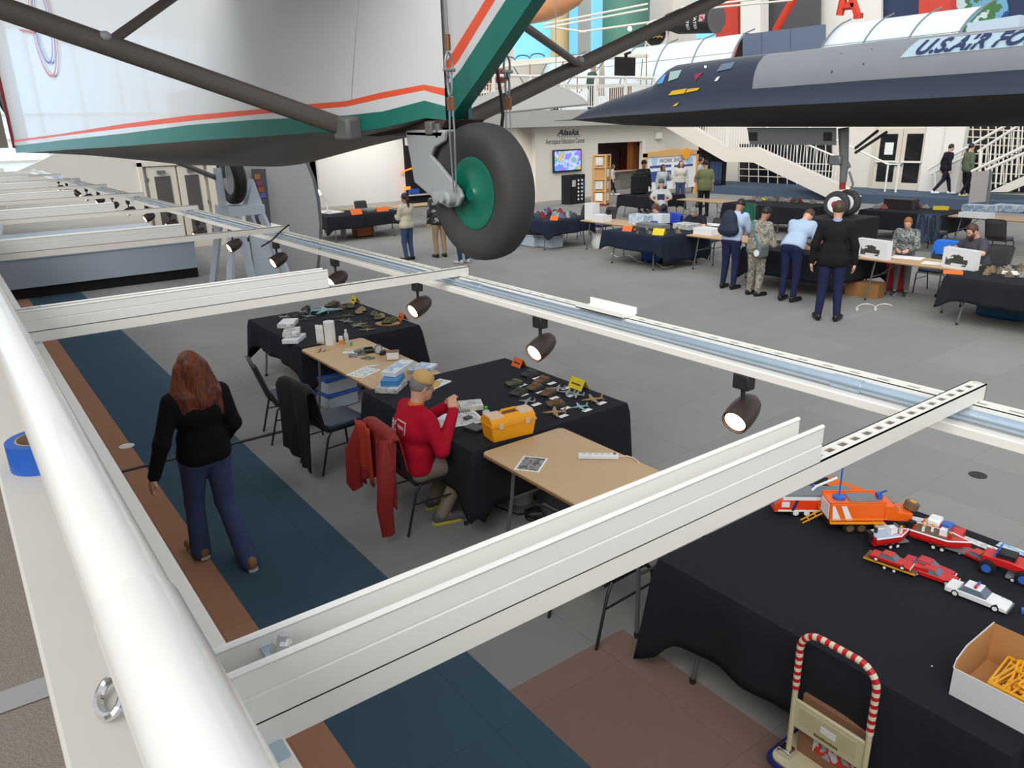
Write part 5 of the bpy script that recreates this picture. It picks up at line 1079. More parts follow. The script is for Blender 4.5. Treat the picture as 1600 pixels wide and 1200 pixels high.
# television wall with doorway
TY = 25.95; dx0, dx1 = pY(934, 260, TY).x, pY(1003.5, 250, TY).x; dz = pY(935, 224, TY).z
w4 = struct(part('wall_television', MB().box(20.44, dx0, TY, TY + .2, 0, 3.2).box(dx1, 31, TY, TY + .2, 0, 3.2).box(dx0, dx1, TY, TY + .2, dz, 3.2), M_cream))
part('door_jamb', MB().box(dx1 - .02, dx1 + .16, TY - .04, TY + .02, 0, dz + .05), M_white, w4)
struct(part('wall_room', MB().box(20.6, 34, 31, 31.2, 0, 3.1), mat('room_mauve', (120, 92, 92), .8), None)); struct(part('ceiling', MB().box(20.5, 34, TY + .2, 31, 3.05, 3.1), mat('room_ceiling', (90, 70, 66), .9), None))
def fy(x, y, Y_): return pY(x, y, Y_)
a, b = fy(960, 268, 28), fy(1001, 271, 28); t = thing('reception_counter', 'counter with pinkish top inside the doorway', 'counter', ((a.x + b.x) / 2, 28, 0)); k2 = dict(parent=t, world=True)
part('counter_top', MB().box(a.x, b.x + .8, 27.8, 28.6, a.z - .06, a.z), mat('counter_pink', (186, 148, 132), .5), **k2); part('front_panel', MB().box(a.x + .3, b.x + .8, 27.9, 28.5, 0, a.z - .06), mat('counter_front', (170, 166, 160), .7), **k2)
a = fy(994, 250, 29); t = thing('wooden_cupboard', 'tall orange wooden cupboard inside the doorway', 'cupboard', (a.x, 29, 0)); part('body', MB().cb((a.x, 29, 1.15), (.95, .4, 2.3)), mat('cupboard_wood', (184, 120, 64), .6, var=.08), t, world=True, bevel=.02); part('handle_slot', MB().cb((a.x - .05, 28.79, 2.05), (.3, .03, .12)), M_dark, t, world=True)
solo('red_poster', 'red panel hanging inside the doorway', 'poster', MB().cb(fy(977, 255, 30.95), (.8, .05, 1.2)), mat('poster_red', (150, 30, 34), .6))
# television
c = [fy(861.5, 270.5, TY), fy(905, 267, TY), fy(907, 232.5, TY), fy(863, 234.3, TY)]; xa, xb = (c[0].x + c[3].x) / 2, (c[1].x + c[2].x) / 2; za, zb = (c[0].z + c[1].z) / 2, (c[2].z + c[3].z) / 2
t = thing('television', 'wall mounted television showing a bright blue and purple picture', 'television', ((xa + xb) / 2, TY - .06, za)); k2 = dict(parent=t, world=True)
part('bezel', MB().box(xa, xb, TY - .12, TY - .02, za, zb), M_blackmetal, bevel=.02, **k2)
part('screen', MB().box(xa + .06, xb - .06, TY - .128, TY - .12, za + .08, zb - .06), ramp_mat('tv_picture', [(60, 40, 150), (150, 90, 220), (40, 130, 220), (190, 170, 240), (30, 150, 160), (200, 150, 60)], .3, 2.2, emit=.8, const=False), **k2)
# lettering on the television wall
mb = MB(); o1 = fy(871, 211.5, TY - .012); letter(mb, 'Alaska', .33, o1, (1, 0, 0), (0, 0, 1), shear=.35, sx=1.35, bold=.008); part('sign_lettering', mb, mat('letter_dark', (40, 44, 58), .6), w4)
mb = MB(); o1 = fy(872, 215, TY - .012); letter(mb, 'AIRLINES', .13, o1, (1, 0, 0), (0, 0, 1), sx=2.4); part('sign_lettering', mb, mat('letter_pale', (150, 150, 152), .6), w4)
mb = MB(); o1 = fy(853, 225.5, TY - .012); o2 = fy(914, 222, TY - .012); v_, f_ = text_mesh('Aerospace Education Center', .3); wid = max(q[0] for q in v_); letter(mb, 'Aerospace Education Center', .3, o1, (1, 0, 0), (0, 0, 1), sx=(o2.x - o1.x) / wid); part('sign_lettering', mb, MATS['letter_dark'], w4)
solo('wall_speaker', 'small white box speaker high on the wall by the stairs', 'speaker', MB().cb(fy(1029, 212, TY - .12), (.32, .2, .30)), M_white, bevel=.03)
part('wall_socket', MB().cb(fy(881, 301, TY - .02), (.05, .03, .12)), M_greymetal, w4)
# leaflet tower and chart board
c0 = pz(939, 321, 0); t = thing('leaflet_tower', 'tall wooden leaflet display tower beside the doorway', 'display rack', (c0.x, c0.y, 0), .5); h = 1.95; w = .27
M_ply = mat('birch_ply', (212, 166, 104), .55, var=.06, scale=8); M_red_ = mat('caster_red', (150, 40, 36), .5)
for sx in (-1, 1):
    for sy in (-1, 1): part('post', MB().box(sx * w - .03, sx * w + .03, sy * w - .03, sy * w + .03, .08, h), M_ply, t)
part('core', MB().box(-w + .05, w - .05, -w + .05, w - .05, .1, h - .02), mat('ply_core', (196, 148, 88), .6), t)
for i in range(5): part('shelf', MB().box(-w - .02, w + .02, -w - .02, w + .02, .1 + i * .45, .14 + i * .45), M_ply, t)
for i in range(4):
    for j, (u, vv) in enumerate((((0, -1)), ((-1, 0)))):
        if (i + j) % 4 == 3: continue
        q = MB().box(-.15, .15, -w - .005, -w + .045, .2 + i * .45, .5 + i * .45) if j == 0 else MB().box(-w - .005, -w + .045, -.15, .15, .2 + i * .45, .5 + i * .45); part('leaflet', q, M_printp if i % 2 else M_paperw, t)
part('base', MB().box(-w + .02, w - .02, -w + .02, w - .02, 0, .1), M_red_, t)
c0 = pz(909, 318, 0); t = thing('exhibit_stand', 'black stand with rows of white discs beside the leaflet tower', 'stand', (c0.x - .15, c0.y + .2, 0), .15); part('cabinet', MB().box(-.55, .4, -.15, .3, 0, 1.15), M_dark, t)
for i in range(6):
    for j in range(2): part('disc', MB().lathe([(.045, 0), (.045, .02)], (-.02 + .22 * j, -.15, .18 + .15 * i), (0, -1, 0), 10), V_w, t)
part('label_card', MB().box(-.4, -.2, -.165, -.15, .7, .95), M_printp, t); part('blue_panel', MB().box(.28, .39, -.17, -.15, .4, .95), mat('info_blue', (50, 90, 130), .6), t)
a, b = fy(1010, 240, 23.4), fy(1089, 238, 23.4); t = thing('chart_board', 'wood framed white workshop board with blue headings and orange badge', 'notice board', ((a.x + b.x) / 2, 23.5, 0)); k2 = dict(parent=t, world=True); zb = fy(1012, 302, 23.4).z
part('board', MB().box(a.x, b.x, 23.42, 23.5, .3, a.z - .1), mat('board_white', (236, 238, 242), .5), **k2)
part('frame', MB().box(a.x - .1, a.x + .04, 23.36, 23.5, 0, a.z).box(b.x - .04, b.x + .1, 23.36, 23.5, 0, a.z).prism([(a.x - .1, 23.36, a.z - .15), (b.x + .1, 23.36, a.z - .15), (b.x + .1, 23.36, a.z + .02), ((a.x + b.x) / 2, 23.36, a.z + .14), (a.x - .1, 23.36, a.z + .02)], (0, .14, 0)), M_ply, **k2)
part('badge', MB().lathe([(.24, 0), (.24, .03)], (fy(1073, 240, 23.3).x, 23.34, fy(1073, 240, 23.3).z), (0, -1, 0), 20), mat('badge_orange', (240, 160, 40), .5), **k2)
mb = MB(); q = fy(1030, 254.5, 23.41); letter(mb, 'WORK SHOP', .225, (q.x, 23.41, q.z), (1, 0, 0), (0, 0, 1), shear=.2, sx=1.15); part('heading', mb, mat('heading_grey', (70, 74, 84), .6), **k2)
for (x0, x1, y0, y1) in ((1016, 1049, 257, 263), (1054, 1083, 256, 261)):
    q, r_ = fy(x0, y1, 23.4), fy(x1, y0, 23.4); part('blue_heading', MB().box(q.x, r_.x, 23.405, 23.42, min(q.z, r_.z), max(q.z, r_.z)), mat('heading_blue', (56, 84, 150), .6), **k2)
q, r_ = fy(1016, 285, 23.4), fy(1049, 266, 23.4); part('blue_panel', MB().box(q.x, r_.x, 23.405, 23.42, q.z, r_.z), MATS['heading_blue'], **k2)
for x in (1023, 1078): part('cloud_print', MB().lathe([(.2, 0), (.2, .01)], (fy(x, 250, 23.4).x, 23.415, fy(x, 250, 23.4).z), (0, -1, 0), 14), mat('cloud_blue', (170, 212, 240), .6), **k2)
# upper gallery
struct(part('ceiling', MB().box(9, 60, 25.35, 60, 3.02, 3.66), mat('gallery_fascia', (176, 174, 170), .75, var=.03, scale=2), None)); struct(part('ceiling', MB().box(31.2, 60, -8, 25.35, 3.02, 3.66), MATS['gallery_fascia'], None))
rl = thing('gallery_railing', 'white railing along the edge of the upper gallery', 'railing', (22, 25.45, 3.66)); k2 = dict(parent=rl, world=True)
xe = pY(1022, 120, 25.45).x
part('top_rail', MB().tube([(13, 25.45, 4.90), (xe, 25.45, 4.95), (xe, 26.5, 4.95)], .055, 10), M_white, **k2); part('mid_rail', MB().box(13, xe, 25.43, 25.47, 4.60, 4.65).box(13, xe, 25.43, 25.47, 3.76, 3.80), M_white, **k2)
for i in range(8): part('post', MB().box(xe - 1.75 * i - .05, xe - 1.75 * i + .05, 25.40, 25.50, 3.66, 4.93), M_white, **k2)
mb = MB(); x = 13.1
while x < xe: mb.box(x - .013, x + .013, 25.437, 25.463, 3.80, 4.60); x += .125
b_ = part('balusters', mb, M_white, **k2); b_['kind'] = 'stuff'
# glazed wall behind the gallery
w5 = struct(part('wall_gallery', MB().box(5, 48, 42, 42.3, 3.6, 22), mat('gallery_wall', (222, 216, 206), .8, var=.03), None)); w6 = struct(part('wall_gallery_side', MB().box(46, 46.3, -10, 42, 3.6, 22), MATS['gallery_wall'], None))
M_sky = mat('pane_sky_blue', (120, 190, 240), .2, emit=.75, var=.03, scale=.3)
def pane_y(i, x0, x1, y0, y1, m, Yp=41.9, nm='window'):
    q = [fy(x0, y1, Yp), fy(x1, y1, Yp), fy(x1, y0, Yp), fy(x0, y0, Yp)]; xa_, xb_ = (q[0].x + q[3].x) / 2, (q[1].x + q[2].x) / 2; return struct(part(f'window_{i}', MB().box(xa_, xb_, Yp, Yp + .08, min(q[0].z, q[1].z), max(q[2].z, q[3].z)), m))
pane_y(2, 803, 863, -120, 95, M_sky); pane_y(3, 887, 903, -120, 84, M_sky); pane_y(4, 926, 949, -120, 80, M_sky); pane_y(5, 775, 788, -60, 90, M_sky)
def mast_y(name, label, x, y0, y1, wpx, m, Yp, cat='column'):
    a_, b_ = fy(x, y1, Yp), fy(x, y0, Yp); r_ = wpx * (fy(x + 1, y1, Yp) - a_).length * .5; return solo(name, label, cat, MB().cyl((a_.x, a_.y, 3.66), (a_.x, a_.y, b_.z), r_, n=20), m)
mast_y('tan_column', 'tan brick column between the blue window panes', 875, -80, 92, 22, mat('column_tan', (198, 178, 130), .7, var=.08), 41, 'column')
mast_y('green_column', 'broad sea green column behind the upper gallery', 977, -80, 80, 52, mat('column_green', (84, 138, 122), .6, var=.1, scale=.6), 39.5)
# vaulted white pavilions on the gallery
M_vault = mat('vault_white', (222, 232, 236), .6, var=.015); M_rib = mat('vault_rib', (120, 132, 140), .5)
def vault(label, ya, yb, ztop, Xb, dX, sgn, name='vaulted_pavilion', ribs=6):
    t = thing(name, label, 'pavilion', (Xb, (ya + yb) / 2, 3.66)); k3 = dict(parent=t, world=True)
    def fn(u, v): a_ = v * PI / 2 * .8; return (Xb + dX * (1 - math.cos(a_)) / (1 - math.cos(PI / 2 * .8)), ya + (yb - ya) * u + sgn * .6 * v * v, 3.70 + (ztop - 3.70) * math.sin(a_) / math.sin(PI / 2 * .8))
    part('shell', MB().grid(fn, 12, 12), M_vault, smooth=60, solid=.05, **k3)
    for i in range(ribs): part('rib', MB().tube([Vector(fn(i / (ribs - 1), j / 12)) + Vector((-.05, 0, .02)) for j in range(13)] + [Vector(fn(i / (ribs - 1), 1)) + Vector((.7, 0, .25))], .035, 6), M_rib, **k3)
    part('seam', MB().tube([Vector(fn(i / 12, .62)) + Vector((-.03, 0, .01)) for i in range(13)], .012, 4), M_rib, **k3)
    return t
q0, q1 = pX(1165, 48, 33.3), pX(862, 96, 33.3); vault('pale vaulted canopy with thin dark ribs behind the biplane', q0.y, q1.y, (q0.z + q1.z) / 2, 32.0, 1.3, 0, ribs=7)
q0, q1 = pX(1288, 36, 35), pX(1500, 21, 35); vault('white curved canopy with steel ribs above the jet fuselage', q0.y, q1.y, (q0.z + q1.z) / 2, 34.2, .8, -1.5, ribs=4)
t = thing('slate_screen', 'slate blue flat screen panels between the two white canopies', 'screen', (35, 17, 3.66)); k3 = dict(parent=t, world=True)
for i in range(3):
    xs = [1160, 1190, 1235, 1289]; q = [pX(xs[i] + .5, 92, 35.2), pX(xs[i + 1] - .5, 85, 35.2), pX(xs[i + 1] - .5, 54 - (xs[i + 1] - 1160) * .125, 35.2), pX(xs[i] + .5, 54 - (xs[i] - 1160) * .125, 35.2)]; part('panel', MB().prism(q, (.1, 0, 0)), mat('slate_blue', (100, 112, 134), .7), smooth=0, **k3)
part('dark_opening', MB().prism([pX(1146, 95, 35.5), pX(1175, 95, 35.5), pX(1170, 52, 35.5), pX(1160, 52, 35.5)], (.1, 0, 0)), M_dark, **k3)
# upper exhibits
def xblock(name, label, cat, px_, Xp, d, m, **k): return solo(name, label, cat, MB().prism([pX(x, y, Xp) for x, y in px_], (d, 0, 0)), m, smooth=30, **k)
V_rk = mat('exhibit_red', (206, 70, 56), .5, var=.04, scale=1)
xblock('red_column', 'flat red exhibit column beside the black rocket stage', 'column', [(1119, 120), (1155, 120), (1150, -60), (1117, -60)], 43, .8, V_rk)
xblock('white_column', 'pale column between red column and dark screen', 'column', [(1157, 110), (1188, 110), (1188, -60), (1157, -60)], 42, .8, M_white)
xblock('dark_hanging', 'large dark grey hanging behind the slate screens', 'wall hanging', [(1190, 100), (1278, 90), (1279, -60), (1190, -60)], 44, .3, mat('hanging_grey', (86, 86, 88), .8))
xblock('navy_mural', 'navy space mural above the jet lettering', 'mural', [(1378, 95), (1800, 95), (1800, -60), (1378, -60)], 45.5, .2, mat('mural_navy', (48, 62, 92), .8, var=.15, scale=.4))
xblock('white_mural_panel', 'white wall panel behind the red A frame', 'wall panel', [(1278, 95), (1377, 95), (1377, -60), (1278, -60)], 45.0, .2, M_white)
xblock('window_pane_block', 'small blue window pane beside the red column', 'window', [(1087, 60), (1116, 60), (1116, -60), (1087, -60)], 45.6, .2, M_sky)
xblock('red_slab', 'red upright slab beside the globe picture', 'exhibit', [(1434, 60), (1484, 60), (1487, -60), (1438, -60)], 42, .6, V_rk)
t = thing('globe_mural', 'earth globe picture on the navy mural', 'mural', tuple(pX(1530, 20, 45.3))); k3 = dict(parent=t, world=True); gc = pX(1522, 32, 45.3)
part('globe_disc', MB().lathe([(.02, 0), (1.62, 0), (1.62, .06), (.02, .06)], gc, (-1, 0, 0), 40), ramp_mat('globe', [(30, 70, 140), (110, 170, 200), (70, 120, 70), (200, 220, 226)], .6, .9, detail=5), **k3)
xblock('white_case', 'white angled display case behind the jet spine', 'display case', [(1510, 60), (1590, 55), (1594, 23), (1511, 36)], 39, 1, mat('case_white', (190, 206, 222), .5))
solo('red_gantry_pole', 'slanting orange red gantry pole behind the slate screens', 'pole', MB().cyl(pX(1212, 48, 41), pX(1262, -40, 41), .22, n=12), mat('gantry_red', (214, 60, 34), .5))
t = thing('red_gantry', 'orange red A shaped gantry leg behind the white canopy', 'gantry', tuple(pX(1328, 25, 41))); k3 = dict(parent=t, world=True)
for a_, b_ in (((1312, 24), (1326, -40)), ((1341, 26), (1318, -40)), ((1318, 10), (1336, 8))): part('beam', MB().tube([pX(*a_, 41), pX(*b_, 41)], .2, 6), MATS['gantry_red'], **k3)
part('foot', MB().cb(pX(1341, 25, 41), (.3, .4, .25)), V_rk, **k3)
# rocket stage
a_, b_ = pX(1052, 34, 36), pX(1120, 30, 36); t = thing('rocket_stage', 'black rocket stage with white lettering and flag lying on the gallery', 'rocket', tuple((a_ + b_) / 2)); k3 = dict(parent=t, world=True); ax_ = (b_ - a_).normalized(); R_ = .66
part('barrel', MB().lathe([(.45, -.4), (R_ * .8, 0), (R_, .5), (R_ * 1.05, (b_ - a_).length)], a_, ax_, 32), mat('rocket_black', (44, 46, 46), .5, var=.08), **k3)
part('end_ring', MB().lathe([(R_ * 1.08, -.03), (R_ * 1.08, .03)], b_, ax_, 32), M_greymetal, **k3)
toE = (Vector(EYE) - (a_ + b_) / 2).normalized(); sd_ = (toE - ax_ * toE.dot(ax_)).normalized(); dn = ax_.cross(sd_); dn = dn if dn.z < 0 else -dn
mb = MB()
for i, wd in enumerate(('UNITED', 'STATES')):
    v_, f_ = text_mesh(wd, .26, bold=.006); tw_ = max(q[0] for q in v_); c_ = a_ + ax_ * ((b_ - a_).length * (.50 + .17 * i))
    mb = MB(); mb.add([c_ + ax_ * (b__) + (sd_ * math.cos((u_ - tw_ / 2) / R_) + dn * math.sin((u_ - tw_ / 2) / R_)) * (R_ * 1.06) for u_, b__ in v_], f_); part('lettering', mb, V_w, **k3)
c_ = a_ + ax_ * ((b_ - a_).length * .82); part('flag', MB().grid(lambda u, v: c_ + ax_ * (u * .4 - .1) + (sd_ * math.cos((v - .8) * .5) + dn * math.sin((v - .8) * .5)) * (R_ * 1.06), 4, 4), ramp_mat('flag', [(190, 70, 70), (220, 200, 200), (170, 60, 70), (70, 80, 130)], .6, 6), **k3)
c_ = pX(1025, 53, 35.5); t = thing('engine_hoop', 'pale round hoop exhibit with golden cluster inside on the gallery', 'exhibit', tuple(c_)); k3 = dict(parent=t, world=True); f_ = Vector((.55, .82, 0)); r_ = .72; sdv = Vector((.82, -.55, 0))
part('hoop', MB().tube([c_ + sdv * (r_ * math.cos(a)) + Vector((0, 0, r_ * math.sin(a))) for a in np.linspace(0, 2 * PI, 28)[:-1]], .05, 8, closed=True), M_cream, **k3)
part('engine_cone', MB().lathe([(.6, .1), (.62, .5), (.5, 1.2)], c_, f_, 20), mat('engine_copper', (136, 76, 52), .5), **k3); part('dark_core', MB().lathe([(.58, .05), (.58, .1)], c_, f_, 20), M_dark, **k3)
for i in range(7): part('nozzle', MB().ball(c_ + sdv * (.12 * (i - 3)) + Vector((0, 0, -.18 + .05 * (i % 2))), .07, 8), mat('brass', (196, 160, 90), .35, metal=.6), **k3)
part('support', MB().tube([c_ + sdv * -.6 + Vector((0, 0, -.5)), c_ + sdv * -.7 + Vector((0, 0, 3.675 - c_.z))], .05, 6).tube([c_ + sdv * .6 + Vector((0, 0, -.5)), c_ + sdv * .7 + Vector((0, 0, 3.675 - c_.z))], .05, 6), M_cream, **k3)
# biplane replica
t = thing('biplane', 'white fabric biplane with wooden struts on the upper gallery', 'aircraft', (22, 29, 3.66)); k3 = dict(parent=t, world=True)
def by(x, y, Y_=29.0): return pY(x, y, Y_)
part('upper_wing', MB().prism([by(735, 108), by(880, 95), by(1008, 84), by(1016, 87), by(1012, 90), by(880, 97.5), by(735, 112)], (0, 1.9, .25)), mat('wing_fabric', (226, 220, 206), .8, var=.03), bevel=.03, **k3)
part('lower_wing', MB().prism([by(735, 143), by(1000, 131), by(1000, 134), by(735, 147)], (0, 1.9, .1)), MATS['wing_fabric'], **k3)
for x in (765, 795, 828, 880, 902, 930, 1010): part('strut', MB().tube([by(x, 108 - (x - 735) * .085), by(x, 150 - (x - 735) * .03)], .03, 6), mat('strut_wood', (170, 120, 82), .6), **k3)
for a_, b_ in (((880, 98), (850, 150)), ((910, 97), (880, 140)), ((945, 94), (905, 145)), ((800, 100), (830, 150)), ((1004, 92), (1000, 140))): part('bracing', MB().tube([by(*a_, 29.8), by(*b_, 29.8)], .022, 5), M_greymetal, **k3)
part('propeller', MB().prism([by(877, 120, 28.6), by(892, 102, 28.6), by(895, 104, 28.6), by(880, 121, 28.6)], (0, .08, 0)), mat('prop_wood', (150, 92, 64), .5), **k3); part('rudder', MB().prism([by(938, 97, 31.5), by(944, 97, 31.5), by(946, 150, 31.5), by(936, 150, 31.5)], (0, .1, 0)), MATS['wing_fabric'], **k3)
for x in (790, 990): part('skid', MB().box(by(x, 150).x - .06, by(x, 150).x + .06, 29.2, 30.7, 3.662, by(x, 138).z + .1), MATS['strut_wood'], **k3)
for i in range(3): part('wire_hoop', MB().tube([by(783 + 23 * i + 11 * (1 + math.cos(a)), 94 - 2.6 * i - 5 * math.sin(a), 30) for a in np.linspace(0, PI, 10)], .03, 5), mat('hoop_navy', (70, 80, 110), .6), **k3)
t = thing('display_screen', 'large black monitor on a pole on the upper gallery', 'monitor', (by(978, 120, 27).x, 27, 3.66)); k3 = dict(parent=t, world=True); a_, b_ = by(961, 118, 27), by(992, 90, 27)
part('panel', MB().box(a_.x, b_.x, 26.95, 27.05, a_.z, b_.z), M_dark, **k3); xm = by(980, 110, 27).x; part('pole', MB().box(xm - .05, xm + .05, 27.05, 27.15, 3.66, b_.z + .1), M_dark, **k3); part('spotlight', MB().cb((xm - .1, 26.9, b_.z + .15), (.35, .1, .1), ry=-.3), M_dark, **k3)
t = thing('red_aircraft', 'red fuselage of a small aircraft on the upper gallery', 'aircraft', tuple(by(748, 121, 33))); part('stand', MB().box(by(748, 121, 33).x - .2, by(748, 121, 33).x + .2, 32.9, 33.1, 3.665, by(748, 121, 33).z), M_greymetal, t, world=True)
part('fuselage', MB().lathe([(.1, -2.2), (.42, -1.6), (.5, 0), (.42, 1.2), (.2, 1.8)], by(748, 121, 33), (1, 0, .06), 20), mat('fuselage_red', (160, 36, 44), .35), t, world=True)
solo('canoe_hull', 'varnished wooden hull hanging high behind the gallery', 'boat hull', MB().lathe([(.05, -2.6), (.35, -1.9), (.5, -.6), (.5, .6), (.3, 1.9), (.05, 2.5)], by(862, 14, 36), (1, .0, .30), 18), mat('hull_wood', (188, 128, 84), .45, var=.12, scale=2))
tb = thing('white_trusses', 'thin white cross tubes in front of the window columns', 'tubes', tuple(by(950, 40, 38))); k3 = dict(parent=tb, world=True)
for a_, b_ in (((850, 38), (1012, 6)), ((850, 44), (1012, 14)), ((905, 50), (1020, 34)), ((1064, 12), (1238, -8)), ((1075, 16), (1238, 0)), ((860, 42), (915, 50))): part('tube', MB().tube([pD(*a_, 40), pD(*b_, 40)], .052, 6), M_cream, **k3)
t = thing('hall_lamp', 'bright round ceiling lamp seen below the far strut', 'lamp', tuple(pD(984, 45, 44))); part('bulb', MB().ball((0, 0, 0), .12), mat('lamp_white', (255, 250, 245), .4, emit=12), t); part('drop_rod', MB().cyl((0, 0, .1), (0, 0, 9), .02, n=6), M_greymetal, t)
# ------------------------------------------------------------------ right side: stairs, doors, platform
w7 = struct(part('wall_right', MB().box(30.6, 30.9, -6, 26, 0, 3.05), M_cream)); pf = struct(part('floor', MB().box(28.0, 30.6, -6, 24, 0, .34), mat('platform_blue', (70, 88, 108), .9, var=.08, scale=40), None))
def sx_(x, y, X_=27.6): return pX(x, y, X_)
st = thing('staircase', 'white staircase with landing descending behind the jet nose', 'stairs', (27.6, 18, 0)); k3 = dict(parent=st, world=True)
part('stringer', MB().prism([sx_(1040, 199), sx_(1084, 199), sx_(1136, 231), sx_(1180, 230), sx_(1320, 293), sx_(1340, 308), sx_(1290, 308), sx_(1175, 253), sx_(1133, 253)], (.3, 0, 0)), M_cream, smooth=0, **k3)
mb = MB()
for x in range(1086, 1180, 4):
    yb = 200 + (x - 1084) * .6 if x < 1136 else 231; a_ = sx_(x, yb); mb.tube([a_, a_ + Vector((0, 0, .95))], .018, 4)
for x in range(1184, 1312, 5): a_ = sx_(x, 231 + (x - 1180) * .45); mb.tube([a_, a_ + Vector((0, 0, .92))], .018, 4)
b_ = part('balusters', mb, M_white, **k3); b_['kind'] = 'stuff'
up_ = Vector((0, 0, .95)); part('handrail', MB().tube([sx_(1040, 172) + up_, sx_(1136, 231) + up_, sx_(1180, 231) + up_, sx_(1312, 290) + up_], .035, 8).tube([sx_(1136, 231), sx_(1136, 231) + up_], .03, 6).tube([sx_(1312, 290), sx_(1312, 290) + up_], .035, 6), M_white, **k3)
part('handrail', MB().tube([Vector((29.3, sx_(1200, 240).y, 0)) + Vector((0, 0, sx_(1180, 231).z + 1.0)), Vector((29.3, sx_(1345, 300).y, 1.35)), Vector((29.3, sx_(1362, 300).y, 1.35)), Vector((29.3, sx_(1362, 300).y, .34))], .04, 8).tube([Vector((29.3, sx_(1345, 300).y, .34)), Vector((29.3, sx_(1345, 300).y, 1.35))], .035, 6), M_white, **k3)
# dark block window under the stairs
def wallx(x, y, X_=30.55): return pX(x, y, X_)
wd = struct(part('window_6', MB().prism([wallx(1155, 300), wallx(1300, 300), wallx(1300, 225), wallx(1155, 225)], (-.05, 0, 0)), M_glassdark, smooth=0))
for x in range(1155, 1301, 15): part('mullion', MB().tube([wallx(x, 299, 30.48), wallx(x, 226, 30.48)], .025, 4), M_frame, wd)
for y in (253, 264, 275, 287): part('mullion', MB().tube([wallx(1155, y + 0, 30.48), wallx(1300, y + 4, 30.48)], .025, 4), M_frame, wd)
wd = struct(part('window_7', MB().prism([wallx(1508, 300), wallx(1640, 300), wallx(1640, 190), wallx(1508, 195)], (-.05, 0, 0)), M_glassdark, smooth=0))
for x in range(1508, 1641, 12): part('mullion', MB().tube([wallx(x, 299, 30.48), wallx(x, 192, 30.48)], .025, 4), M_frame, wd)
for y in (202, 214, 226, 240, 255, 270, 285): part('mullion', MB().tube([wallx(1508, y, 30.48), wallx(1640, y + 4, 30.48)], .025, 4), M_frame, wd)
for x, y, lab in ((1181, 296, 'small white notice on the dark glass under the stairs'), (1229, 299, 'small blue notice on the dark glass under the stairs')):
    solo('notice', lab, 'notice', MB().cb(wallx(x, y - 1, 30.4), (.02, .34, .26)), M_paperw if x < 1200 else mat('notice_blue', (110, 130, 190), .6))
# double doors
ya, yb_, ym = wallx(1363, 300, 30.5).y, wallx(1441, 297, 30.5).y, wallx(1402, 299, 30.5).y
d = struct(part('trim_2', MB().box(30.42, 30.6, yb_ - .12, ya + .12, .34, 2.75), M_frame))
for i, (p0, p1) in enumerate(((ym + .02, ya), (yb_, ym - .02))):
    dd = struct(part(f'door_{i + 3}', MB().box(30.36, 30.43, p0, p1, .34, 2.62), M_frame, bevel=.01)); part('glass', MB().box(30.345, 30.36, p0 + .16, p1 - .16, .62, 2.42), M_glassdark, dd); part('push_bar', MB().box(30.27, 30.35, p0 + .1, p1 - .1, 1.36, 1.43), M_white, dd); hy = p0 + .08 if i == 0 else p1 - .08; part('lever', MB().box(30.25, 30.35, hy - .05, hy + .1, 1.28, 1.33), M_steel, dd)
    if i == 0: part('notice', MB().box(30.335, 30.345, p0 + .28, p0 + .62, 1.65, 2.1), M_paperw, dd)
struct(part('trim_3', MB().box(30.3, 30.6, wallx(1478, 250).y, wallx(1446, 250).y, .34, 3.0), M_white)); solo('wall_panel', 'white bright wall panel right of the double doors', 'wall panel', MB().box(30.2, 30.5, wallx(1508, 250).y, wallx(1478, 250).y, .34, 3.0), M_white)
# right stairs
st = thing('staircase', 'white railed stairs rising at the right edge behind the walking pair', 'stairs', (28.6, 9, .34)); k3 = dict(parent=st, world=True)
def s2(x, y, X_=28.4): return pX(x, y, X_)
for q_ in ([s2(1450, 265, 29.8), s2(1508, 232, 29.8), s2(1570, 197, 29.8)], [s2(1455, 272, 29.8), s2(1510, 243, 29.8)], [s2(1518, 268), s2(1640, 210)], [s2(1540, 266), s2(1640, 222)], [s2(1528, 237, 29.8), s2(1590, 197, 29.8)]): part('handrail', MB().tube(q_, .05, 8), M_white, **k3)
mb = MB()
for x in range(1550, 1645, 8): mb.tube([s2(x, 262 - (x - 1550) * .44), s2(x - 3, 297 - (x - 1550) * .5)], .03, 4)
for x in range(1535, 1645, 7): mb.tube([s2(x, 234 - (x - 1535) * .6, 29.8), s2(x - 3, 268 - (x - 1535) * .5, 29.8)], .025, 4)
b_ = part('balusters', mb, M_cream, **k3); b_['kind'] = 'stuff'
part('stringer', MB().prism([s2(1545, 300), s2(1650, 252), s2(1650, 268), s2(1575, 300)], (.2, 0, 0)), M_cream, **k3); part('post', MB().tube([s2(1461, 268, 29.8), s2(1461, 302, 29.8)], .05, 6), M_white, **k3); part('post', MB().tube([s2(1532, 235, 29.8), s2(1530, 270, 29.8)], .05, 6), M_white, **k3)
a_ = [pX(x, y, 25.5) for x, y in ((1513, 317), (1543, 315), (1549, 267), (1519, 268))]; t = thing('info_panel', 'grey upright information panel near the right stairs', 'sign', (25.5, (a_[0].y + a_[1].y) / 2, 0)); k3 = dict(parent=t, world=True)
part('panel', MB().prism(a_, (.06, 0, 0)), mat('info_grey', (172, 168, 166), .6), **k3); part('frame', MB().tube([a_[0], Vector((25.53, a_[0].y, 0))], .04, 6).tube([a_[1], Vector((25.53, a_[1].y, 0))], .04, 6).tube([a_[1], a_[2]], .04, 6), M_greymetal, **k3)

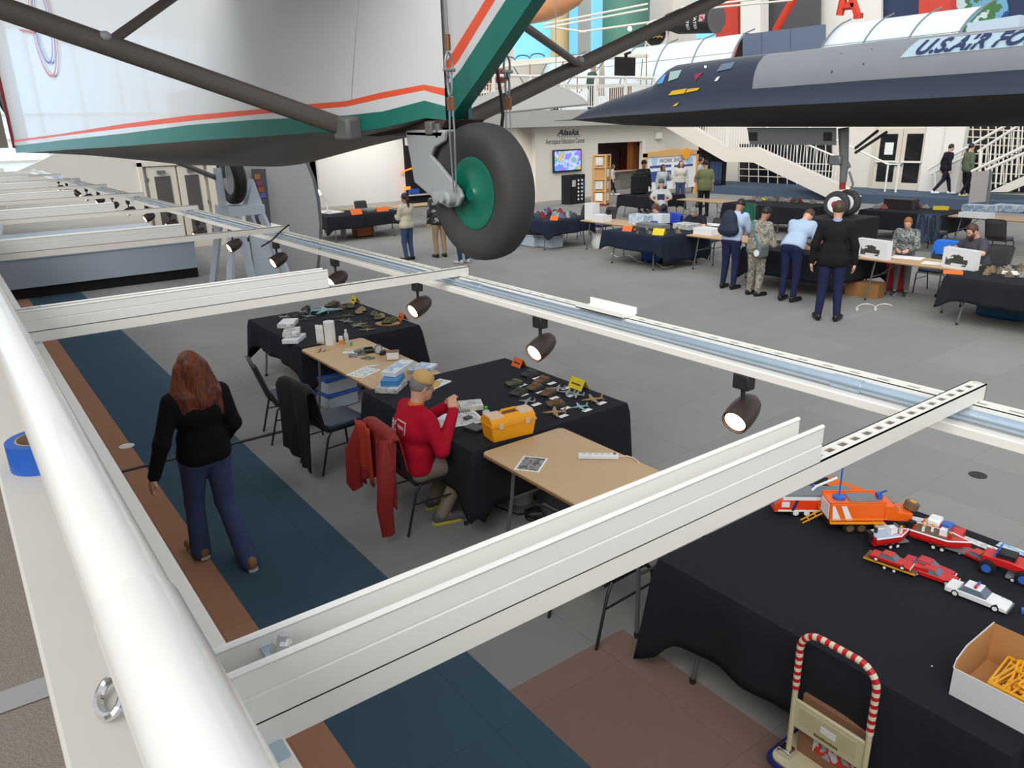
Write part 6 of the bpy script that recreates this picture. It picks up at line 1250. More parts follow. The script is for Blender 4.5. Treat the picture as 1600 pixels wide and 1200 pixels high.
# dark curtain under the stairs, added lamps below the gallery
t = thing('black_curtain', 'black curtain hanging under the stair flight behind the chart board', 'curtain', (28.3, 21, 0)); k3 = dict(parent=t, world=True)
qa, qb = pX(1090, 260, 28.3), pX(1134, 270, 28.3); part('curtain', MB().grid(lambda u, v: (28.3 + .05 * math.sin(u * 34), qa.y + (qb.y - qa.y) * u, .36 + (2.35 - .9 * u - .36) * v), 40, 3), mat('curtain_black', (30, 28, 30), .9), solid=.01, **k3)
part('blue_cover', MB().grid(lambda u, v: (28.1 + .03 * math.sin(u * 20), qa.y + (qb.y - qa.y) * (.55 + .4 * u), .36 + 1.0 * v), 14, 3), mat('cover_blue', (44, 62, 96), .8), solid=.01, **k3)
def added_lamp(label, x, y, w, aim):  # lamp and fitting added to brighten the screen recess and doorway room
    t = thing('ceiling_downlight', label, 'downlight', (x, y, 2.98)); part('trim_ring', MB().lathe([(.10, .0), (.13, .0), (.13, .035), (.10, .035)], n=18), M_white, t); part('lamp', MB().lathe([(.001, .012), (.095, .012), (.095, .03), (.001, .03)], n=16), mat('downlight_glow', (255, 246, 232), .4, emit=6), t)
    l = bpy.data.lights.new('downlight_beam', 'SPOT'); l.energy = w; l.color = (1, .95, .88); l.spot_size = 2.2; l.spot_blend = .8; l.shadow_soft_size = .1
    o = bpy.data.objects.new('downlight_beam', l); COL.objects.link(o); o.parent = t; o.location = (0, 0, -.03); o.rotation_euler = Vector(aim).to_track_quat('-Z', 'Y').to_euler()
for i, (x, y, w, aim) in enumerate(((12.4, 26.4, 105, (0, .8, -.6)), (14.0, 26.4, 105, (0, .8, -.6)), (15.4, 26.4, 85, (0, .8, -.6)), (18.6, 27.0, 160, (.5, .3, -.8)), (25.2, 28.0, 120, (0, .3, -1)), (27.4, 28.0, 120, (0, .3, -1)))):
    added_lamp(['left downlight under the gallery lighting the white screen', 'middle downlight under the gallery lighting the white screen', 'right downlight under the gallery lighting the white screen', 'downlight under the gallery beside the wall corner', 'left downlight in the room behind the doorway', 'right downlight in the room behind the doorway'][i], x, y, w, aim)
# ================================================================== far table rows
bare('table under the cloth at the far end of the right row', 12.45, 13.95, 15.32, 17.1); cloth('dark cloth over the robot toy table at the far end of the right row', 12.43, 13.97, 15.30, 17.12, .33, 11, m=M_navycloth, corner=.11)
table('tan folding table with white bottles in the right row', 13.28, 14.04, 13.25, 15.05)
bare('table under the cloth with tent cards in the right row', 12.32, 13.85, 11.36, 13.10); cloth('dark cloth with orange and yellow cards in the middle of the right row', 12.30, 13.87, 11.34, 13.12, .34, 12, m=M_navycloth, corner=.11, sides={(0, -1): .56})
table('tan folding table behind the cadet with backpack', 13.03, 13.79, 9.45, 11.28)
bare('table under the cloth where the cadets lean', 12.45, 13.95, 7.30, 9.30); cloth('black cloth over the table where the cadets lean', 12.43, 13.97, 7.28, 9.32, .46, 13, corner=.15)
table('tan folding table with two white kit boxes where the boy stands', 12.86, 13.62, 5.44, 7.20)
bare('table under the cloth at the right edge of the right row', 12.25, 13.8, 3.40, 5.36); cloth('black cloth over the table at the right edge of the right row', 12.22, 13.82, 3.38, 5.38, .36, 14, corner=.14)
bare('table under the cloth below the jet nose', 19.0, 20.5, 17.9, 19.5); cloth('black cloth over the table below the jet nose', 18.98, 20.52, 17.88, 19.52, .36, 15)
table('tan folding table with parts bins behind the man in the green cap', 19.0, 19.76, 15.05, 16.9)
bare('table under the cloth behind the cadets', 19.0, 20.5, 12.9, 15.0); cloth('black cloth over the long table behind the cadets', 18.98, 20.52, 12.3, 15.02, .45, 16)
bare('table under the cloth right of the nose wheels', 19.75, 21.2, 9.0, 11.1); cloth('black cloth over the table right of the nose wheels', 19.73, 21.22, 8.98, 11.12, .45, 17)
table('tan folding table behind the bearded man', 19.8, 20.56, 6.6, 8.9)
bare('table under the cloth below the white screen', 8.9, 11.25, 20.95, 22.4); cloth('black cloth over the table below the white screen', 8.88, 11.27, 20.93, 22.42, .36, 18)
table('tan folding table between the screen and the tail wheel', 11.6, 14.0, 21.9, 22.7)
# orange / yellow cards
def sign(lab, x, y, w, m, z=CZ, rz=-1.25, h=.11): return tent(lab, pz(x, y, z), w, rz, m, h, z, ink=False)
sign('orange card on the robot toy table', 867, 344, .24, M_signO); sign('orange card on the dark cloth with tiny models', 981, 361, .24, M_signO); sign('yellow card on the dark cloth with tiny models', 1030, 367, .27, M_signY, h=.14); sign('orange card at the corner of the right edge table', 1489, 428, .27, M_signO, rz=-1.2, h=.05)
sign('left orange card on the table below the white screen', 556, 335, .35, M_signO, rz=0, h=.16); sign('right orange card on the table below the white screen', 597, 330, .40, M_signO, rz=0, h=.12)
sign('yellow card on the table behind the cadets', 1197, 313, .3, M_signY, h=.08); sign('yellow card on the table right of the nose wheels', 1470, 328, .36, M_signY, h=.1); sign('small yellow card hanging on the leaning cadets table', 1273, 402, .10, M_signY, z=.45, h=.12); sign('yellow card far right of the nose wheels', 1385, 322, .3, M_signY, h=.06)
# clutter of small models
def bits(label, cat, name, pts, z, cols, smin, smax, seed, group, rc=None):
    r = random.Random(seed)
    for (x, y) in pts:
        p = pz(x, y, z)
        if rc: p.x = min(max(p.x, rc[0]), rc[1]); p.y = min(max(p.y, rc[2]), rc[3])
        mb = MB(); s = r.uniform(smin, smax); a = r.uniform(0, 3)
        mb.cb((p.x, p.y, z + s * .15), (s, s * .5, s * .3), a); mb.cb((p.x, p.y, z + s * .42), (s * .5, s * .42, s * .26), a); mb.cyl((p.x, p.y, z + s * .42), (p.x + s * .6 * math.cos(a), p.y + s * .6 * math.sin(a), z + s * .5), s * .05, n=5)
        mb.box(p.x - s * .1, p.x + s * .1, p.y - s * .1, p.y + s * .1, z + s * .5, z + s * .7)
        solo(name, label, cat, mb, mat('bit_%02x%02x%02x' % r.choice(cols), r.choice(cols)) if 0 else mat('bit_%d_%d_%d' % (c_ := r.choice(cols)), c_, .6, var=.15, scale=40), group=group)
r = random.Random(5)
G1 = [(70, 96, 110), (150, 160, 170), (70, 76, 80), (140, 44, 50), (140, 190, 170), (46, 90, 70), (96, 110, 150), (186, 186, 186)]
bits('small robot toy crowded on the dark cloth beside the wheel', 'toy', 'toy_robot', [(r.uniform(826, 902), r.uniform(326, 341)) for _ in range(44)], CZ, G1, .12, .24, 1, 'robot toys on the far right-row table', (12.6, 13.8, 15.45, 16.95))
bits('tiny vehicle model on the dark cloth between the orange and yellow cards', 'model', 'tiny_model', [(r.uniform(990, 1060), r.uniform(354, 366)) for _ in range(26)], CZ, [(110, 96, 70), (90, 84, 64), (140, 130, 110), (70, 66, 56)], .07, .12, 2, 'tiny models on the dark cloth', (12.45, 13.6, 11.5, 12.95))
bits('small model on the black table behind the cadets', 'model', 'small_model', [(r.uniform(1165, 1290), r.uniform(306, 316)) for _ in range(26)], CZ, [(120, 110, 96), (150, 150, 150), (90, 90, 80), (170, 160, 150), (120, 60, 50)], .12, .2, 3, 'models behind the cadets', (19.15, 20.35, 12.45, 14.85))
bits('small model on the black table right of the nose wheels', 'model', 'small_model', [(r.uniform(1350, 1480), r.uniform(318, 327)) for _ in range(26)], CZ, [(150, 146, 140), (110, 90, 84), (180, 180, 184), (70, 64, 60), (170, 90, 96)], .12, .22, 4, 'models right of the nose wheels', (19.9, 21.05, 9.15, 10.95))
bits('small model on the black table at the right edge of the row', 'model', 'small_model', [(r.uniform(1535, 1600), r.uniform(422, 434)) for _ in range(12)], CZ, [(140, 120, 96), (110, 100, 84), (150, 150, 150)], .1, .16, 6, 'models on the right edge table', (12.4, 13.6, 3.6, 5.2))
bits('small model on the black table the cadets look at', 'model', 'small_model', [(r.uniform(1205, 1330), r.uniform(372, 392)) for _ in range(20)], CZ, [(150, 60, 70), (120, 120, 120), (90, 90, 100), (160, 140, 110)], .08, .14, 7, 'models the cadets look at', (12.6, 13.8, 7.45, 9.1))
def sbox(lab, x, y, sx, sy, h, m, rz=0, z=TZ, pm=None): p = pz(x, y, z); return slab('carton', lab, 'carton', p, sx, sy, h, rz, m, z=z, print_m=pm)
sbox('white kit box with tank picture standing on the boys table', 1364, 403, .12, .62, .32, M_boxw, -.15)
sbox('white kit box with vehicle picture standing before the bearded man', 1499, 420, .12, .56, .32, M_boxw, -.2)
for lab, x in (('white kit box with tank picture standing on the boys table', 1364), ('white kit box with vehicle picture standing before the bearded man', 1499)):
    o = [q for q in bpy.data.objects if q.get('label') == lab][0]; 
    part('picture', MB().box(-.062, -.06, -.22, .22, .05, .24), ramp_mat('kit_art', [(228, 228, 226), (228, 228, 226), (96, 96, 84), (70, 70, 62)], .5, 5), o)
    part('picture_tank', MB().box(-.066, -.062, -.16, .14, .09, .16).box(-.066, -.062, -.08, .08, .16, .21), M_models[3], o)
sbox('white carton with red print on the tan table of bottles', 925, 343, .25, .3, .42, M_boxw, 0, pm=M_printp); sbox('low white carton on the tan table of bottles', 940, 346, .3, .42, .17, M_boxw)
p = pz(951, 346, TZ); t = thing('spray_bottle', 'dark spray bottle with teal label on the tan table of bottles', 'bottle', tuple(p)); part('bottle', MB().lathe([(.055, 0), (.06, .03), (.06, .16), (.025, .22)], n=14), M_dark, t); part('label_band', MB().lathe([(.061, .05), (.061, .14)], n=14, cap=False), mat('teal_label', (90, 170, 160), .5), t); part('trigger', MB().cb((0, 0, .26), (.1, .05, .07)), M_dark, t)
sbox('printed kit box with blue swirl on the tan table', 1000, 349, .3, .5, .22, M_printb); sbox('white crumpled bag on the dark cloth beside the printed box', 1030, 348, .3, .42, .22, M_boxw, z=CZ); sbox('grey tray of parts before the man in the navy polo', 1020, 356, .3, .8, .1, M_grey1, z=CZ); sbox('pale parts tray before the man in the navy polo', 1073, 357, .4, .5, .12, M_print, z=CZ); sbox('open white pad leaning by the navy polo man', 1112, 352, .3, .5, .03, M_paperw, .3); sbox('white carton at the end of the tan table by the backpack', 1105, 366, .35, .5, .14, M_boxw)
sbox('blue carton on the tan table behind the bearded man', 1530, 330, .4, .7, .16, M_printb); sbox('blue and white carton on the tan table behind the bearded man', 1575, 330, .4, .6, .16, M_printb); sbox('clear carton of parts on the tan table behind the bearded man', 1525, 340, .3, .7, .12, M_boxw)
sbox('dark brown briefcase on the table right of the nose wheels', 1407, 325, .4, .75, .24, mat('brief_brown', (48, 40, 40), .6), z=CZ)
sbox('white paper sheets on the boys table', 1418, 403, .3, .5, .01, M_paperw, .2); sbox('white paper sheets before the bearded man', 1462, 412, .25, .4, .01, M_paperw, .2); sbox('white pages on the right edge table', 1590, 428, .3, .5, .02, M_paperw, .2, z=CZ); sbox('white printed sheets on the table below the white screen', 515, 332, .5, .8, .03, M_paperw, .2, z=CZ); sbox('grey laptop case on the table below the white screen', 580, 329, .4, .6, .06, M_grey1, 0, z=CZ)
# under the tables
for i, (x, y) in enumerate(((826, 386), (853, 388))):
    p = pz(x, y, 0); t = thing('storage_tub', ['left', 'right'][i] + ' clear plastic storage tub under the robot toy table', 'storage tub', (p.x + .2, p.y + .1, 0)); part('tub', MB().box(-.22, .22, -.33, .33, 0, .3), mat('tub_clear', (176, 188, 202), .3), t, bevel=.04); part('lid', MB().box(-.24, .24, -.35, .35, .3, .33), mat('tub_lid', (214, 218, 224), .4), t, bevel=.01)
p = pz(1016, 410, 0); t = thing('blue_crate', 'bright blue open crate under the dark cloth of tiny models', 'crate', (p.x + .2, p.y, 0), .1); part('front', MB().box(-.2, -.17, -.28, .28, .0, .36), mat('crate_blue', (16, 90, 190), .5), t); part('side', MB().box(-.2, .2, -.28, -.25, 0, .36).box(-.2, .2, .25, .28, 0, .36).box(.17, .2, -.28, .28, 0, .36).box(-.2, .2, -.28, .28, 0, .03), M_dark, t)
p = pz(1555, 500, 0); t = thing('blue_tub', 'blue plastic tub under the right edge table', 'tub', (p.x + .25, p.y, 0)); part('tub', MB().box(-.2, .2, -.35, .35, 0, .26), mat('tub_blue', (24, 80, 116), .4), t, bevel=.06); part('rim', MB().box(-.21, .21, -.36, .36, .26, .28), MATS['tub_blue'], t)
sbox('brown carton on the floor under the boys table', 1350, 462, .3, .6, .26, mat('carton_brown', (150, 106, 62), .8), .1, z=0); 
p = pz(929, 388, 0); solo('white_sack', 'white plastic bag on the floor under the tan table of bottles', 'bag', MB().lathe([(.02, 0), (.25, .0), (.28, .12), (.2, .32), (.06, .42)], (p.x + .25, p.y, 0), n=12), mat('bag_white', (212, 212, 208), .5, var=.06, bump=.3), smooth=60)
p = pz(1390, 420, 0); solo('red_bag', 'red bag standing behind the boys table', 'bag', MB().cb((14.0, 7.0, .3), (.2, .4, .55), .2), mat('bag_red', (170, 24, 36), .6), bevel=.04)
solo('white_cable', 'white cable loop on the floor under the boys table', 'cable', MB().tube([pz(1332 + 1.0 * i + 7 * math.cos(i * .22), 480 + 5 * math.sin(i * .22), 0.012) for i in range(56)], .012, 5), M_cream)
solo('white_cable', 'white extension cord on the floor under the dark cloth of tiny models', 'cable', MB().tube([pz(955 + 1.75 * i, 396 + i * .4 + 3 * math.sin(i * .3), 0.012) for i in range(56)], .012, 5), M_cream)
t = thing('low_bench', 'low cream bench with orange crates under the far black table', 'bench', tuple(pz(563, 372, 0))); k3 = dict(parent=t, world=True); q = pz(563, 372, 0)
part('bench_top', MB().cb((q.x, q.y + .1, .42), (1.0, .45, .06)), M_cream, **k3); part('leg', MB().box(q.x - .48, q.x - .44, q.y, q.y + .3, 0, .4), M_greymetal, **k3); part('leg', MB().box(q.x + .44, q.x + .48, q.y, q.y + .3, 0, .4), M_greymetal, **k3)
solo('orange_crate', 'orange wooden crate below the low cream bench', 'crate', MB().cb((q.x + .2, q.y + .25, .2), (.5, .4, .32)), mat('crate_orange', (170, 96, 40), .6), bevel=.01)
t = thing('desk_lamp', 'white angled desk lamp at the left end of the far black table', 'lamp', tuple(pz(513, 333, CZ))); q = pz(513, 333, CZ); k3 = dict(parent=t, world=True); part('arm', MB().tube([q, pz(508, 316, 1.0) * 0 + pY(510, 312, q.y), pY(497, 299, q.y)], .03, 6), M_white, **k3); part('head', MB().lathe([(.05, 0), (.12, .12)], pY(497, 297, q.y), (-.3, -.2, -1), 14), mat('lamp_head', (250, 250, 250), .4, emit=1.2), **k3); part('base', MB().lathe([(.12, 0), (.12, .03)], q, n=14), M_dark, **k3)
# far chairs
FCH = [('chair beyond the far black table against the white screen', (11.2, 23.2, 0), PI), ('left chair behind the robot toy table', (14.6, 16.6, 0), PI / 2), ('right chair behind the robot toy table', (14.7, 15.7, 0), PI / 2), ('chair behind the tan table of bottles', (14.75, 14.2, 0), PI / 2), ('chair behind the boys table', (14.3, 6.5, 0), PI / 2), ('chair of the bearded man', (14.55, 5.7, 0), PI / 2), ('empty dark chair behind the bearded man', (18.9, 7.3, 0), -PI / 2), ('chair with plaid shirt behind the boys table', (18.95, 8.75, 0), -PI / 2), ('chair with green jacket behind the cadets', (18.2, 13.2, 0), -PI / 2), ('chair of the navy polo man', (14.5, 11.8, 0), PI / 2), ('chair of the woman in blue', (14.45, 13.2, 0), PI / 2), ('chair of the man in the green cap', (18.3, 16.9, 0), -2.4)]
for lab, loc, rz_ in FCH: chair('dark stacking ' + lab, loc, rz_)
CH = {o['label']: o for o in bpy.data.objects if o.name.startswith('stacking_chair') and 'label' in o.keys()}
M_plaid = ramp_mat('plaid_blue', [(24, 36, 60), (60, 80, 96), (24, 44, 66), (30, 40, 50)], .8, 12, kind='wave')
jacket('blue plaid shirt hanging over a chair behind the boys table', CH['dark stacking chair with plaid shirt behind the boys table'], M_plaid, .62, .2, .26, 21, sleeve=[(1, .3, 0)])
jacket('green jacket hanging over a chair behind the cadets', CH['dark stacking chair with green jacket behind the cadets'], mat('jacket_green', (14, 84, 66), .7), .55, .2, .22, 22)
jacket('bright blue jacket over the chair behind the boy', CH['dark stacking chair behind the boys table'], mat('jacket_blue', (30, 110, 210), .6), .3, .25, .24, 23)
jacket('royal blue jacket over the chair behind the woman in blue', CH['dark stacking chair of the woman in blue'], mat('jacket_royal', (24, 60, 170), .6), .3, .25, .22, 24)
for i, (x, y) in enumerate(((840, 322), (852, 323))): pass
t = thing('black_stool', 'black boxy bin on the dark cloth below the chart board', 'bin', tuple(pz(998, 303, CZ))); q = pz(998, 303, CZ); part('bin', MB().cb((q.x, q.y, CZ + .32), (.42, .42, .62)), M_dark, t, world=True, bevel=.04); part('tray', MB().cb((q.x, q.y, CZ + .66), (.3, .3, .06)), M_dark, t, world=True)
# ================================================================== people
M_skin = mat('skin_light', (214, 164, 138), .55, var=.04, scale=10); M_skin2 = mat('skin_tan', (168, 116, 88), .55, var=.04, scale=10); M_eye = mat('eye_dark', (40, 30, 26), .3); M_lip = mat('lips', (170, 96, 88), .5)
def V3(*a): return np.array(a, float)
def rotx(a): c, s = math.cos(a), math.sin(a); return np.array([[1, 0, 0], [0, c, s], [0, -s, c]])   # positive leans towards +Y
def rotz(a): c, s = math.cos(a), math.sin(a); return np.array([[c, -s, 0], [s, c, 0], [0, 0, 1]])
def person(label, loc, heading, h=1.75, skin=None, hair=None, hairstyle='short', shirt=None, sleeve='long', trousers=None, shoes=None, lean=0.0, crouch=None, head=(0, 0, 0), J=None, vox=.022, bulk=1.0, cap=None, legw=1.0, flare=0.0, shirt_len=0.0, hands=True, curl=.5, extra=None, collar=None, group=None):
    s = h / 1.75; J0 = dict(pelvis=V3(0, 0, .96), waist=V3(0, .0, 1.08), chest=V3(0, .0, 1.29), neck=V3(0, -.02, 1.47), head=V3(0, .02, 1.63))
    for sg, n in ((1, 'R'), (-1, 'L')):
        J0.update({'sh' + n: V3(sg * .185, -.015, 1.405), 'el' + n: V3(sg * .245, -.04, 1.12), 'wr' + n: V3(sg * .265, .03, .87), 'hip' + n: V3(sg * .092, 0, .92), 'kn' + n: V3(sg * .105, .025, .50), 'an' + n: V3(sg * .11, -.03, .085), 'toe' + n: V3(sg * .125, .13, .035)})
    Rl = rotx(lean); pv = J0['pelvis']
    for k in ('waist', 'chest', 'neck', 'head', 'shR', 'shL', 'elR', 'elL', 'wrR', 'wrL'): J0[k] = pv + Rl @ (J0[k] - pv)
    dz = 0
    if J:
        if 'pelvis' in J:                      # moving the pelvis carries the upper body
            d = np.array(J['pelvis'], float) - pv
            for k in ('pelvis', 'waist', 'chest', 'neck', 'head', 'shR', 'shL', 'elR', 'elL', 'wrR', 'wrL', 'hipR', 'hipL'): J0[k] = J0[k] + d
        for k, v_ in J.items():
            if k != 'pelvis': J0[k] = np.array(v_, float)
    j = {k: v_ * s for k, v_ in J0.items()}
    Rh = rotz(head[1]) @ Rl @ rotx(head[0]); hc = j['head'] = j['neck'] + (Rl @ rotx(head[0] * .5)) @ (V3(0, .035, .165) * s)
    def H(x, y, z): return hc + Rh @ (V3(x, y, z) * s)
    c = lambda a, b, ra, rb, k=None: ('c', a, b, ra * s, rb * s) if k is None else ('c', a, b, ra * s, rb * s, k)
    e = lambda a, r: ('e', a, np.array(r) * s, Rh)
    root = thing('person', label, 'person', tuple(loc), heading, group)
    sk = skin or M_skin; ho = V3(.045, 0, 0)
    def torso(o, b=1.0):
        side = Rl @ V3(1, 0, 0) * s; b *= bulk
        return [c(j['chest'] - side * .07, j['chest'] + side * .07, (.115 + o) * b, (.115 + o) * b), c(j['waist'] - side * .055 * b, j['waist'] + side * .055 * b, .105 * b + o, .105 * b + o), c(j['shL'] * .8 + j['chest'] * .2, j['shR'] * .8 + j['chest'] * .2, .07 + o, .07 + o), c(j['pelvis'] - side * .065, j['pelvis'] + side * .065, .115 * b + o, .115 * b + o), c(j['chest'], j['waist'], .11 * b + o, .10 * b + o)]
    def arms(o, upto=1.0, sides=('L', 'R')):
        out = []
        for n in sides:
            sh, el, wr = j['sh' + n], j['el' + n], j['wr' + n]
            if upto <= .5: out.append(c(sh, sh + (el - sh) * upto * 1.7, .058 + o, .05 + o * 1.3))
            else: out += [c(sh, el, .056 + o, .043 + o), c(el, el + (wr - el) * min(1, (upto - .5) * 2), .043 + o, .03 + o)]
        return out
    def legs(o, a=0, fl=0.0, upto=1.0):
        out = []
        for n in ('L', 'R'):
            hp, kn, an = j['hip' + n], j['kn' + n], j['an' + n]; b = an + (kn - an) * (1 - upto)
            bb = np.array(b, float); bb[2] -= .05 * s * (1 if fl else 0)
            out += [c(hp, kn, .088 * legw + o, .058 * legw + o), c(kn, bb, .057 * legw + o, .038 * legw + o + fl)]
        return out
    body = torso(0) + arms(0) + legs(0) + [c(j['neck'], hc - Rh @ (V3(0, .02, .04) * s), .055, .055), e(hc, (.077, .095, .112)), c(H(0, .03, -.055), H(0, .055, -.085), .055, .038), c(H(0, .092, -.005), H(0, .108, -.028), .010, .014, .012)]
    for sg in (-1, 1): body.append(c(H(sg * .078, -.005, .01), H(sg * .082, -.008, -.03), .014, .010, .008))
    for n in ('L', 'R'): body.append(c(j['an' + n], j['an' + n] * .6 + j['toe' + n] * .4, .034, .026))
    ex = []
    if hands:
        for n, sg in (('L', -1), ('R', 1)):
            wr = j['wr' + n]; d = wr - j['el' + n]; d = d / np.linalg.norm(d)
            if J and 'hd' + n in J: d = np.array(J['hd' + n], float); d = d / np.linalg.norm(d)
            inw = V3(-sg, 0, 0); pn = inw - d * (inw @ d); pn = pn / max(np.linalg.norm(pn), 1e-6)    # palm faces the body
            if J and 'pn' + n in J: pn = np.array(J['pn' + n], float); pn = pn - d * (pn @ d); pn /= np.linalg.norm(pn)
            ac = np.cross(d, pn) * (-sg); fwd = ac
            q = [c(wr - d * .02 * s, wr + d * .03 * s, .029, .026), c(wr + d * .05 * s - fwd * .022 * s, wr + d * .05 * s + fwd * .022 * s, .022, .022), c(wr + d * .075 * s - fwd * .026 * s, wr + d * .075 * s + fwd * .028 * s, .015, .016)]
            for i, (o_, l_) in enumerate(((.030, .068), (.011, .076), (-.009, .071), (-.028, .056))):
                a0 = wr + d * .085 * s + fwd * o_ * s; k1 = a0 + (d * math.cos(curl * .6) + pn * math.sin(curl * .6)) * l_ * .55 * s; k2 = k1 + (d * math.cos(curl * 1.6) + pn * math.sin(curl * 1.6)) * l_ * .5 * s
                q += [c(a0, k1, .0095, .0088, .006), c(k1, k2, .0088, .0075, .006)]
            t0 = wr + d * .03 * s + fwd * .026 * s; t1 = t0 + (d * .7 + fwd * .6 + pn * .3) * .042 * s; q += [c(t0, t1, .013, .0105, .01), c(t1, t1 + (d * .85 + fwd * .15 + pn * .4) * .032 * s, .0105, .0085, .006)]
            ex.append(surf(q, vox * .42, .008))
    bo = sdf_obj('body', body, sk, root, vox, .03, extra=ex)
    part('eyes', MB().ball(tuple(H(.031, .086, .012)), .009 * s, 8).ball(tuple(H(-.031, .086, .012)), .009 * s, 8), M_eye, root); part('mouth', MB().ball(tuple(H(0, .090, -.052)), (.022 * s, .008 * s, .006 * s), 8), M_lip, root)
    if shirt:
        o = .020; zc = None; pel = j['pelvis']; upv = Rl @ V3(0, 0, 1); hem = pel + upv * (-.05 - shirt_len) * s; ncut = j['neck'] + upv * .02 * s
        up = 1.0 if sleeve == 'long' else .42
        pr = torso(o) + arms(.016, up) + [c(j['neck'] - upv * .03 * s, j['neck'] + upv * .01 * s, .07, .065)]
        if shirt_len > .09: pr += [c(j['waist'] - V3(.075, 0, .02) * s, j['waist'] + V3(.075, 0, -.02) * s, .115 * bulk + o, .115 * bulk + o), c(j['chest'], j['pelvis'], .13 * bulk + o, .13 * bulk + o)]
        if shirt_len > .04: pr += [c(j['hipL'], j['hipR'], .12 + o, .12 + o)]
        tz = j['kneeZ'] if 'kneeZ' in j else None
        def cut(P):
            a = (hem - P) @ upv; arm_ok = np.zeros(P.shape[:-1])
            # hem only trims the torso, not sleeves
            m = np.full(P.shape[:-1], 1e3)
            for n in ('L', 'R'):
                for A, B in ((j['sh' + n], j['el' + n]), (j['el' + n], j['wr' + n])):
                    ab = B - A; t = np.clip(((P - A) @ ab) / (ab @ ab), 0, 1); m = np.minimum(m, np.linalg.norm(P - A - t[..., None] * ab, axis=-1))
            a = np.where(m < .085 * s, -1.0, a)
            return np.maximum(a, (P - ncut) @ upv)
        sdf_obj('shirt', pr, shirt, root, vox, .03, cut)
    if collar:
        nk = j['neck']; upv = Rl @ V3(0, 0, 1); part('collar', MB().lathe([(.062 * s, -.02 * s), (.068 * s, .0), (.06 * s, .035 * s), (.056 * s, .035 * s), (.058 * s, -.02 * s)], tuple(nk), tuple(upv), 16, cap=False), collar, root)
    if trousers:
        side = V3(1, 0, 0) * s; pr = [c(j['pelvis'] - side * .065, j['pelvis'] + side * .065, .122 * bulk, .122 * bulk), c(j['hipL'], j['hipR'], .105, .105)] + legs(.014, fl=flare, upto=1.0)
        upv = Rl @ V3(0, 0, 1); top = j['pelvis'] + upv * .085 * s
        sdf_obj('trousers', pr, trousers, root, vox, .022, lambda P: np.maximum((P - top) @ upv, np.minimum(.022 * s - P[..., 2], 1e3)) if not J or 'seat' not in J else np.where(np.linalg.norm(P - j['pelvis'], axis=-1) < .24 * s, (P - top) @ upv, -1.0))
    if shoes:
        for n in ('L', 'R'):
            an, to = j['an' + n], j['toe' + n]; d = to - an; d[2] = 0; d = d / max(np.linalg.norm(d), 1e-6); gz = min(an[2] - .085 * s, to[2] - .035 * s)
            b0 = an - d * .045 * s; b0 = V3(b0[0], b0[1], gz + .042 * s); t0 = to + d * .05 * s; t0 = V3(t0[0], t0[1], gz + .034 * s)
            so_ = sdf_obj('shoe', [c(b0, t0, .040, .034), c(b0 + V3(0, 0, .03 * s), an + V3(0, 0, .0), .042, .043), c((b0 + t0) / 2, t0, .042, .038)], shoes if not isinstance(shoes, tuple) else shoes[0], root, vox * .7, .02, lambda P: gz - P[..., 2])
            if isinstance(shoes, tuple): part('sole', MB().prism([tuple(V3(b0[0], b0[1], gz) + d * (u * s) + np.cross(V3(0, 0, 1), d) * (w_ * s)) for u, w_ in ((-.045, 0), (-.03, .036), (.08, .042), (.19, .044), (.235, .02), (.235, -.02), (.19, -.044), (.08, -.042), (-.03, -.036))], (0, 0, .022 * s)), shoes[1], so_)
    if hair:
        pr = [('e', H(0, -.012, .022), np.array((.086, .100, .106)) * s, Rh)]
        if hairstyle == 'long' and vox < .02: pr += [c(H(sx * .055, -.03, -.01), H(sx * .115, -.045, -.20), .075, .075) for sx in (-1, 1)] + [c(H(sx * .115, -.045, -.2), H(sx * .12, -.06, -.30), .07, .045) for sx in (-1, 1)] + [c(H(0, -.05, .02), H(0, -.085, -.25), .095, .085)] + [c(H(x_, -.10, -.2), H(x_ * 1.1, -.115 - .01 * (i_ % 2), -.335 - .03 * ((i_ * 7) % 3)), .045, .02) for i_, x_ in enumerate((-.12, -.085, -.05, -.015, .02, .055, .09, .125))]
        elif hairstyle == 'long': pr += [c(H(.05, -.03, -.02), H(.085, -.05, -.24), .06, .055), c(H(-.05, -.03, -.02), H(-.085, -.05, -.24), .06, .055), c(H(0, -.06, 0), H(0, -.085, -.27), .07, .06), c(H(.03, -.07, -.2), H(.045, -.085, -.33), .055, .03), c(H(-.04, -.07, -.2), H(-.055, -.085, -.31), .05, .03)]
        if hairstyle == 'bob': pr += [c(H(.06, -.02, 0), H(.07, -.02, -.10), .045, .04), c(H(-.06, -.02, 0), H(-.07, -.02, -.10), .045, .04), c(H(0, -.06, 0), H(0, -.07, -.12), .06, .05)]
        if hairstyle == 'pony': pr += [c(H(0, -.09, .0), H(0, -.13, -.06), .04, .035), c(H(0, -.13, -.06), H(.02, -.10, -.34), .035, .02)]
        if hairstyle == 'beard': pr += [c(H(-.05, .05, -.06), H(.05, .05, -.06), .035, .035), c(H(0, .07, -.08), H(0, .075, -.14), .045, .025)]
        def hcut(P):
            q = (P - hc) @ Rh / s
            f = np.minimum(q[..., 1] - .045 + .25 * np.minimum(q[..., 2] - .03, 0), .062 - q[..., 2])       # open the face
            if hairstyle == 'beard': f = np.minimum(f, q[..., 2] + .035)
            low = np.full(f.shape, -1.0)
            if hairstyle in ('short', 'beard'): low = np.where(q[..., 1] < -.02, -.08, -.03) - q[..., 2] if hairstyle == 'short' else np.where(q[..., 1] < .0, -.045 - q[..., 2], -1)
            return np.maximum(f, low)
        sdf_obj('hair', pr, hair, root, vox * .7, .02, hcut)
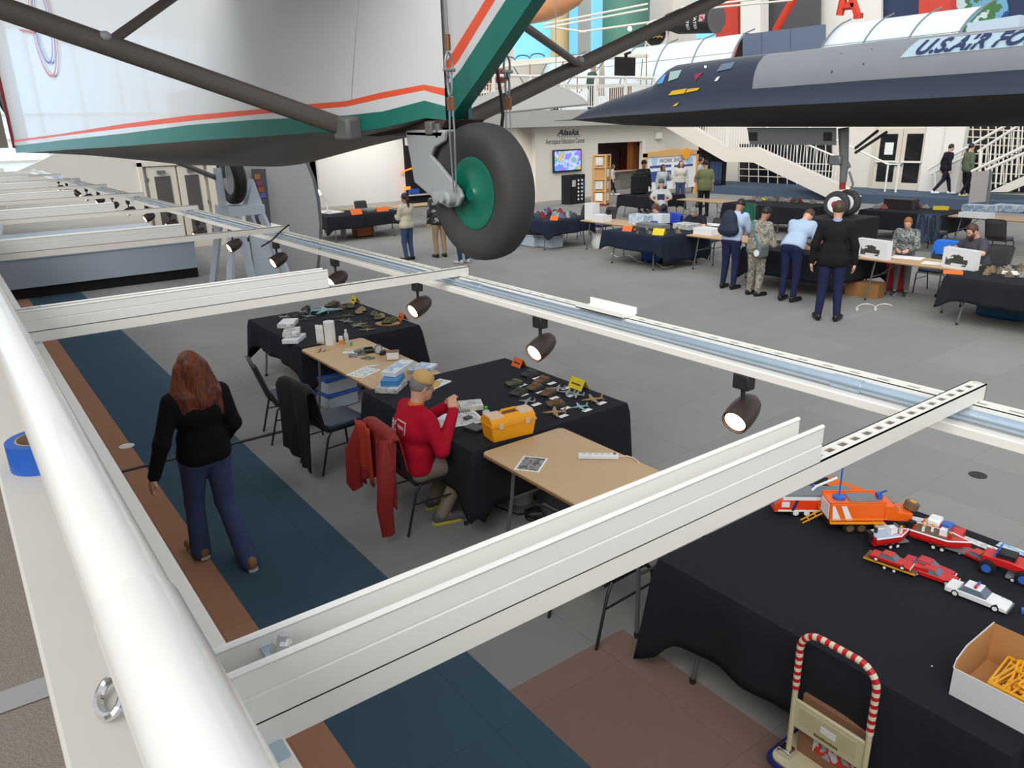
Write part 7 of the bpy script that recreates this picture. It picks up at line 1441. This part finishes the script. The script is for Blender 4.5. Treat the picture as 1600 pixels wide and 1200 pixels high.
    if cap:
        cm, yaw = cap
        part('cap', MB().lathe([(.092 * s, 0), (.096 * s, .02 * s), (.09 * s, .06 * s), (.065 * s, .092 * s), (.02 * s, .108 * s)], tuple(H(0, -.008, .035)), tuple(Rh @ V3(0, .12, 1)), 20), cm, root, smooth=80)
        part('cap_brim', MB().grid(lambda u, v: tuple(H((u - .5) * .155, .06 + v * .095 * (1 - (2 * u - 1) ** 2 * .55), .046 + .004 * v - .03 * (2 * u - 1) ** 2)), 10, 4), cm, root, solid=.004, smooth=80)
    if extra: extra(root, j, H, s)
    return root
def cloth_m(n, c, **k): return mat(n, c, .85, var=k.get('var', .08), scale=k.get('scale', 40), bump=.1, spec=.2)
M_denim = cloth_m('denim', (66, 80, 114), var=.16); M_navyp = cloth_m('navy_trousers', (34, 40, 72)); M_lblue = cloth_m('light_blue_shirt', (176, 196, 222)); M_blacksh = mat('black_shoes', (22, 21, 22), .4); M_hblack = mat('hair_black', (26, 22, 22), .5, var=.2, scale=40); M_hbrown = mat('hair_brown', (78, 54, 38), .55, var=.2, scale=40); M_hgrey = mat('hair_grey', (128, 124, 122), .6, var=.2, scale=40)
M_hred = ramp_mat('hair_auburn', [(70, 34, 22), (100, 48, 28), (132, 66, 38), (84, 40, 26)], .5, 22, stretch=(1, 1, .25), const=False)
# 1 woman walking away
wm = person('woman with long auburn hair in black sweater and jeans walking away', (1.19, 5.46, .003), .12, h=1.66, hair=M_hred, hairstyle='long', shirt=cloth_m('black_sweater', (20, 20, 22)), trousers=M_denim, shoes=(mat('sneaker_tan', (150, 110, 70), .6), mat('sole_white', (210, 206, 196), .6)), vox=.013, flare=.026, legw=1.04, shirt_len=.02,
    J=dict(knL=(-.09, .14, .51), anL=(-.10, .16, .10), toeL=(-.11, .33, .05), knR=(.10, .02, .50), anR=(.11, -.27, .10), toeR=(.12, -.10, .035), elL=(-.31, -.06, 1.13), wrL=(-.40, -.05, .90), elR=(.25, -.02, 1.13), wrR=(.20, .12, .95), hdL=(-.35, .05, -.9)), bulk=1.05)
# 2 seated man in red
def redman(root, j, H, s):
    Rl = rotx(.17)
    bk = lambda u, v: tuple(j['chest'] + Rl @ (V3(u, -.150 - .02 * (1 - (u / .2) ** 2), v) * s))
    def sheet(u0, u1, v0, v1, m, nm, off=0): return part(nm, MB().grid(lambda a, b: tuple(np.array(bk(u0 + (u1 - u0) * a, v0 + (v1 - v0) * b)) + V3(0, -off, 0)), 5, 5), m, root, solid=.002)
    sheet(-.02, .12, -.04, .07, mat('print_white', (216, 206, 206), .8), 'back_print'); sheet(-.012, .112, -.032, .062, M_redsw, 'back_print_field', .004)
    mb = MB().tube([tuple(np.array(bk(.008 + .0075 * i, .015 + .016 * math.sin(i * 1.9) + .004 * math.sin(i))) + V3(0, -.008, 0)) for i in range(13)], .0028, 5)
    part('back_lettering', mb, MATS['print_white'], root)
    sheet(-.12, -.03, -.09, .05, ramp_mat('back_art', [(170, 16, 44), (210, 204, 204), (170, 16, 44), (210, 204, 204)], .8, 22), 'back_art', .003)
M_redsw = cloth_m('red_sweatshirt', (178, 14, 44), var=.05)
person('seated man in red sweatshirt and tan cap working at the black cloth table', (2.71, 5.04, 0), -PI / 2 - .05, h=1.67, hair=M_hgrey, shirt=M_redsw, trousers=cloth_m('khaki_grey', (134, 122, 106)), shoes=(mat('runner_grey', (86, 86, 90), .6), mat('runner_sole', (206, 196, 60), .5)), lean=.17, head=(.08, -.12, 0), vox=.013, bulk=1.22, legw=1.12, cap=(mat('cap_tan', (206, 166, 104), .8, var=.06), 0),
    J=dict(pelvis=(0, -.05, .56), seat=1, hipR=(.10, -.04, .53), hipL=(-.10, -.04, .53), knR=(.14, .40, .52), knL=(-.14, .42, .52), anR=(.15, .12, .085), toeR=(.18, .28, .035), anL=(-.15, .2, .085), toeL=(-.16, .36, .035), elR=(.30, .08, .74), wrR=(.10, .31, .97), elL=(-.30, .12, .76), wrL=(-.06, .34, .97), hdR=(-.35, .15, .8), hdL=(.35, .1, .8), pnR=(-.8, .3, 0), pnL=(.8, .3, 0)), extra=redman, curl=.9, collar=mat('collar_orange', (220, 120, 40), .8))
# far people
Fv = .026
person('woman with black ponytail in cream sweater beyond the tail wheel', (9.15, 16.75, 0), .25, h=1.62, hair=M_hblack, hairstyle='pony', shirt=cloth_m('cream_sweater', (206, 196, 176)), trousers=M_denim, shoes=M_blacksh, vox=Fv, shirt_len=.06, skin=M_skin2, J=dict(elL=(-.22, .08, 1.12), wrL=(-.12, .26, 1.15), elR=(.22, .08, 1.12), wrR=(.12, .26, 1.15)))
def stripes(root, j, H, s):
    for i in range(3): part('white_patch', MB().cb(tuple(j['chest'] + V3(.02 + .05 * i, -.15, -.02 - .06 * i)), (.09, .01, .03), .4), V_w, root)
person('person in black patterned jacket and khaki trousers beside the wheel', (9.95, 16.55, 0), -.2, h=1.75, hair=M_hblack, shirt=ramp_mat('dark_pattern', [(30, 30, 38), (60, 60, 70), (26, 26, 32), (150, 150, 150)], .8, 10), trousers=cloth_m('khaki', (160, 136, 106)), shoes=M_blacksh, vox=Fv, shirt_len=.1, extra=stripes)
person('person in dark teal trousers standing behind the tail wheel', (9.85, 15.35, 0), .1, h=1.72, hair=M_hbrown, shirt=cloth_m('grey_hoodie', (90, 92, 98)), trousers=cloth_m('teal_trousers', (38, 66, 82)), shoes=mat('shoe_pale', (190, 186, 184), .6), vox=Fv)
def backpack(root, j, H, s):
    sdf_obj('backpack', [('e', j['chest'] + rotx(.35) @ V3(0, -.22, -.08), (.16, .12, .25)), ('c', j['chest'] + rotx(.35) @ V3(-.1, -.2, -.2), j['chest'] + rotx(.35) @ V3(.1, -.2, -.2), .11, .11)], mat('backpack_navy', (34, 46, 66), .8), root, Fv, .04)
    for sg in (-1, 1): part('strap', MB().tube([tuple(j['sh' + ('R' if sg > 0 else 'L')] + V3(-sg * .05, -.06, .06)), tuple(j['sh' + ('R' if sg > 0 else 'L')] + V3(-sg * .05, .05, .06)), tuple(j['chest'] + V3(sg * .11, .14, -.02))], .022, 6), MATS['backpack_navy'], root)
person('cadet in light blue shirt wearing a dark backpack at the right row', (12.0, 9.25, 0), -PI / 2 + .15, h=1.74, skin=M_skin2, hair=M_hblack, shirt=M_lblue, sleeve='short', trousers=M_navyp, shoes=M_blacksh, lean=.35, head=(.35, 0, 0), vox=Fv, extra=backpack, J=dict(elR=(.24, .28, 1.0), wrR=(.16, .46, .86), elL=(-.24, .28, 1.0), wrL=(-.16, .46, .86)))
M_camo = ramp_mat('camo_grey_tan', [(120, 116, 104), (160, 154, 140), (138, 132, 116), (96, 96, 88), (172, 166, 152)], .85, 13, detail=4)
def sidebag(root, j, H, s):
    part('strap', MB().tube([tuple(j['shL'] + V3(.05, -.10, .05)), tuple(j['chest'] + V3(.0, -.17, -.05)), tuple(j['pelvis'] + V3(.16, -.14, .05))], .02, 6), mat('strap_teal', (60, 120, 130), .7), root); part('shoulder_bag', MB().cb(tuple(j['pelvis'] + V3(.2, -.10, -.04)), (.12, .26, .24)), mat('bag_grey_green', (96, 106, 104), .7), root, bevel=.04); part('badge', MB().lathe([(.06, 0), (.06, .01)], tuple(j['pelvis'] + V3(.2, -.235, -.06)), (0, -1, 0), 12), V_w, root)
person('person in grey camouflage uniform with shoulder bag at the right row', (11.85, 8.55, 0), -PI / 2 - .1, h=1.62, skin=M_skin2, hair=M_hblack, shirt=M_camo, trousers=M_camo, shoes=M_blacksh, lean=.22, head=(.3, 0, 0), vox=Fv, bulk=1.15, legw=1.2, shirt_len=.1, extra=sidebag, J=dict(elR=(.28, .14, 1.02), wrR=(.18, .34, .98), elL=(-.28, .14, 1.02), wrL=(-.18, .34, .98)))
person('cadet in light blue shirt bending over the black cloth table', (11.88, 7.85, 0), -PI / 2 + .1, h=1.78, skin=M_skin, hair=M_hbrown, shirt=M_lblue, sleeve='short', trousers=M_navyp, shoes=M_blacksh, lean=.72, head=(.35, 0, 0), vox=Fv, bulk=1.08, J=dict(elR=(.25, .34, 1.0), wrR=(.24, .40, .74), elL=(-.2, .45, 1.02), wrL=(-.12, .62, .90)))
person('young man in black jacket and navy trousers seen from behind', (11.14, 6.62, 0), -PI / 2 + .52, h=1.88, hair=M_hbrown, shirt=cloth_m('black_blazer', (30, 29, 31)), trousers=M_navyp, shoes=M_blacksh, vox=.022, shirt_len=.14, bulk=.95, collar=mat('collar_blue', (150, 176, 214), .8), J=dict(elR=(.27, -.03, 1.12), wrR=(.29, .02, .87), elL=(-.27, -.03, 1.12), wrL=(-.29, .02, .87), anR=(.13, -.03, .085), anL=(-.13, -.03, .085), toeR=(.17, .12, .035), toeL=(-.17, .12, .035)))
person('boy in grey plaid jacket standing behind the tan table', (13.78, 6.82, 0), PI / 2 + .3, h=1.42, hair=mat('hair_ginger', (150, 92, 54), .6), shirt=ramp_mat('plaid_grey', [(90, 96, 96), (140, 146, 140), (70, 76, 80), (120, 120, 110)], .8, 12), trousers=cloth_m('grey_jeans', (120, 122, 126)), shoes=(mat('boy_shoe', (60, 62, 70), .6), V_w), lean=.15, head=(.45, 0, 0), vox=Fv, J=dict(elR=(.25, .12, 1.1), wrR=(.12, .34, 1.05), elL=(-.25, .12, 1.1), wrL=(-.12, .34, 1.05)))
SEAT = dict(pelvis=(0, -.05, .56), seat=1, hipR=(.10, -.04, .53), hipL=(-.10, -.04, .53), knR=(.14, .38, .51), knL=(-.14, .38, .51), anR=(.14, .34, .085), toeR=(.15, .50, .035), anL=(-.14, .34, .085), toeL=(-.15, .50, .035))
def seat(**k): d = dict(SEAT); d.update(k); return d
def wristband(root, j, H, s): part('wristband', MB().lathe([(.036, -.012), (.036, .012)], tuple(j['wrR'] * .93 + j['elR'] * .07), tuple(j['wrR'] - j['elR']), 12), M_signO, root)
person('bearded man in charcoal shirt seated behind the white kit box', (14.40, 5.85, 0), 1.05, h=1.75, hair=M_hbrown, hairstyle='beard', shirt=cloth_m('charcoal_tee', (74, 74, 82)), sleeve='short', trousers=M_navyp, shoes=M_blacksh, lean=.32, head=(.25, .0, 0), vox=Fv, bulk=1.2, extra=wristband, J=seat(elR=(.34, .18, .84), wrR=(.16, .44, .88), elL=(-.34, .2, .84), wrL=(-.14, .48, .88)))
person('grey haired man in navy polo bent over the table under a lamp', (14.45, 12.1, 0), PI / 2 + .2, h=1.7, hair=M_hgrey, shirt=cloth_m('navy_polo', (36, 38, 52)), sleeve='short', trousers=M_navyp, shoes=M_blacksh, lean=.5, head=(.45, 0, 0), vox=Fv, bulk=1.2, J=seat(elR=(.3, .3, .80), wrR=(.1, .5, .82), elL=(-.3, .3, .80), wrL=(-.1, .5, .82)))
person('dark haired woman in blue seated behind the printed kit box', (14.40, 13.25, 0), PI / 2, h=1.65, hair=M_hbrown, hairstyle='bob', shirt=cloth_m('blue_top', (56, 84, 150)), trousers=M_navyp, shoes=M_blacksh, lean=.4, head=(.5, 0, 0), vox=Fv, J=seat(elR=(.25, .3, .80), wrR=(.1, .5, .82), elL=(-.25, .3, .80), wrL=(-.1, .5, .82)))
def apron(root, j, H, s): part('apron_bib', MB().cb(tuple((j['chest'] + j['waist']) / 2 + V3(0, .15, 0)), (.22, .02, .3)), mat('apron_navy', (38, 48, 86), .8), root, bevel=.01)
person('man in green cap and navy apron leaning back in a chair', (18.35, 16.95, 0), 2.3, h=1.8, hair=M_hgrey, shirt=cloth_m('grey_tee', (190, 192, 190)), sleeve='short', trousers=cloth_m('charcoal_trousers', (60, 60, 62)), shoes=M_blacksh, lean=-.3, head=(.2, 0, 0), vox=Fv, bulk=1.15, cap=(mat('cap_green', (74, 106, 92), .8), 0), extra=apron, J=seat(elR=(.3, .0, .80), wrR=(.15, .25, .72), elL=(-.3, .05, .80), wrL=(-.2, .3, .76), knL=(-.1, .46, .6), anL=(.05, .62, .5), toeL=(.1, .75, .5)))
person('man in olive green shirt and black trousers standing with his back turned', (20.9, 17.35, 0), -.5, h=1.85, hair=M_hblack, shirt=cloth_m('olive_tee', (128, 134, 96)), sleeve='short', trousers=cloth_m('black_trousers', (30, 30, 32)), shoes=M_blacksh, vox=.03, bulk=1.25, shirt_len=.1, head=(.2, .3, 0), J=dict(elL=(-.3, .1, 1.15), wrL=(-.2, .35, 1.1)))
person('man in black jacket and cap before the chart board', (20.6, 19.9, 0), PI - .4, h=1.8, skin=M_skin2, hair=M_hblack, shirt=cloth_m('black_coat', (34, 34, 38)), trousers=cloth_m('black_trousers2', (32, 32, 34)), shoes=M_blacksh, vox=.03, bulk=1.15, cap=(mat('cap_black', (24, 24, 26), .8), 0))
person('woman in pale top raising her hand near the chart board', (21.6, 19.9, 0), PI - .2, h=1.62, skin=M_skin2, hair=M_hblack, hairstyle='bob', shirt=cloth_m('pale_top', (196, 200, 200)), trousers=M_denim, shoes=M_blacksh, vox=.03, J=dict(elL=(-.32, .12, 1.2), wrL=(-.12, .2, 1.42)))
person('woman with long brown hair near the chart board', (22.8, 20.1, 0), PI - .6, h=1.7, hair=mat('hair_chestnut', (104, 56, 42), .5), hairstyle='long', shirt=cloth_m('cream_top', (206, 200, 190)), trousers=M_denim, shoes=M_blacksh, vox=.03)
person('man in light grey shirt near the chart board', (23.2, 19.5, 0), PI + .6, h=1.82, skin=M_skin2, hair=M_hblack, shirt=cloth_m('light_grey_shirt', (176, 178, 182)), trousers=cloth_m('grey_trousers', (80, 82, 88)), shoes=M_blacksh, vox=.03)
person('child in pale top and black leggings walking out of the doorway', (pz(957, 305, 0).x, pz(957, 305, 0).y, 0), PI + .8, h=1.35, hair=M_hbrown, hairstyle='bob', shirt=cloth_m('child_top', (190, 190, 188)), trousers=cloth_m('leggings', (34, 32, 36)), shoes=V_w, vox=.03, J=dict(anR=(.1, -.2, .12), toeR=(.1, -.05, .06), anL=(-.1, .2, .085), toeL=(-.1, .36, .035)))
q = pX(1478, 290, 29.3); person('person in dark clothes striding towards the right stairs', (q.x, q.y + .1, .34), -2.2, h=1.75, hair=M_hblack, shirt=cloth_m('dark_coat', (30, 30, 40)), trousers=cloth_m('dark_leggings', (36, 32, 44)), shoes=V_w, vox=.03, lean=.12, shirt_len=.08, J=dict(anR=(.1, -.38, .16), knR=(.1, -.08, .52), toeR=(.1, -.24, .08), anL=(-.1, .32, .085), knL=(-.1, .22, .5), toeL=(-.1, .48, .035)))
q = pX(1508, 290, 29.0); person('person in olive jacket walking to the right stairs', (q.x, q.y, .34), -2.2, h=1.78, hair=M_hblack, shirt=cloth_m('olive_jacket', (96, 104, 84)), trousers=cloth_m('black_jeans', (28, 28, 30)), shoes=mat('shoe_tan', (190, 170, 130), .6), vox=.03, bulk=1.15, shirt_len=.12, J=dict(anR=(.1, -.16, .1), toeR=(.1, 0, .04), anL=(-.1, .2, .085), toeL=(-.1, .36, .035)))
q = pY(925, 150, 26.6); person('man in dark green jacket standing behind the gallery railing', (q.x, 26.6, 3.66), -PI / 2 - .1, h=1.85, hair=M_hgrey, shirt=cloth_m('forest_jacket', (62, 86, 72)), trousers=cloth_m('dark_trousers3', (50, 56, 56)), shoes=M_blacksh, vox=.03, bulk=1.35, shirt_len=.15)
q = pY(867, 150, 27.2); person('figure in navy cap and black coat beside the wooden propeller', (q.x, 27.2, 3.66), PI / 2, h=1.65, hair=M_hblack, shirt=cloth_m('ink_coat', (34, 28, 40)), trousers=cloth_m('ink_trousers', (30, 28, 34)), shoes=M_blacksh, vox=.03, cap=(mat('cap_navy', (44, 60, 110), .8), 0), shirt_len=.1)
